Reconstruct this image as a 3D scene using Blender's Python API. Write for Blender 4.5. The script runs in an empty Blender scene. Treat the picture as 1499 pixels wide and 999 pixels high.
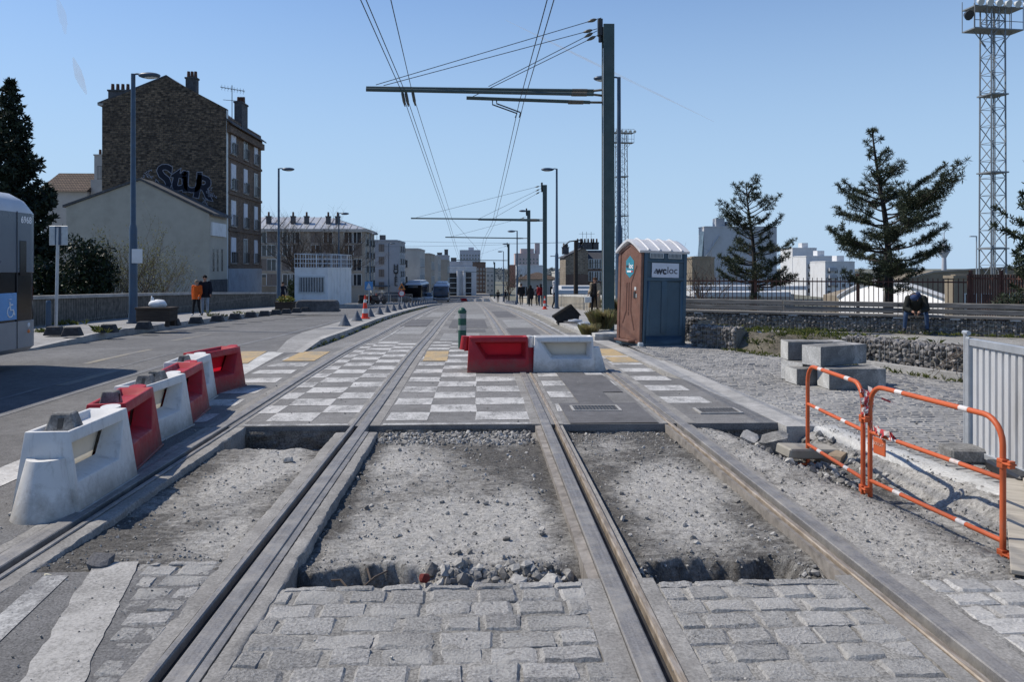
import bpy, bmesh, math, random
from mathutils import Vector, Matrix, noise as mnoise
rnd = random.Random(7)
R = math.radians
S = bpy.context.scene
COL = S.collection
PI = math.pi

# ------------------------------------------------------------------ camera geometry
F = 1180.0; CX = 749.5; HY = 392.0; EYE = 1.75
YAW = math.atan((CX-703.0)/F)
cw, sw = math.cos(YAW), math.sin(YAW)
def P(px, py, d):
    u = (px-CX)/F*d
    return Vector((sw*d+cw*u, cw*d-sw*u, EYE+(HY-py)/F*d))
_pr = [(-50,0),(12,0),(16,-.02),(23.3,-.19),(34,-.42),(47,-.78),(68,-1.5),(92,-2.46),(135,-4.05),(165,-5.0),(210,-5.7),(300,-6.0),(5000,-6.2)]
_m = []
for i in range(len(_pr)):
    if i == 0 or i == len(_pr)-1: _m.append(0.0); continue
    a = (_pr[i][1]-_pr[i-1][1])/(_pr[i][0]-_pr[i-1][0]); b = (_pr[i+1][1]-_pr[i][1])/(_pr[i+1][0]-_pr[i][0])
    _m.append(0.0 if a*b <= 0 else 2*a*b/(a+b))
def gz(y):
    if y <= _pr[0][0]: return 0.0
    for i in range(len(_pr)-1):
        x0,y0 = _pr[i]; x1,y1 = _pr[i+1]
        if y <= x1:
            h = x1-x0; t = (y-x0)/h
            return (2*t**3-3*t*t+1)*y0+(t**3-2*t*t+t)*h*_m[i]+(-2*t**3+3*t*t)*y1+(t**3-t*t)*h*_m[i+1]
    return _pr[-1][1]
def GP(px, py, off=0.0):
    lo, hi = 1.0, 1.0
    while hi < 900:
        hi = lo*1.03
        p = P(px, py, hi)
        if p.z < gz(p.y)+off: break
        lo = hi
    for _ in range(30):
        m = (lo+hi)/2; p = P(px, py, m)
        if p.z > gz(p.y)+off: lo = m
        else: hi = m
    return P(px, py, lo)
def xs(y):                                   # the tracks bend gently left beyond the crossing
    t = max(0.0, y-9.0)
    return -0.0118*t*t/(t+6.0) if t > 0 else 0.0
def lerp(a, b, t): return a+(b-a)*t
def pl(pts):                                 # piecewise-linear function
    def f(v):
        if v <= pts[0][0]: return pts[0][1]
        for i in range(len(pts)-1):
            if v <= pts[i+1][0]:
                return lerp(pts[i][1], pts[i+1][1], (v-pts[i][0])/(pts[i+1][0]-pts[i][0]))
        return pts[-1][1]
    return f
def fb(x, y, z=0.0, o=4): return mnoise.fractal(Vector((x, y, z)), 0.9, 2.1, o)
def nz(x, y, z=0.0): return mnoise.noise(Vector((x, y, z)))

# ------------------------------------------------------------------ mesh builder
class MB:
    def __init__(s): s.v = []; s.f = []; s.m = []
    def add(s, vs, fs, mi=0, M=None):
        o = len(s.v)
        s.v += [tuple(M @ Vector(v)) for v in vs] if M is not None else [tuple(v) for v in vs]
        s.f += [tuple(i+o for i in f) for f in fs]
        s.m += [mi]*len(fs)
        return s
    def box(s, a, b, mi=0, M=None):
        x0,y0,z0 = a; x1,y1,z1 = b
        return s.add([(x0,y0,z0),(x1,y0,z0),(x1,y1,z0),(x0,y1,z0),(x0,y0,z1),(x1,y0,z1),(x1,y1,z1),(x0,y1,z1)],
              [(0,3,2,1),(4,5,6,7),(0,1,5,4),(1,2,6,5),(2,3,7,6),(3,0,4,7)], mi, M)
    def hexa(s, bot, top, mi=0, M=None):
        return s.add(list(bot)+list(top), [(0,3,2,1),(4,5,6,7),(0,1,5,4),(1,2,6,5),(2,3,7,6),(3,0,4,7)], mi, M)
    def tube(s, pts, r, n=8, mi=0, M=None, caps=True):
        pts = [Vector(p) for p in pts]
        rs = r if isinstance(r, (list, tuple)) else [r]*len(pts)
        vs = []; up = None
        for i, p in enumerate(pts):
            t = (pts[min(i+1, len(pts)-1)]-pts[max(i-1, 0)])
            t = t.normalized() if t.length > 1e-9 else Vector((0,0,1))
            if up is None:
                a = Vector((0,0,1)) if abs(t.z) < .9 else Vector((0,1,0))
                up = (a-t*a.dot(t)).normalized()
            else:
                up = up-t*up.dot(t)
                up = up.normalized() if up.length > 1e-6 else t.orthogonal().normalized()
            w = t.cross(up)
            for k in range(n):
                an = 2*PI*(k+.5)/n
                vs.append(p+(up*math.cos(an)+w*math.sin(an))*rs[i])
        fs = []
        for i in range(len(pts)-1):
            for k in range(n):
                k2 = (k+1) % n
                fs.append((i*n+k, i*n+k2, (i+1)*n+k2, (i+1)*n+k))
        if caps:
            fs.append(tuple(range(n-1, -1, -1))); e = (len(pts)-1)*n
            fs.append(tuple(range(e, e+n)))
        return s.add(vs, fs, mi, M)
    def prism(s, poly, y0, y1, mi=0, M=None):    # poly in (x,z), counter-clockwise seen from -y
        n = len(poly)
        vs = [(x, y0, z) for x, z in poly]+[(x, y1, z) for x, z in poly]
        fs = [tuple(range(n)), tuple(range(2*n-1, n-1, -1))]
        for i in range(n):
            j = (i+1) % n
            fs.append((j, i, n+i, n+j))
        return s.add(vs, fs, mi, M)
    def prismz(s, poly, z0, z1, mi=0, M=None, tops=1.0):   # poly in (x,y) ccw
        n = len(poly)
        cx = sum(p[0] for p in poly)/n; cy = sum(p[1] for p in poly)/n
        vs = [(x, y, z0) for x, y in poly]+[(cx+(x-cx)*tops, cy+(y-cy)*tops, z1) for x, y in poly]
        fs = [tuple(range(n-1, -1, -1)), tuple(range(n, 2*n))]
        for i in range(n):
            j = (i+1) % n
            fs.append((i, j, n+j, n+i))
        return s.add(vs, fs, mi, M)
    def cyl(s, c, r0, r1, z0, z1, n=16, mi=0, M=None):
        return s.tube([(c[0], c[1], z0), (c[0], c[1], z1)], [r0, r1], n, mi, M)
    def ball(s, c, r, mi=0, M=None, n=10, m=7):
        rx, ry, rz = r if isinstance(r, (tuple, list)) else (r, r, r)
        vs = [(c[0], c[1], c[2]-rz)]
        for i in range(1, m):
            a = -PI/2+PI*i/m
            for k in range(n):
                b = 2*PI*k/n
                vs.append((c[0]+rx*math.cos(a)*math.cos(b), c[1]+ry*math.cos(a)*math.sin(b), c[2]+rz*math.sin(a)))
        vs.append((c[0], c[1], c[2]+rz)); fs = []
        for k in range(n): fs.append((0, 1+(k+1) % n, 1+k))
        for i in range(m-2):
            for k in range(n):
                a = 1+i*n; k2 = (k+1) % n
                fs.append((a+k, a+k2, a+n+k2, a+n+k))
        l = len(vs)-1; a = 1+(m-2)*n
        for k in range(n): fs.append((a+k, a+(k+1) % n, l))
        return s.add(vs, fs, mi, M)
    def quad(s, a, b, c, d, mi=0, M=None): return s.add([a, b, c, d], [(0,1,2,3)], mi, M)
    def grid(s, xs_, ys_, zf, mi=0):
        o = [(x, y, zf(x, y)) for y in ys_ for x in xs_]; nx = len(xs_); fs = []
        for j in range(len(ys_)-1):
            for i in range(nx-1):
                fs.append((j*nx+i, j*nx+i+1, (j+1)*nx+i+1, (j+1)*nx+i))
        return s.add(o, fs, mi)
    def mesh(s, ob):                              # append another mesh datablock
        return s
    def build(s, name, mats, parent=None, smooth=False, bevel=0, loc=None, rot=None, seg=1):
        me = bpy.data.meshes.new(name)
        me.from_pydata(s.v, [], s.f)
        if not isinstance(mats, (list, tuple)): mats = [mats]
        for m in mats: me.materials.append(m)
        if len(mats) > 1: me.polygons.foreach_set('material_index', s.m)
        if bevel:
            bm = bmesh.new(); bm.from_mesh(me)
            bmesh.ops.remove_doubles(bm, verts=bm.verts, dist=1e-5)
            es = [e for e in bm.edges if len(e.link_faces) == 2 and e.calc_face_angle(0) > R(28)]
            bmesh.ops.bevel(bm, geom=es, offset=bevel, segments=seg, affect='EDGES', profile=.5, clamp_overlap=True)
            bm.to_mesh(me); bm.free()
        if smooth is True: me.polygons.foreach_set('use_smooth', [True]*len(me.polygons))
        elif smooth:
            me.polygons.foreach_set('use_smooth', [True]*len(me.polygons))
            me.set_sharp_from_angle(angle=R(smooth))
        me.validate(); me.update()
        o = bpy.data.objects.new(name, me); COL.objects.link(o)
        if parent is not None: o.parent = parent
        if loc is not None: o.location = loc
        if rot is not None: o.rotation_euler = rot
        return o

def T(o, label=None, cat=None, group=None, kind=None):
    if label: o['label'] = label
    if cat: o['category'] = cat
    if group: o['group'] = group
    if kind: o['kind'] = kind
    return o
def E(name, loc, label, cat, group=None, rz=0.0, sc=None):
    o = bpy.data.objects.new(name, None); COL.objects.link(o)
    o.empty_display_size = .2
    o.location = loc; o.rotation_euler = (0, 0, rz)
    if sc: o.scale = (sc, sc, sc)
    return T(o, label, cat, group)
def dup(root, loc, rz=None, label=None, group=None):
    def rec(o, par):
        c = o.copy(); COL.objects.link(c)
        if par is not None: c.parent = par
        for ch in list(o.children): rec(ch, c)
        return c
    r = rec(root, None); r.location = loc
    if rz is not None: r.rotation_euler = (0, 0, rz)
    if label: r['label'] = label
    if group: r['group'] = group
    return r
def struct(mb, name, mats, smooth=False): return T(mb.build(name, mats, smooth=smooth), kind='structure')
def RZ(a): return Matrix.Rotation(a, 4, 'Z')
def TR(x, y, z): return Matrix.Translation((x, y, z))
def text_mesh(body, size, extrude=.004, offset=0.0, mi=0, M=None, mb=None, bold=False, shear=0):
    cu = bpy.data.curves.new('lettering', 'FONT'); cu.body = body; cu.size = size; cu.extrude = extrude
    cu.offset = offset; cu.align_x = 'CENTER'; cu.align_y = 'CENTER'; cu.resolution_u = 3; cu.shear = shear
    o = bpy.data.objects.new('lettering', cu); COL.objects.link(o)
    dg = bpy.context.evaluated_depsgraph_get()
    me = bpy.data.meshes.new_from_object(o.evaluated_get(dg))
    mb.add([v.co.copy() for v in me.vertices], [tuple(p.vertices) for p in me.polygons], mi, M)
    bpy.data.objects.remove(o); bpy.data.curves.remove(cu); bpy.data.meshes.remove(me)
FACE_Y = Matrix.Rotation(PI/2, 4, 'X')                      # upright text that faces -y

# ------------------------------------------------------------------ materials
MATS = {}
class NT:
    def __init__(s, name):
        m = bpy.data.materials.new(name); m.use_nodes = True
        s.m = m; s.t = m.node_tree; s.t.nodes.clear()
        s.out = s.t.nodes.new('ShaderNodeOutputMaterial'); s.b = s.t.nodes.new('ShaderNodeBsdfPrincipled')
        s.t.links.new(s.b.outputs[0], s.out.inputs[0]); MATS[name] = m
    def n(s, ty, **k):
        o = s.t.nodes.new('ShaderNode'+ty)
        for a, b in k.items(): setattr(o, a, b)
        return o
    def l(s, a, b): s.t.links.new(a, b)
    def co(s, kind='Object', scale=(1,1,1)):
        tc = s.n('TexCoord'); mp = s.n('Mapping'); mp.inputs['Scale'].default_value = scale
        s.l(tc.outputs[kind], mp.inputs[0]); return mp.outputs[0]
    def noise(s, vec, scale, detail=6, rough=.6, dist=0):
        o = s.n('TexNoise'); o.inputs['Scale'].default_value = scale; o.inputs['Detail'].default_value = detail
        o.inputs['Roughness'].default_value = rough; o.inputs['Distortion'].default_value = dist
        if vec is not None: s.l(vec, o.inputs['Vector'])
        return o.outputs['Fac']
    def ramp(s, fac, stops):
        o = s.n('ValToRGB'); e = o.color_ramp.elements
        while len(e) < len(stops): e.new(.5)
        for i, (p, c) in enumerate(stops):
            e[i].position = p
            if not isinstance(c, (tuple, list)): c = (c, c, c)
            e[i].color = (c[0], c[1], c[2], 1)
        s.l(fac, o.inputs[0]); return o.outputs[0]
    def mix(s, a, b, fac, mode='MIX'):
        o = s.n('MixRGB', blend_type=mode)
        for v, i in ((fac, 0), (a, 1), (b, 2)):
            if hasattr(v, 'is_output') or hasattr(v, 'links'): s.l(v, o.inputs[i])
            elif i == 0: o.inputs[0].default_value = v
            else:
                if not isinstance(v, (tuple, list)): v = (v, v, v)
                o.inputs[i].default_value = (v[0], v[1], v[2], 1)
        return o.outputs[0]
    def bump(s, h, strength=.3, dist=.01, prev=None):
        o = s.n('Bump'); o.inputs['Strength'].default_value = strength; o.inputs['Distance'].default_value = dist
        s.l(h, o.inputs['Height'])
        if prev is not None: s.l(prev, o.inputs['Normal'])
        return o.outputs[0]
    def island(s): return s.n('NewGeometry').outputs['Random Per Island']
    def set(s, col=None, rough=None, nrm=None, metal=None, spec=None):
        if col is not None:
            if isinstance(col, (tuple, list)): s.b.inputs['Base Color'].default_value = (*col, 1)
            else: s.l(col, s.b.inputs['Base Color'])
        if rough is not None:
            if isinstance(rough, (int, float)): s.b.inputs['Roughness'].default_value = rough
            else: s.l(rough, s.b.inputs['Roughness'])
        if nrm is not None: s.l(nrm, s.b.inputs['Normal'])
        if metal is not None: s.b.inputs['Metallic'].default_value = metal
        if spec is not None: s.b.inputs['Specular IOR Level'].default_value = spec
        return s.m
def mul(c, k): return tuple(min(1, x*k) for x in c)
def pm(name, c, var=.25, scale=6, rough=.7, bump=.15, bscale=None, metal=0, spec=.4, dist=.005, dirt=None, dscale=1.5, stretch=(1,1,1)):
    """painted / plain surface: colour varied by noise, dirt stains, fine bump"""
    n = NT(name); v = n.co(scale=stretch)
    col = n.ramp(n.noise(v, scale), [(.3, mul(c, 1-var)), (.7, mul(c, 1+var))])
    if dirt is not None:
        f = n.ramp(n.noise(v, dscale, 8, .7), [(.48, 0), (.72, .75)])
        col = n.mix(col, dirt, f)
    nb = n.bump(n.noise(v, bscale or scale*6, 4), bump, dist) if bump else None
    rr = n.ramp(n.noise(v, scale*.7), [(.3, max(0, rough-.1)), (.7, min(1, rough+.1))])
    return n.set(col, rr, nb, metal, spec)
def groundmat(name, c, fine=90, fv=.45, big=.7, bv=.25, stain=None, sscale=.5, bump=.5, bd=.006, rough=.9, st=(.5,.7), mid=8, mv=.15):
    n = NT(name); v = n.co()
    f = n.ramp(n.noise(v, fine, 3, .7), [(.32, mul(c, 1-fv)), (.68, mul(c, 1+fv))])
    b = n.ramp(n.noise(v, big, 6, .65), [(.3, 1-bv), (.7, 1+bv)])
    m_ = n.ramp(n.noise(v, mid, 5, .6), [(.3, 1-mv), (.7, 1+mv)])
    col = n.mix(n.mix(f, b, 1.0, 'MULTIPLY'), m_, 1.0, 'MULTIPLY')
    if stain is not None:
        k = n.ramp(n.noise(v, sscale, 9, .72, .6), [(st[0], 0), (st[1], 1)])
        kk = n.mix(k, n.ramp(n.noise(v, fine*.5, 3), [(.35, .35), (.6, 1)]), 1.0, 'MULTIPLY')
        col = n.mix(col, stain, kk)
    nb = n.bump(n.noise(v, fine, 4, .7), bump, bd)
    nb = n.bump(n.noise(v, mid, 5, .7), .4, .02, nb)
    return n.set(col, rough, nb, 0, .25)
def islandmat(name, stops, fine=40, fv=.35, bump=.5, bd=.006, rough=.9, dust=None, dscale=.9, spec=.25, dt=(.45,.65)):
    n = NT(name); v = n.co()
    a = n.ramp(n.island(), stops)
    f = n.ramp(n.noise(v, fine, 5, .7), [(.3, 1-fv), (.7, 1+fv)])
    col = n.mix(a, f, 1.0, 'MULTIPLY')
    if dust is not None:
        col = n.mix(col, dust, n.ramp(n.noise(v, dscale, 8, .7), [(dt[0], 0), (dt[1], .8)]))
    nb = n.bump(n.noise(v, fine, 6, .7), bump, bd)
    return n.set(col, rough, nb, 0, spec)
def brickmat(name, c1, c2, mortar, sc=1.0, bw=.22, bh=.075, ms=.012, var=.5, rough=.9, bump=.4, stain=(.02,.018,.016)):
    n = NT(name); tc = n.n('TexCoord'); sp = n.n('SeparateXYZ'); n.l(tc.outputs['Object'], sp.inputs[0])
    ad = n.n('Math', operation='ADD'); n.l(sp.outputs[0], ad.inputs[0]); n.l(sp.outputs[1], ad.inputs[1])
    cb = n.n('CombineXYZ'); n.l(ad.outputs[0], cb.inputs[0]); n.l(sp.outputs[2], cb.inputs[1])
    nzv = n.n('TexNoise'); nzv.inputs['Scale'].default_value = 3.0; n.l(cb.outputs[0], nzv.inputs['Vector'])
    wob = n.n('VectorMath', operation='MULTIPLY_ADD'); n.l(nzv.outputs['Color'], wob.inputs[0]); wob.inputs[1].default_value = (.05,.05,0); n.l(cb.outputs[0], wob.inputs[2])
    b = n.n('TexBrick'); n.l(wob.outputs[0], b.inputs['Vector'])
    b.inputs['Color1'].default_value = (*c1, 1); b.inputs['Color2'].default_value = (*c2, 1); b.inputs['Mortar'].default_value = (*mortar, 1)
    b.inputs['Scale'].default_value = sc; b.inputs['Brick Width'].default_value = bw; b.inputs['Row Height'].default_value = bh
    b.inputs['Mortar Size'].default_value = ms; b.inputs['Mortar Smooth'].default_value = .3; b.inputs['Bias'].default_value = 0
    v = tc.outputs['Object']
    col = n.mix(b.outputs['Color'], n.ramp(n.noise(v, 5, 6, .7), [(.3, 1-var), (.7, 1+var)]), 1.0, 'MULTIPLY')
    col = n.mix(col, stain, n.ramp(n.noise(v, .5, 8, .7), [(.45, 0), (.75, .6)]))
    nb = n.bump(b.outputs['Fac'], -bump, .02)
    return n.set(col, rough, nb, 0, .2)
def leafmat(name, stops, rough=.6, trans=.25):
    n = NT(name); col = n.ramp(n.island(), stops)
    n.set(col, rough, None, 0, .25)
    tr = n.n('BsdfTranslucent'); n.l(col, tr.inputs[0])
    mx = n.n('MixShader'); mx.inputs[0].default_value = trans
    n.l(n.b.outputs[0], mx.inputs[1]); n.l(tr.outputs[0], mx.inputs[2]); n.l(mx.outputs[0], n.out.inputs[0])
    return n.m
def plastic(name, c, trans=.0, scuff=(.3,.28,.25), rough=.45, mud=None):
    n = NT(name); v = n.co()
    col = n.ramp(n.noise(v, 3, 5), [(.3, mul(c, .88)), (.7, mul(c, 1.05))])
    k = n.ramp(n.noise(v, 5, 10, .78, .8), [(.52, 0), (.70, .55)])
    col = n.mix(col, scuff, k)
    col = n.mix(col, scuff, n.ramp(n.noise(v, 34, 6, .8), [(.60, 0), (.74, .6)]))
    if mud:                                             # grime that gathers towards the foot, and drip streaks
        sp = n.n('SeparateXYZ'); tcx = n.n('TexCoord'); n.l(tcx.outputs['Object'], sp.inputs[0])
        gz_ = n.n('MapRange'); n.l(sp.outputs[2], gz_.inputs[0]); gz_.inputs[1].default_value = 0; gz_.inputs[2].default_value = .38; gz_.inputs[3].default_value = 1; gz_.inputs[4].default_value = 0
        k2 = n.mix(gz_.outputs[0], n.noise(v, 7, 8, .75), .62); col = n.mix(col, mud, n.ramp(k2, [(.46, 0), (.70, .8)]))
        k3 = n.noise(n.co(scale=(14,14,1.2)), 2.2, 5, .7); col = n.mix(col, mud, n.ramp(k3, [(.56, 0), (.72, .38)]))
    rr = n.ramp(n.noise(v, 9, 6), [(.3, rough-.1), (.7, rough+.2)])
    n.set(col, rr, n.bump(n.noise(v, 14, 5), .12, .01), 0, .4)
    if trans:
        tr = n.n('BsdfTranslucent'); n.l(col, tr.inputs[0])
        mx = n.n('MixShader'); mx.inputs[0].default_value = trans
        n.l(n.b.outputs[0], mx.inputs[1]); n.l(tr.outputs[0], mx.inputs[2]); n.l(mx.outputs[0], n.out.inputs[0])
    return n.m
def glassmat(name, c=(.02,.025,.03), rough=.08):
    n = NT(name); v = n.co()
    col = n.ramp(n.noise(v, 1.3, 3), [(.3, mul(c, .6)), (.7, mul(c, 1.6))])
    return n.set(col, rough, None, 0, .6)
def paintmat(name, paint, under, lo=.42, hi=.56, fine=55, rough=.8):
    n = NT(name); v = n.co()
    a = n.noise(v, fine, 4, .75); b = n.noise(n.co(scale=(1,.45,1)), 2.8, 7, .75)
    s_ = n.mix(a, b, .55)
    k = n.ramp(s_, [(lo, 0), (hi, 1)])
    pc = n.ramp(n.noise(v, 9, 5), [(.3, mul(paint, .82)), (.7, mul(paint, 1.08))])
    uc = n.ramp(n.noise(v, 90, 3), [(.3, mul(under, .6)), (.7, mul(under, 1.4))])
    return n.set(n.mix(uc, pc, k), rough, n.bump(n.noise(v, 90, 4), .4, .004), 0, .25)

# palette
ASPH = groundmat('asphalt', (.128,.127,.126), 70, .5, .5, .22, stain=(.25,.25,.245), sscale=.35, st=(.55,.8), bump=.6, bd=.008)
ASPH_T = groundmat('track_asphalt', (.170,.167,.163), 80, .45, .6, .25, stain=(.28,.28,.275), sscale=.5, st=(.5,.75), bump=.6, bd=.008)
ASPH_D = groundmat('dark_asphalt', (.112,.111,.114), 80, .4, .9, .2, stain=(.17,.17,.17), sscale=1.2, st=(.55,.8))
ASPH_P = groundmat('pale_asphalt', (.235,.235,.232), 70, .35, .8, .2, stain=(.13,.13,.13), sscale=.9, st=(.55,.75))
PAVE = groundmat('pavement_asphalt', (.25,.246,.238), 70, .35, .6, .2, stain=(.33,.33,.32), sscale=.8)
CONC = groundmat('concrete', (.34,.333,.318), 60, .2, 1.2, .22, stain=(.17,.17,.165), sscale=1.4, st=(.5,.72), bump=.3, bd=.004)
CONC_L = groundmat('pale_concrete', (.46,.46,.445), 50, .25, 1.6, .2, stain=(.26,.255,.24), sscale=2.0, st=(.48,.7), bump=.6, bd=.008)
CONC_D = groundmat('dark_concrete', (.085,.086,.09), 60, .35, 2.0, .3, stain=(.17,.17,.165), sscale=3, st=(.55,.75))
BLOCK = groundmat('block_concrete', (.18,.178,.172), 60, .35, 2.0, .3, stain=(.45,.44,.42), sscale=2.2, st=(.54,.66), mid=7, mv=.25)
RUBBLE = groundmat('rubble', (.27,.26,.24), 75, .6, 1.3, .4, stain=(.62,.60,.56), sscale=1.1, bump=1.0, bd=.014, st=(.47,.59), mid=16, mv=.38)
RUBBLE_D = groundmat('dark_rubble', (.19,.183,.17), 70, .55, 1.0, .38, stain=(.58,.565,.53), sscale=.75, bump=1.0, bd=.014, st=(.47,.62), mid=14, mv=.35)
DIRT = groundmat('dirt', (.20,.19,.165), 60, .45, 1.0, .3, stain=(.30,.29,.27), sscale=1.2, bump=.9, bd=.012)
LAND = groundmat('land', (.12,.125,.10), 10, .4, .05, .3, stain=(.2,.19,.17), sscale=.1)
SETT = islandmat('granite_sett', [(0,(.25,.245,.235)),(.5,(.30,.294,.28)),(1,(.36,.352,.338))], 70, .6, 1.0, .016, dust=(.46,.45,.425), dscale=1.3, dt=(.47,.66))
SETT_W = islandmat('dusty_sett', [(0,(.30,.295,.285)),(.5,(.36,.354,.34)),(1,(.42,.413,.397))], 60, .4, .9, .012, dust=(.55,.54,.515), dscale=1.6)
SETT_S = islandmat('small_sett', [(0,(.19,.186,.18)),(.5,(.22,.216,.208)),(1,(.265,.26,.25))], 60, .25, .5, .006, dust=(.34,.333,.318), dscale=.7)
STONE = islandmat('broken_stone', [(0,(.15,.144,.134)),(.5,(.27,.262,.246)),(1,(.42,.41,.385))], 30, .35, .8, .01)
GABST = islandmat('gabion_stone', [(0,(.07,.067,.063)),(.5,(.15,.142,.135)),(1,(.29,.275,.26))], 25, .35, .8, .01)
MORTAR = groundmat('joint_dirt', (.22,.214,.20), 80, .55, 3, .35, bump=.9)
def rubblemat():
    n = NT('broken_track_bed'); v = n.co()
    at = n.n('Attribute'); at.attribute_name = 'dust'
    dk = n.ramp(n.noise(v, 70, 4, .75), [(.3, (.05,.047,.043)), (.7, (.175,.168,.156))])
    lt = n.ramp(n.noise(v, 60, 5, .75), [(.3, (.27,.262,.244)), (.7, (.52,.507,.477))])
    st = n.noise(n.co(scale=(1.2,6,1)), 3.2, 8, .75, .5); a = n.noise(v, 9, 8, .75, .4)
    s1 = n.mix(st, a, .45); s2 = n.mix(s1, at.outputs['Fac'], .40)
    k = n.ramp(s2, [(.42, 0), (.49, .5), (.57, 1)])
    col = n.mix(n.mix(dk, lt, k), n.ramp(n.noise(v, 26, 7, .75), [(.32, .55), (.5, 1.0), (.68, 1.3)]), 1.0, 'MULTIPLY')
    col = n.mix(col, (.045,.042,.038), n.ramp(n.noise(v, 42, 3, .6), [(.63, 0), (.70, .8)]))
    nb = n.bump(n.noise(v, 75, 5, .75), 1.0, .014); nb = n.bump(n.noise(v, 17, 6, .7), .6, .025, nb)
    return n.set(col, .95, nb, 0, .15)
RUBM = rubblemat()
def railmat():
    n = NT('rail_steel'); v = n.co(); s_ = n.co(scale=(14,.25,1))
    a = n.ramp(n.noise(v, 90, 5, .75), [(.3, (.115,.112,.112)), (.7, (.235,.228,.222))])
    col = n.mix(a, n.ramp(n.noise(s_, 4, 6, .6), [(.3, .72), (.7, 1.25)]), 1.0, 'MULTIPLY')
    col = n.mix(col, (.31,.295,.27), n.ramp(n.noise(v, 3.5, 9, .75), [(.46, 0), (.66, .75)]))
    return n.set(col, n.ramp(n.noise(v, 20, 5), [(.3, .42), (.7, .8)]), n.bump(n.noise(v, 60, 4), .3, .004), .15, .4)
STEEL = railmat()
STEEL_G = pm('worn_rail_lip', (.30,.245,.185), .4, 8, .55, .3, 40, .4, .4, dirt=(.40,.38,.35), dscale=8, stretch=(6,.7,1))
STEEL_D = pm('rail_groove', (.02,.02,.022), .3, 20, .8, .3)  # near black: the deep shadow in the groove is put into the colour
RAIL_SIDE = pm('rail_web_rust', (.19,.172,.152), .4, 10, .85, .5, dirt=(.32,.30,.275), dscale=4)
BED = groundmat('rail_bedding', (.235,.228,.215), 60, .3, 2.2, .25, stain=(.19,.18,.17), sscale=2.5, st=(.5,.68), bump=.6, bd=.006)
WPAINT = paintmat('worn_white_paint', (.50,.495,.48), (.17,.168,.164), .42, .53)
WPAINT2 = paintmat('very_worn_white_paint', (.50,.50,.485), (.17,.17,.17), .44, .60)
YPAINT = paintmat('worn_yellow_paint', (.44,.32,.165), (.24,.22,.18), .40, .54)
YPAINT2 = paintmat('faded_yellow_paint', (.34,.29,.19), (.17,.168,.165), .46, .62)
PL_W = plastic('white_plastic', (.64,.635,.615), 0, (.33,.31,.28), .5, (.27,.25,.22))
PL_R = plastic('red_plastic', (.36,.012,.02), 0, (.13,.03,.03), .5, (.16,.07,.06))
PL_WT = plastic('glowing_white_plastic', (.62,.58,.49), .4, (.5,.46,.38))  # yellower than the shell: sunlight coming through is put into the colour
PL_RT = plastic('glowing_red_plastic', (.62,.012,.03), .6, (.4,.02,.03))  # brighter red than the shell: the backlit glow is put into the colour
ORANGE = plastic('orange_paint', (.50,.10,.03), 0, (.34,.15,.09), .5)
BANDW = pm('reflective_white', (.60,.57,.55), .12, 20, .5, .05, dirt=(.42,.26,.2), dscale=14)
BANDR = pm('tape_red', (.45,.05,.06), .2, 20, .5, .05)
GALV = pm('galvanised_steel', (.40,.425,.45), .12, 9, .42, .1, 60, .35, .5, dirt=(.30,.31,.32), dscale=4)
SHEET = pm('grey_sheet', (.52,.53,.54), .08, 4, .5, .06, 40, .15, .45, dirt=(.33,.32,.30), dscale=2.2, stretch=(1,1,.25))
LAMPB = pm('blue_post_paint', (.038,.072,.12), .15, 5, .45, .08, dirt=(.08,.09,.10))
POLEG = pm('green_post_paint', (.045,.075,.075), .15, 4, .5, .08, dirt=(.07,.08,.08))
SHEEN = pm('light_grey_paint', (.5,.53,.53), .08, 4, .5, .05)
DARKM = pm('dark_metal', (.03,.033,.037), .25, 8, .5, .1)
WIRE = pm('wire', (.03,.032,.036), .1, 8, .6, 0)
INSUL = pm('insulator', (.10,.09,.07), .2, 8, .5, 0)
WHITE = pm('white_paint', (.66,.68,.69), .06, 3, .6, .05, dirt=(.42,.42,.41))
BLACKP = pm('black_plastic', (.018,.018,.02), .2, 8, .45, .1)
GLASS = glassmat('window_glass')
GLASS_B = glassmat('blue_window_glass', (.05,.075,.10), .06)
WC_B = pm('toilet_blue', (.058,.098,.13), .12, 3, .5, .12, 30, 0, .35, dirt=(.07,.105,.13), dscale=2)
WC_BR = pm('toilet_brown', (.155,.078,.056), .18, 5, .5, .12, 30, 0, .35, dirt=(.21,.125,.095), dscale=4)
WC_BD = pm('toilet_dark_brown', (.07,.03,.022), .15, 5, .5, .1)
WC_W = plastic('toilet_roof_white', (.72,.73,.75), .25, (.5,.5,.48))
LOGO_T = pm('sign_teal', (.04,.22,.30), .1, 6, .4, 0)
LETTER = pm('dark_lettering', (.035,.035,.05), .1, 6, .5, 0)
LETTER_W = pm('white_lettering', (.75,.78,.8), .05, 6, .5, 0)
SIGNW = pm('sign_white', (.60,.62,.68), .05, 6, .4, 0)
WOODG = pm('grey_timber', (.185,.176,.163), .4, 4, .9, .6, 20, 0, .15, dirt=(.09,.085,.08), dscale=3, stretch=(.5,4,4))
PLANK = pm('pale_plank', (.36,.33,.28), .2, 4, .85, .5, 20, 0, .2, dirt=(.23,.21,.18), dscale=3, stretch=(5,.6,2))
WOODD = pm('dark_timber', (.055,.045,.038), .3, 5, .9, .5, 20, 0, .15, stretch=(.6,.6,5))
CORTEN = pm('dark_planter', (.02,.02,.021), .4, 6, .9, .5, dirt=(.045,.043,.04), dscale=4)
RUST = pm('rusty_fence_paint', (.10,.048,.038), .3, 5, .75, .2)
NEEDLE = leafmat('pine_needles', [(0,(.014,.022,.013)),(.5,(.032,.046,.026)),(1,(.075,.09,.05))], .6, .2)
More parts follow.
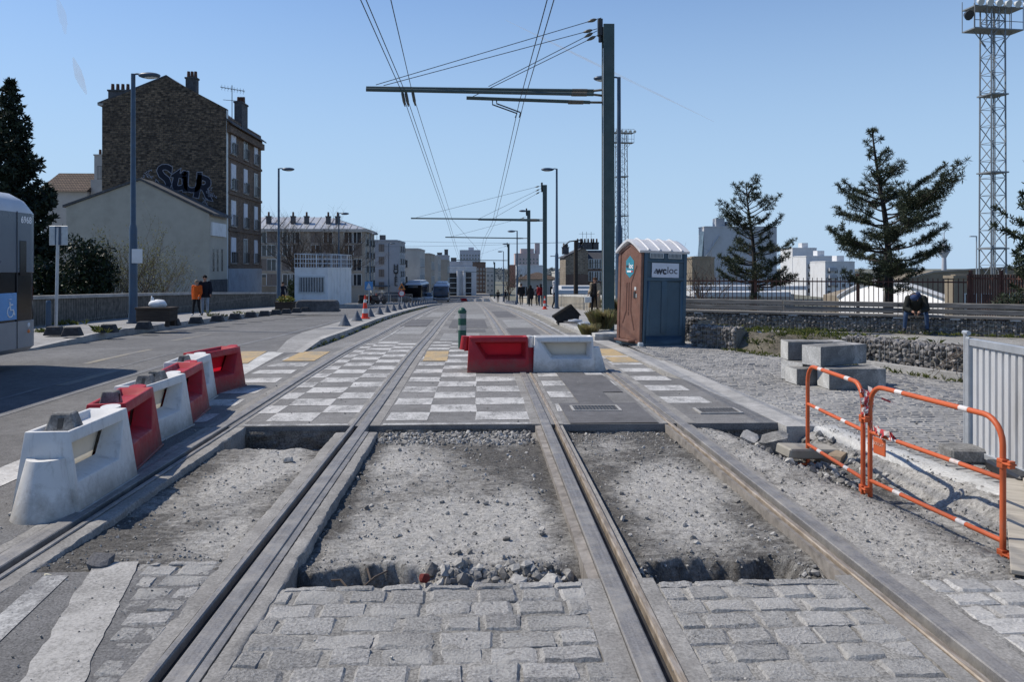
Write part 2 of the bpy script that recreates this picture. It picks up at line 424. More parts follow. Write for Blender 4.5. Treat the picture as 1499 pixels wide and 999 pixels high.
SPRUCE = leafmat('spruce_needles', [(0,(.008,.014,.011)),(.6,(.018,.030,.020)),(1,(.040,.056,.034))], .6, .1)
HEDGE = leafmat('hedge_leaves', [(0,(.006,.012,.008)),(.6,(.012,.024,.012)),(1,(.03,.05,.022))], .5, .15)
SHRUB = leafmat('budding_leaves', [(0,(.10,.10,.03)),(.6,(.16,.16,.05)),(1,(.25,.24,.09))], .6, .35)
WEED = leafmat('weed_leaves', [(0,(.055,.075,.02)),(.5,(.12,.145,.035)),(1,(.24,.24,.08))], .6, .35)
DRYG = leafmat('dry_grass', [(0,(.34,.28,.15)),(.5,(.50,.43,.25)),(1,(.34,.36,.15))], .7, .55)
BARK = pm('bark', (.03,.026,.023), .4, 12, .95, .8, 30)
TWIG = pm('bare_twigs', (.085,.066,.052), .3, 6, .95, .3)
# ================================================================== GROUND, ROAD, TRACKS
def fn(v): return v if callable(v) else (lambda y, c=v: c)
def ysamp(y0, y1, near=1.0):
    ys = [y0]; 
    while ys[-1] < y1-1e-6:
        y = ys[-1]; st = near if y < 60 else (3 if y < 140 else 12)
        ys.append(min(y1, y+st))
    return ys
def strip(mb, xl, xr, y0, y1, off=0.0, mi=0, skirt=0.0, near=1.0, base=gz):
    xl, xr, off = fn(xl), fn(xr), fn(off)
    ys = ysamp(y0, y1, near); vs = []; fs = []
    for y in ys:
        z = base(y)+off(y)
        vs += [(xl(y), y, z), (xr(y), y, z)]
        if skirt: vs += [(xl(y), y, z-skirt), (xr(y), y, z-skirt)]
    k = 4 if skirt else 2
    for i in range(len(ys)-1):
        a, b = i*k, (i+1)*k
        fs.append((a, a+1, b+1, b))
        if skirt: fs += [(a+2, a, b, b+2), (a+1, a+3, b+3, b+1)]
    if skirt:
        fs.append((2, 3, 1, 0)); e = (len(ys)-1)*k
        fs.append((e, e+1, e+3, e+2))
    mb.add(vs, fs, mi)
    return mb
kx = pl([(-5,-10.9),(14,-10.9),(17.6,-9.7),(20,-9.8),(23,-10.15),(60,-10.2),(92,-10.6),(120,-11.4),(300,-12)])      # left kerb line
koff = pl([(0,.02),(17.5,.025),(21.5,.19),(500,.19)])
mr = pl([(17,-3.72),(31,-3.95),(50,-3.95),(92,-4.35)]); ml = lambda y: mr(y)-lerp(.55, 1.05, min(1, max(0, (y-17)/5)))
rk = pl([(19,2.95),(30,2.75),(47,2.7),(90,2.6),(300,2.6)])     # right kerb line
XR = [-2.80, -1.30, .75, 2.23]                                 # rail centre lines

# land that reaches the horizon
def landz(x, y):
    if y < 30 and x > 6: return -.6 if x < 45 else -4.5
    if -15 < x < 6.5: return gz(y)-.75
    if y > 54 and x <= -15: return max(gz(y)-.3, -6.4)
    return -6.4 if x > 0 else -4.6
gx = [-3500,-900,-300,-120,-60,-30,-15.01,-14.99,-8,0,6.49,6.51,20,44.9,45.1,90,200,500,1200,3500]
gy = [-300,-60,-5,5,12,20,29.9,30.1,40,53.9,54.1,70,92,115,135,165,210,300,600,1500,5000]
struct(MB().grid(gx, gy, landz), 'ground', LAND)
struct(strip(MB(), -60, -14.0, 54.2, 250, .10), 'forecourt', PAVE)

mb = MB(); strip(mb, kx, -2.97, -4, 8.93, 0); strip(mb, kx, lambda y: -3.9, 8.93, 250, 0); struct(mb, 'road', ASPH)
mb = MB(); strip(mb, -13.5, lambda y: kx(y)-.2, 3, 200, koff, skirt=.3); struct(mb, 'pavement', PAVE)
mb = MB(); strip(mb, lambda y: kx(y)-.2, kx, 3, 200, lambda y: koff(y)+.004, skirt=.4); struct(mb, 'kerb', CONC)
mb = MB(); strip(mb, ml, mr, 17, 92, lambda y: .14*min(1, max(.03, (y-17)/2.2)), skirt=.4); struct(mb, 'median', PAVE)
mb = MB(); strip(mb, lambda y: mr(y)-.16, lambda y: mr(y)+.02, 17, 92, lambda y: .006+.14*min(1, max(.03, (y-17)/2.2)), skirt=.4); struct(mb, 'kerb', CONC)
bl = pl([(2,-4.2),(12.6,-4.16),(17.3,-4.48),(19,-4.6)])
mb = MB(); strip(mb, bl, lambda y: bl(y)+.36, 2, 17.2, .005); struct(mb, 'kerb', CONC_L)
# track bed beyond the pits
mb = MB(); strip(mb, -3.9, lambda y: 3.36 if y < 12 else rk(y), 8.95, 250, .002, skirt=.32); struct(mb, 'track_bed', ASPH_T)
# flush concrete kerb band on the right of the tracks
cl = pl([(8.7,3.36),(12,3.2),(16,2.98),(20,2.85)])
mb = MB(); strip(mb, cl, lambda y: cl(y)+.42, 8.72, 20.5, .006, skirt=.36, near=.8); struct(mb, 'kerb', CONC)
# right pavement over the bridge
mb = MB(); strip(mb, lambda y: rk(y)+.22, 5.75, 20.5, 200, .10, skirt=.35); struct(mb, 'pavement', PAVE)
mb = MB(); strip(mb, rk, lambda y: rk(y)+.22, 20.5, 200, .10, skirt=.35); struct(mb, 'kerb', CONC)
# sandy verge between the outer rail and the right kerb
mb = MB(); strip(mb, lambda y: 2.55+xs(y), lambda y: rk(y)-.01, 24, 60, .006); struct(mb, 'verge', DIRT)

# lower-left surfaces by the camera
mb = MB()
yv = [2.2+.12*i for i in range(22)]
mb.grid([-2.62,-2.4,-2.1,-1.9,-1.5], yv, lambda x, y: .001)
mb.box((-2.62,4.66,-.4),(-1.5,4.72,-.003))
struct(mb, 'road', ASPH)
e1 = lambda y: lerp(-1.93, -2.19, (y-3.45)/1.06); e2 = lambda y: lerp(-1.66, -1.93, (y-3.4)/1.1)
struct(strip(MB(), lambda y: e1(y)+.03*fb(y*4, 1, 1), lambda y: e2(y)+.02*fb(y*5, 2, 2), 2.2, 4.86, .006, near=.04), 'concrete_slab', groundmat('worn_slab', (.29,.283,.268), 70, .35, 1.5, .25, stain=(.40,.39,.37), sscale=2.2, st=(.46,.62), bump=.5))
mb = MB(); strip(mb, lambda y: -2.33-.11*(y-3.4), lambda y: -2.19-.11*(y-3.4), 2.2, 4.66, .0055, near=.2); struct(mb, 'road_marking', WPAINT2)

# checker marking
mb = MB(); ROW = .52; Y0 = 9.24
cols = [(-3.74,-3.10,0),(-2.66,-2.42,1),(-2.42,-1.90,0),(-1.90,-1.46,1),(-1.08,-.61,0),(-.61,-.05,1),(-.05,.57,0),(.95,1.28,1),(1.74,2.03,1),(2.42,2.98,0)]
for r in range(21):
    y0 = Y0+r*ROW; y1 = y0+ROW
    for a, b, p in cols:
        if (r % 2 == 0) != (p == 0): continue
        if a == 1.74 and r < 4: continue
        if (a == -3.74) and 13 <= r: continue
        if b == 2.98 and 13 <= r: continue
        if 13 <= r <= 14 and a == -1.08: continue
        if a == 2.42 and r < 2: continue
        sx = xs((y0+y1)/2)
        j = lambda: rnd.uniform(-.012, .012)
        mb.quad((a+sx+j(), y0+j(), gz(y0)+.006), (b+sx+j(), y0+j(), gz(y0)+.006), (b+sx+j(), y1+j(), gz(y1)+.006), (a+sx+j(), y1+j(), gz(y1)+.006), 0)
struct(mb, 'road_marking', WPAINT)
# yellow stop patches
mb = MB()
for a, b, y0, y1 in [(-3.72,-3.12,15.3,17.2),(-1.08,-.62,15.2,17.2),(2.45,2.95,14.8,17.6)]:
    mb.quad((a,y0,gz(y0)+.010),(b,y0,gz(y0)+.010),(b-.05,y1,gz(y1)+.010),(a-.05,y1,gz(y1)+.010))
mb.quad((-5.4,14.9,.004),(-4.25,14.9,.004),(-4.55,17.4,gz(17.4)+.004),(-5.6,17.4,gz(17.4)+.004))
struct(mb, 'road_marking', YPAINT)
mb = MB()
for a, b, y0, y1 in [(-7.3,-7.15,15,18),(-6.3,-6.1,12.2,14.2),(-8.0,-7.85,21,24)]:
    strip(mb, a, b, y0, y1, .004)
struct(mb, 'road_marking', YPAINT2)
mb = MB(); strip(mb, -5.75, -5.6, 6, 40, .0045); strip(mb, -6.4, -6.33, 10, 18, .0045); struct(mb, 'road_marking', paintmat('traces_of_paint', (.33,.33,.32), (.14,.142,.148), .50, .66))
# stop-line edge strip along the cut
mb = MB()
for a, b in [(-2.62,-1.46),(-1.08,.57)]:
    strip(mb, a, b, 8.96, 9.06, .008, near=.5)
struct(mb, 'road_marking', WPAINT2)
# repair patches in the asphalt
def patches(lst, name, mat, z):
    mb = MB()
    for a, b, y0, y1 in lst: strip(mb, lambda y, a=a: a+xs(y), lambda y, b=b: b+xs(y), y0, y1, z)
    struct(mb, name, mat)
patches([(1.0,2.0,8.97,10.3),(1.27,1.72,10.3,16),(1.4,2.0,11.2,13)], 'road_patch', ASPH_D, .012)
patches([(-2.4,-1.6,23.5,27),(-.95,.1,20.5,24),(1.1,2.0,27,33),(-2.2,-1.5,36,44),(-.9,.5,34,40)], 'road_patch', ASPH_P, .008)
patches([(-2.6,-1.7,28,33.5),(.98,1.85,22,26.5),(-.6,.3,24.6,26),(-.9,.4,27,33),(1.0,1.9,36,46)], 'road_patch', ASPH_D, .010)
mb = MB(); strip(mb, lambda y: -2.5+xs(y), lambda y: -2.42+xs(y), 20.5, 60, .007); strip(mb, lambda y: 2.5+xs(y), lambda y: 2.62+xs(y), 17, 75, .008); struct(mb, 'road_marking', WPAINT2)

# drain grates
def grate(x0, x1, y0, y1, label):
    t = E('drain_grate', ((x0+x1)/2, (y0+y1)/2, gz(y0)+.016), label, 'drain grate')
    w, d = (x1-x0)/2, (y1-y0)/2
    fr = MB().box((-w,-d,-.012),(w,-d+.025,.004)).box((-w,d-.025,-.012),(w,d,.004)).box((-w,-d+.025,-.012),(-w+.03,d-.025,.004)).box((w-.03,-d+.025,-.012),(w,d-.025,.004))
    fr.build('frame', CONC, t)
    MB().quad((-w,-d,-.001),(w,-d,-.001),(w,d,-.001),(-w,d,-.001)).build('drain_opening', DARKM, t)
    b = MB(); n = int((x1-x0)/.045)
    for i in range(n):
        x = -w+.03+(2*w-.06)*(i+.5)/n
        b.box((x-.009,-d+.026,-.001),(x+.009,d-.026,.005))
    b.build('bars', CONC_D, t)
grate(1.12, 1.72, 9.72, 10.1, 'rectangular slotted drain grate in the dark patch between two rails')
grate(2.62, 3.14, 9.5, 9.86, 'rectangular drain grate beside the rightmost rail, next to the concrete kerb')

# ------------------------------------------------------------------ rails
yr = [1.2,2,3]+[3.5+.5*i for i in range(60)]+[35+2*i for i in range(30)]+[100+6*i for i in range(18)]
def sweep(x, poly, y0=None, y1=None, z=0.0):
    """poly: (dx,dz) closed ccw seen from -y"""
    ys = [y for y in yr if (y0 is None or y >= y0-1e-6) and (y1 is None or y <= y1+1e-6)]
    if y0 is not None and ys[0] > y0+1e-6: ys = [y0]+ys
    if y1 is not None and ys[-1] < y1-1e-6: ys = ys+[y1]
    n = len(poly); vs = []; fs = []
    for y in ys:
        for dx, dz in poly: vs.append((x+xs(y)+dx, y, gz(y)+dz+z))
    for i in range(len(ys)-1):
        for k in range(n):
            k2 = (k+1) % n
            fs.append((i*n+k2, i*n+k, (i+1)*n+k, (i+1)*n+k2))
    fs.append(tuple(range(n))); e = (len(ys)-1)*n
    fs.append(tuple(range(e+n-1, e-1, -1)))
    return MB().add(vs, fs)
def roughbed(x, xi, xo, y0, y1):
    ys = arr(y0, y1, .045); vs = []; fs = []; sg = 1 if xo > xi else -1
    for y in ys:
        e = .005*fb(y*2.3, x*5, 1)+.020*min(0, fb(y*9, x*3, 4)+.15)+.006*nz(y*30, x)
        o = xo+sg*e*1.2; zz = .003
        for dx, dz in ((xi, -.05), (xi, zz), (lerp(xi, o, .4), zz), (lerp(xi, o, .8), zz), (o-sg*.006, zz-.002), (o+sg*.004, -.012), (o+sg*.012*nz(y*9, x), -.12), (o, -.3)):
            vs.append((x+dx+.004*nz(y*15, dx*40), y, gz(y)+dz+.004*fb(y*6, dx*20, 3)))
    n = 8
    for i in range(len(ys)-1):
        for k in range(n-1):
            q = (i*n+k, i*n+k+1, (i+1)*n+k+1, (i+1)*n+k); fs.append(q if sg > 0 else tuple(reversed(q)))
    e = (len(ys)-1)*n
    fs += [tuple(range(n)), tuple(range(e+n-1, e-1, -1))]
    return MB().add(vs, fs)
def arr(a, b, st):
    n = max(1, int(round((b-a)/st))); return [a+(b-a)*i/n for i in range(n+1)]
RL = ['leftmost of the four tram rails, running beside the row of plastic barriers',
      'second tram rail from the left, with a dark open groove, ending the checkered strip',
      'third tram rail from the left, with a worn golden inner lip, under the barrier pair',
      'rightmost of the four tram rails, nearest the orange pedestrian fence']
for i, x in enumerate(XR):
    t = E('tram_rail', (0, 0, 0), RL[i], 'tram rail', 'grooved tram rails of the crossing')
    s = 1 if i % 2 == 0 else -1                         # groove towards the middle of its own track
    def mp(p): return p if s == 1 else [(-a, b) for a, b in reversed(p)]
    sweep(x, mp([(-.075,-.28),(-.02,-.28),(-.02,-.10),(.030,-.10),(.030,.014),(.023,.019),(-.07,.019),(-.075,.012)])).build('rail_head', STEEL, t)
    sweep(x, mp([(.030,-.28),(.084,-.28),(.084,-.036),(.030,-.036)])).build('groove', STEEL_D, t)
    sweep(x, mp([(.084,-.28),(.125,-.28),(.125,.008),(.119,.014),(.090,.014),(.084,.006)])).build('guard_lip', STEEL_G if i in (2, 3) else STEEL, t)
    for a, b, y0, y1 in [(-.20,-.079,1.2,8.95),(.129,.22,1.2,8.95)]:
        if i in (2, 3):                                  # in the pits these rails stand bare: rusty web plates, bedding only in front
            sweep(x, mp([(a,-.3),(b,-.3),(b,.003),(a,.003)]), 1.2, 4.5).build('bedding_strip', BED, t)
            aa, bb = (a+.06, b) if a < 0 else (a, b-.055)
            sweep(x, mp([(aa,-.3),(bb,-.3),(bb,-.004),(aa,-.010)]), 4.5, 8.95).build('rail_web', RAIL_SIDE if (a < 0) == (s == 1) else BED, t)
        else:
            y1_ = 8.6 if i == 1 else 8.95
            if a < 0: sweep(x, mp([(-.118,-.3),(-.079,-.3),(-.079,.012),(-.118,.007)]), 1.2, y1_).build('side_plate', STEEL, t)
            i_, o_ = (-.126, -.215) if a < 0 else (.131, .235)
            roughbed(x, i_*s, o_*s, 1.2, y1_).build('bedding_strip', BED, t, smooth=40)
    sweep(x, mp([(-.19,-.1),(-.079,-.1),(-.079,.005),(-.19,.005)]), 8.97, 150).build('bedding_strip', BED, t)
    sweep(x, mp([(.129,-.1),(.18,-.1),(.18,.005),(.129,.005)]), 8.97, 150).build('bedding_strip', BED, t)

# ------------------------------------------------------------------ pits (broken-out track slab)
def sstep(a, b, v):
    t = max(0.0, min(1.0, (v-a)/(b-a))); return t*t*(3-2*t)
def arr(a, b, st):
    n = max(1, int(round((b-a)/st))); return [a+(b-a)*i/n for i in range(n+1)]
def rough(x, y, k=1.0):
    return k*(.016*fb(x*1.6, y*1.6, 3)+.013*fb(x*7, y*7, 9)+.013*max(0, fb(x*16, y*16, 5))+.009*nz(x*40, y*40))
def pitA(x, y):
    e = y+.10*fb(x*3, 1, 2)
    hole = sstep(8.05, 8.25, e)
    return -.055-.20*hole+rough(x, y, .8)+.045*sstep(5.6, 4.8, y)
def pitB(x, y):
    e = y+.14*fb(x*2.4, 7, 2); w = sstep(-.25, -.45, x+.1*nz(y*3, x*3))
    hole = sstep(4.93, 4.87, e)*w+.4*sstep(4.95, 4.7, e)*(1-w)
    return -.065-.26*hole+rough(x, y)-.02*sstep(8.2, 8.8, y)
def pitC(x, y):
    e = y+.12*fb(x*2.6, 3, 4); w = sstep(.98, 1.08, x+.06*nz(y*4, x))*sstep(1.96, 1.82, x)
    hole = sstep(4.98, 4.92, e)*w+.3*sstep(4.95, 4.6, e)*(1-w)
    return -.075-.28*hole+rough(x, y)-.02*sstep(8.0, 8.8, y)
ck = pl([(4.3,4.33),(6.3,3.95),(8.85,3.66),(9.2,3.62)])        # concrete edge of the trench
def pitD(x, y):
    d = ck(y)+.05*fb(y*2.2, 4, 1)-x
    z = -.045-.13*sstep(1.15, .55, d)-.05*sstep(6.2, 7.6, y)*sstep(1.0, .6, d)
    z += .17*sstep(.30, .02, d)
    return z+rough(x, y, 1.1)
def g2(x, y, cx, cy, sx, sy): return math.exp(-((x-cx)/sx)**2-((y-cy)/sy)**2)
def dA(x, y): return .28+.62*g2(x, y, -1.98, 7.3, .36, 1.2)+.4*g2(x, y, -1.7, 5.3, .25, .6)+.2*fb(x*2, y*1.2, 1)
def dB(x, y): return .46+.30*g2(x, y, -.1, 5.7, .8, 1.0)+.22*g2(x, y, -.6, 7.6, .4, .6)-.42*g2(x, y, .2, 7.75, .55, .55)-.3*g2(x, y, -1.05, 6.5, .12, 3)-.25*g2(x, y, .55, 7, .12, 2)+.25*fb(x*1.8, y*1.0, 5)
def dC(x, y): return .24+.62*g2(x, y, 1.58, 6.3, .42, 1.3)+.15*g2(x, y, 1.3, 8.2, .5, .3)+.22*fb(x*2, y*1.1, 9)
def dD(x, y): return .42+.30*g2(x, y, 2.75, 6.5, .45, 3)+.3*g2(x, y, 3.9, 6.3, .35, 2.5)-.3*g2(x, y, 3.3, 7.6, .35, .9)+.25*fb(x*2, y*1.1, 13)
def pit(xa, xb, ya, f, df):
    mb = MB().grid(arr(xa, xb, .022), arr(ya, 5.25, .014)+arr(5.25, 8.97, .028)[1:], f)
    o = mb.build('rubble_bed', RUBM, smooth=True); T(o, kind='structure')
    ca = o.data.color_attributes.new('dust', 'FLOAT_COLOR', 'POINT'); v = []
    for p in mb.v: d = max(0, min(1, df(p[0], p[1]))); v += [d, d, d, 1]
    ca.data.foreach_set('color', v)
pit(-2.62, -1.42, 4.70, pitA, dA)
pit(-1.14, .62, 4.42, pitB, dB)
pit(.86, 2.14, 4.42, pitC, dC)
pit(2.30, 4.40, 4.30, lambda x, y: pitD(x, y) if x < ck(y)+.06 else -.03, dD)
# crumbled faces of the cut slab at the far ends of the pits
mb = MB()
def cutface(x0, x1, zt, zb, y):
    xs0 = arr(x0, x1, .02); zs = arr(0, 1, .09); vs = []; fs = []
    for f in zs:
        for xx in xs0:
            z = lerp(zt, zb, f); d = .05*fb(xx*4, z*7, 3)+.016*nz(xx*26, z*30)
            vs.append((xx, y-.012-max(-.01, d)*min(1, f*4)-.035*f*f, z))
    n = len(xs0)
    for j in range(len(zs)-1):
        for i in range(n-1): fs.append((j*n+i+1, j*n+i, (j+1)*n+i, (j+1)*n+i+1))
    mb.add(vs, fs)
cutface(-2.6, -1.48, -.045, -.3, 8.95); cutface(-1.05, .55, -.04, -.14, 8.95); cutface(.98, 2.0, -.07, -.16, 8.95); cutface(2.48, 3.34, -.07, -.24, 8.95)
struct(mb, 'slab_edge', groundmat('slab_core', (.13,.125,.115), 50, .6, 3, .4, stain=(.3,.29,.27), sscale=4, bump=1, bd=.02), smooth=True)
# rough concrete edge of the trench
mb = MB()
ys = arr(4.3, 8.72, .05)
vs = []; 
for y in ys:
    x = ck(y)+.03*fb(y*3, 2, 2)
    for q, (dx, dz) in enumerate([(-.10,-.26),(-.03,-.05),(.0,.0),(.09,.012),(.20,.012),(.24,-.02)]):
        vs.append((x+dx+.02*fb(y*6, q*3.1, 5), y, dz+.014*fb(y*5, q*1.7, 1)))
fs = []
for i in range(len(ys)-1):
    for k in range(5): fs.append((i*6+k, i*6+k+1, (i+1)*6+k+1, (i+1)*6+k))
mb.add(vs, fs); struct(mb, 'kerb', CONC_L, smooth=True)

# ------------------------------------------------------------------ setts
def sett(mb, x0, x1, y0, y1, z, n=6, dome=.004, skirt=.05, wob=.014):
    w, d = x1-x0, y1-y0; cs = [(rnd.uniform(-wob, wob)*.6, rnd.uniform(-wob, wob)*.6) for _ in range(4)]
    ti, tj, s0 = rnd.uniform(-.009, .009), rnd.uniform(-.009, .009), rnd.uniform(0, 90); h0 = rnd.uniform(-.004, .004); ed = [rnd.choice((.004,.010,.022,.030)) for _ in range(4)]
    vs = []
    for j in range(n+1):
        for i in range(n+1):
            u, v = i/n, j/n
            e = min(u, 1-u)*w; f = min(v, 1-v)*d
            cx = (1-u)*(1-v)*cs[0][0]+u*(1-v)*cs[1][0]+u*v*cs[2][0]+(1-u)*v*cs[3][0]
            cy = (1-u)*(1-v)*cs[0][1]+u*(1-v)*cs[1][1]+u*v*cs[2][1]+(1-u)*v*cs[3][1]
            x, y = x0+u*w+cx, y0+v*d+cy
            if e < 1e-5 or f < 1e-5:
                x += .010*nz(x*30, y*30, s0); y += .010*nz(x*30, y*30, s0+9)
            m = min(e, f)
            rim = 1-min(1, m/.013); 
            zz = z+h0+(u-.5)*ti+(v-.5)*tj-rim*rim*dome+.006*fb(x*9, y*9, s0)*(1-.3*rim)+.005*nz(x*34, y*34, s0)
            if m < 1e-5: zz -= max(ed[0] if j == 0 else 0, ed[1] if j == n else 0, ed[2] if i == 0 else 0, ed[3] if i == n else 0)
            vs.append((x, y, zz))
    fs = []
    for j in range(n):
        for i in range(n): fs.append((j*(n+1)+i, j*(n+1)+i+1, (j+1)*(n+1)+i+1, (j+1)*(n+1)+i))
    rim = list(range(n+1))+[(j+1)*(n+1)+n for j in range(n)]+[n*(n+1)+i for i in range(n-1, -1, -1)]+[j*(n+1) for j in range(n-1, 0, -1)]
    b = len(vs)
    for k in rim: vs.append((vs[k][0], vs[k][1], vs[k][2]-skirt))
    L = len(rim)
    for k in range(L):
        k2 = (k+1) % L
        fs.append((rim[k2], rim[k], b+k, b+k2))
    mb.add(vs, fs)
def settfield(mb, x0, x1, y0, y1, sx, sy, z=0.0, gap=.005, n=6, **k):
    x0f, x1f = fn(x0), fn(x1); y = y0; row = 0
    while y < y1-.04:
        h = sy*rnd.uniform(.94, 1.06)
        a, b = x0f(y), x1f(y); x = a; first = True
        while x < b-.03:
            w = sx*rnd.uniform(.72, 1.22)
            if first and row % 2: w *= .5
            if x+w > b-.45*sx: w = b-x
            sett(mb, x+gap*.5, x+w-gap*.5, y+gap*.5, min(y+h, y1)-gap*.5, z, n, **k); x += w; first = False
        y += h; row += 1
mb = MB()
settfield(mb, -1.09, .575, 2.4, 4.46, .25, .165, .004, n=9)
settfield(mb, .965, 2.02, 2.4, 4.46, .25, .165, .004, n=9)
settfield(mb, lambda y: e2(y)+.015, -1.515, 2.4, 4.86, .23, .16, .004, n=9)
T(mb.build('cobblestones', SETT, smooth=24), kind='structure')
mb = MB(); settfield(mb, 2.46, 6.6, 2.4, 4.44, .25, .165, .004, n=8)
T(mb.build('cobblestones', SETT_W, smooth=24), kind='structure')
mb = MB()
for a, b, y1 in [(-1.1,.6,4.44),(.95,2.05,4.44),(-2.0,-1.5,4.84),(2.43,7.2,4.42)]:
    mb.grid(arr(a, b, .03), arr(1.8, y1, .03), lambda x, y: -.007+.012*fb(x*4, y*4, 2)); mb.box((a, 1.8, -.5), (b, y1, -.03))
struct(mb, 'paving_joints', MORTAR)
# dusty strips between setts
# small setts of the right-hand square
def inplaza(x, y):
    return True
mb = MB(); y = 4.5; row = 0
right = pl([(4.4,9.5),(9,9.0),(12.2,7.3),(13.6,6.8),(15,6.2),(16.6,5.3),(18.3,4.5)])
left = pl([(4.4,4.56),(6.3,4.17),(8.68,3.88),(8.72,3.80),(12,3.64),(16,3.42),(20,3.3)])
while y < 18.2:
    h = .105*rnd.uniform(.95, 1.05); x = left(y)
    if row % 2: x -= .0
    while x < right(y):
        w = .135*rnd.uniform(.8, 1.25); g = .005; z = .004+rnd.uniform(-.0025, .0025)+.012*nz(x*1.2, y*1.2)
        t1, t2 = rnd.uniform(-.005, .005), rnd.uniform(-.005, .005); c = .008
        j = lambda: rnd.uniform(-.006, .006)
        o = [(x+g+j(), y+g+j(), z-.014), (x+w-g+j(), y+g+j(), z-.014), (x+w-g+j(), y+h-g+j(), z-.014), (x+g+j(), y+h-g+j(), z-.014)]
        i_ = [(x+g+c, y+g+c, z+t1), (x+w-g-c, y+g+c, z+t2), (x+w-g-c, y+h-g-c, z-t1), (x+g+c, y+h-g-c, z-t2)]
        mb.add(o+i_, [(4,5,6,7),(0,1,5,4),(1,2,6,5),(2,3,7,6),(3,0,4,7)]); x += w
    y += h; row += 1
T(mb.build('cobblestones', SETT_S, smooth=20), kind='structure')
mb = MB(); strip(mb, lambda y: left(y)-.05, lambda y: right(y)+.3, 4.42, 18.4, -.007, base=lambda y: 0, near=.7); struct(mb, 'paving_joints', MORTAR)
# gravel path and grass bank behind the front gabion
mb = MB().grid(arr(3.6, 40, 1.3), arr(11.5, 29.5, .9), lambda x, y: -.03+.03*fb(x*.6, y*.6) if (x > right(y)-.1 or y > 18.2) and x > 5.76 else (-.05 if y < 20.4 else -1.2))
struct(mb, 'gravel_path', groundmat('gravel', (.27,.265,.25), 45, .45, .6, .2, stain=(.16,.15,.12), sscale=.6, bump=.9, bd=.012), smooth=True)

# ------------------------------------------------------------------ loose stones
ICO = None
def ico():
    bm = bmesh.new(); bmesh.ops.create_icosphere(bm, subdivisions=1, radius=1)
    v = [tuple(a.co) for a in bm.verts]; f = [tuple(a.index for a in q.verts) for q in bm.faces]; bm.free(); return v, f
ICO1 = ico()
bm = bmesh.new(); bmesh.ops.create_icosphere(bm, subdivisions=2, radius=1)
ICO2 = ([tuple(a.co) for a in bm.verts], [tuple(a.index for a in q.verts) for q in bm.faces]); bm.free()
def stone(mb, c, r, flat=.7, src=ICO1, ang=.35, mi=0):
    M = Matrix.Rotation(rnd.uniform(0, 6.3), 3, 'Z') @ Matrix.Rotation(rnd.uniform(-ang, ang), 3, 'X') @ Matrix.Rotation(rnd.uniform(-ang, ang), 3, 'Y')
    sx, sy, sz = rnd.uniform(.75, 1.3), rnd.uniform(.7, 1.1), flat*rnd.uniform(.75, 1.2); s0 = rnd.uniform(0, 99)
    vs = []
    for v in src[0]:
        k = 1+.42*nz(v[0]*1.3+s0, v[1]*1.3, v[2]*1.3)
        q = M @ Vector((max(-.72, min(.72, v[0]*k))*sx*1.25, max(-.75, min(.75, v[1]*k))*sy*1.25, max(-.7, min(.62, v[2]*k))*sz*1.3))
        vs.append((c[0]+q.x*r, c[1]+q.y*r, c[2]+q.z*r))
    mb.add(vs, src[1], mi)
ICO0 = None
bm = bmesh.new(); bmesh.ops.create_cube(bm, size=1.3); ICO0 = ([tuple(a.co) for a in bm.verts], [tuple(a.index for a in q.verts) for q in bm.faces]); bm.free()
mb = MB()
def scatter(n, x0, x1, y0, y1, zf, rmin, rmax, pw=3.0, dens=None, src=None):
    k = 0; tries = 0
    while k < n and tries < n*8:
        tries += 1
        x, y = rnd.uniform(x0, x1), rnd.uniform(y0, y1)
        if dens and rnd.random() > dens(x, y): continue
        r = rmin+(rmax-rmin)*rnd.random()**pw
        stone(mb, (x, y, zf(x, y)+r*.35), r, .75, src or (ICO1 if r > .013 else ICO0), 1.2); k += 1
edge = lambda x, y: .25+.75*max(sstep(5.3, 4.7, y), sstep(8.2, 8.8, y))+.3*max(0, fb(x*2, y*2, 8))
scatter(1500, -2.6, -1.5, 4.8, 8.9, pitA, .0025, .011, 3.5, edge)
scatter(2600, -1.1, .55, 4.5, 8.93, pitB, .0025, .010, 3, edge)
scatter(150, -1.1, .55, 4.6, 8.9, pitB, .009, .026, 2.5)
scatter(800, -1.1, .55, 8.25, 8.93, pitB, .006, .028, 2)
scatter(700, -.5, .55, 4.47, 4.9, pitB, .006, .038, 2.6)
scatter(2600, .95, 2.05, 4.5, 8.93, pitC, .0025, .010, 3, edge)
scatter(140, .95, 2.05, 4.6, 8.9, pitC, .009, .025, 2.5)
scatter(260, .95, 2.05, 4.5, 4.85, pitC, .006, .03, 2)
scatter(2800, 2.4, 3.9, 4.45, 8.9, lambda x, y: pitD(x, y) if x < ck(y) else .02, .0025, .012, 3.5)
scatter(240, 2.9, 3.7, 6.9, 8.6, lambda x, y: pitD(x, y), .01, .05, 2.5)
flat = lambda x, y: .006
scatter(150, -2.6, -1.5, 3.0, 4.6, flat, .002, .008, 3)
scatter(120, -1.0, 2.0, 2.8, 4.4, flat, .002, .007, 3)
scatter(160, -4.2, -3.0, 4.5, 9, flat, .003, .010, 3)
scatter(240, -3.6, 3.2, 9, 13, flat, .003, .010, 3)
scatter(200, 3.8, 5.2, 4.6, 9, flat, .004, .016, 3)
T(mb.build('gravel', STONE), 'loose grey gravel and crumbled concrete strewn over the broken-out track', 'gravel', kind='stuff')
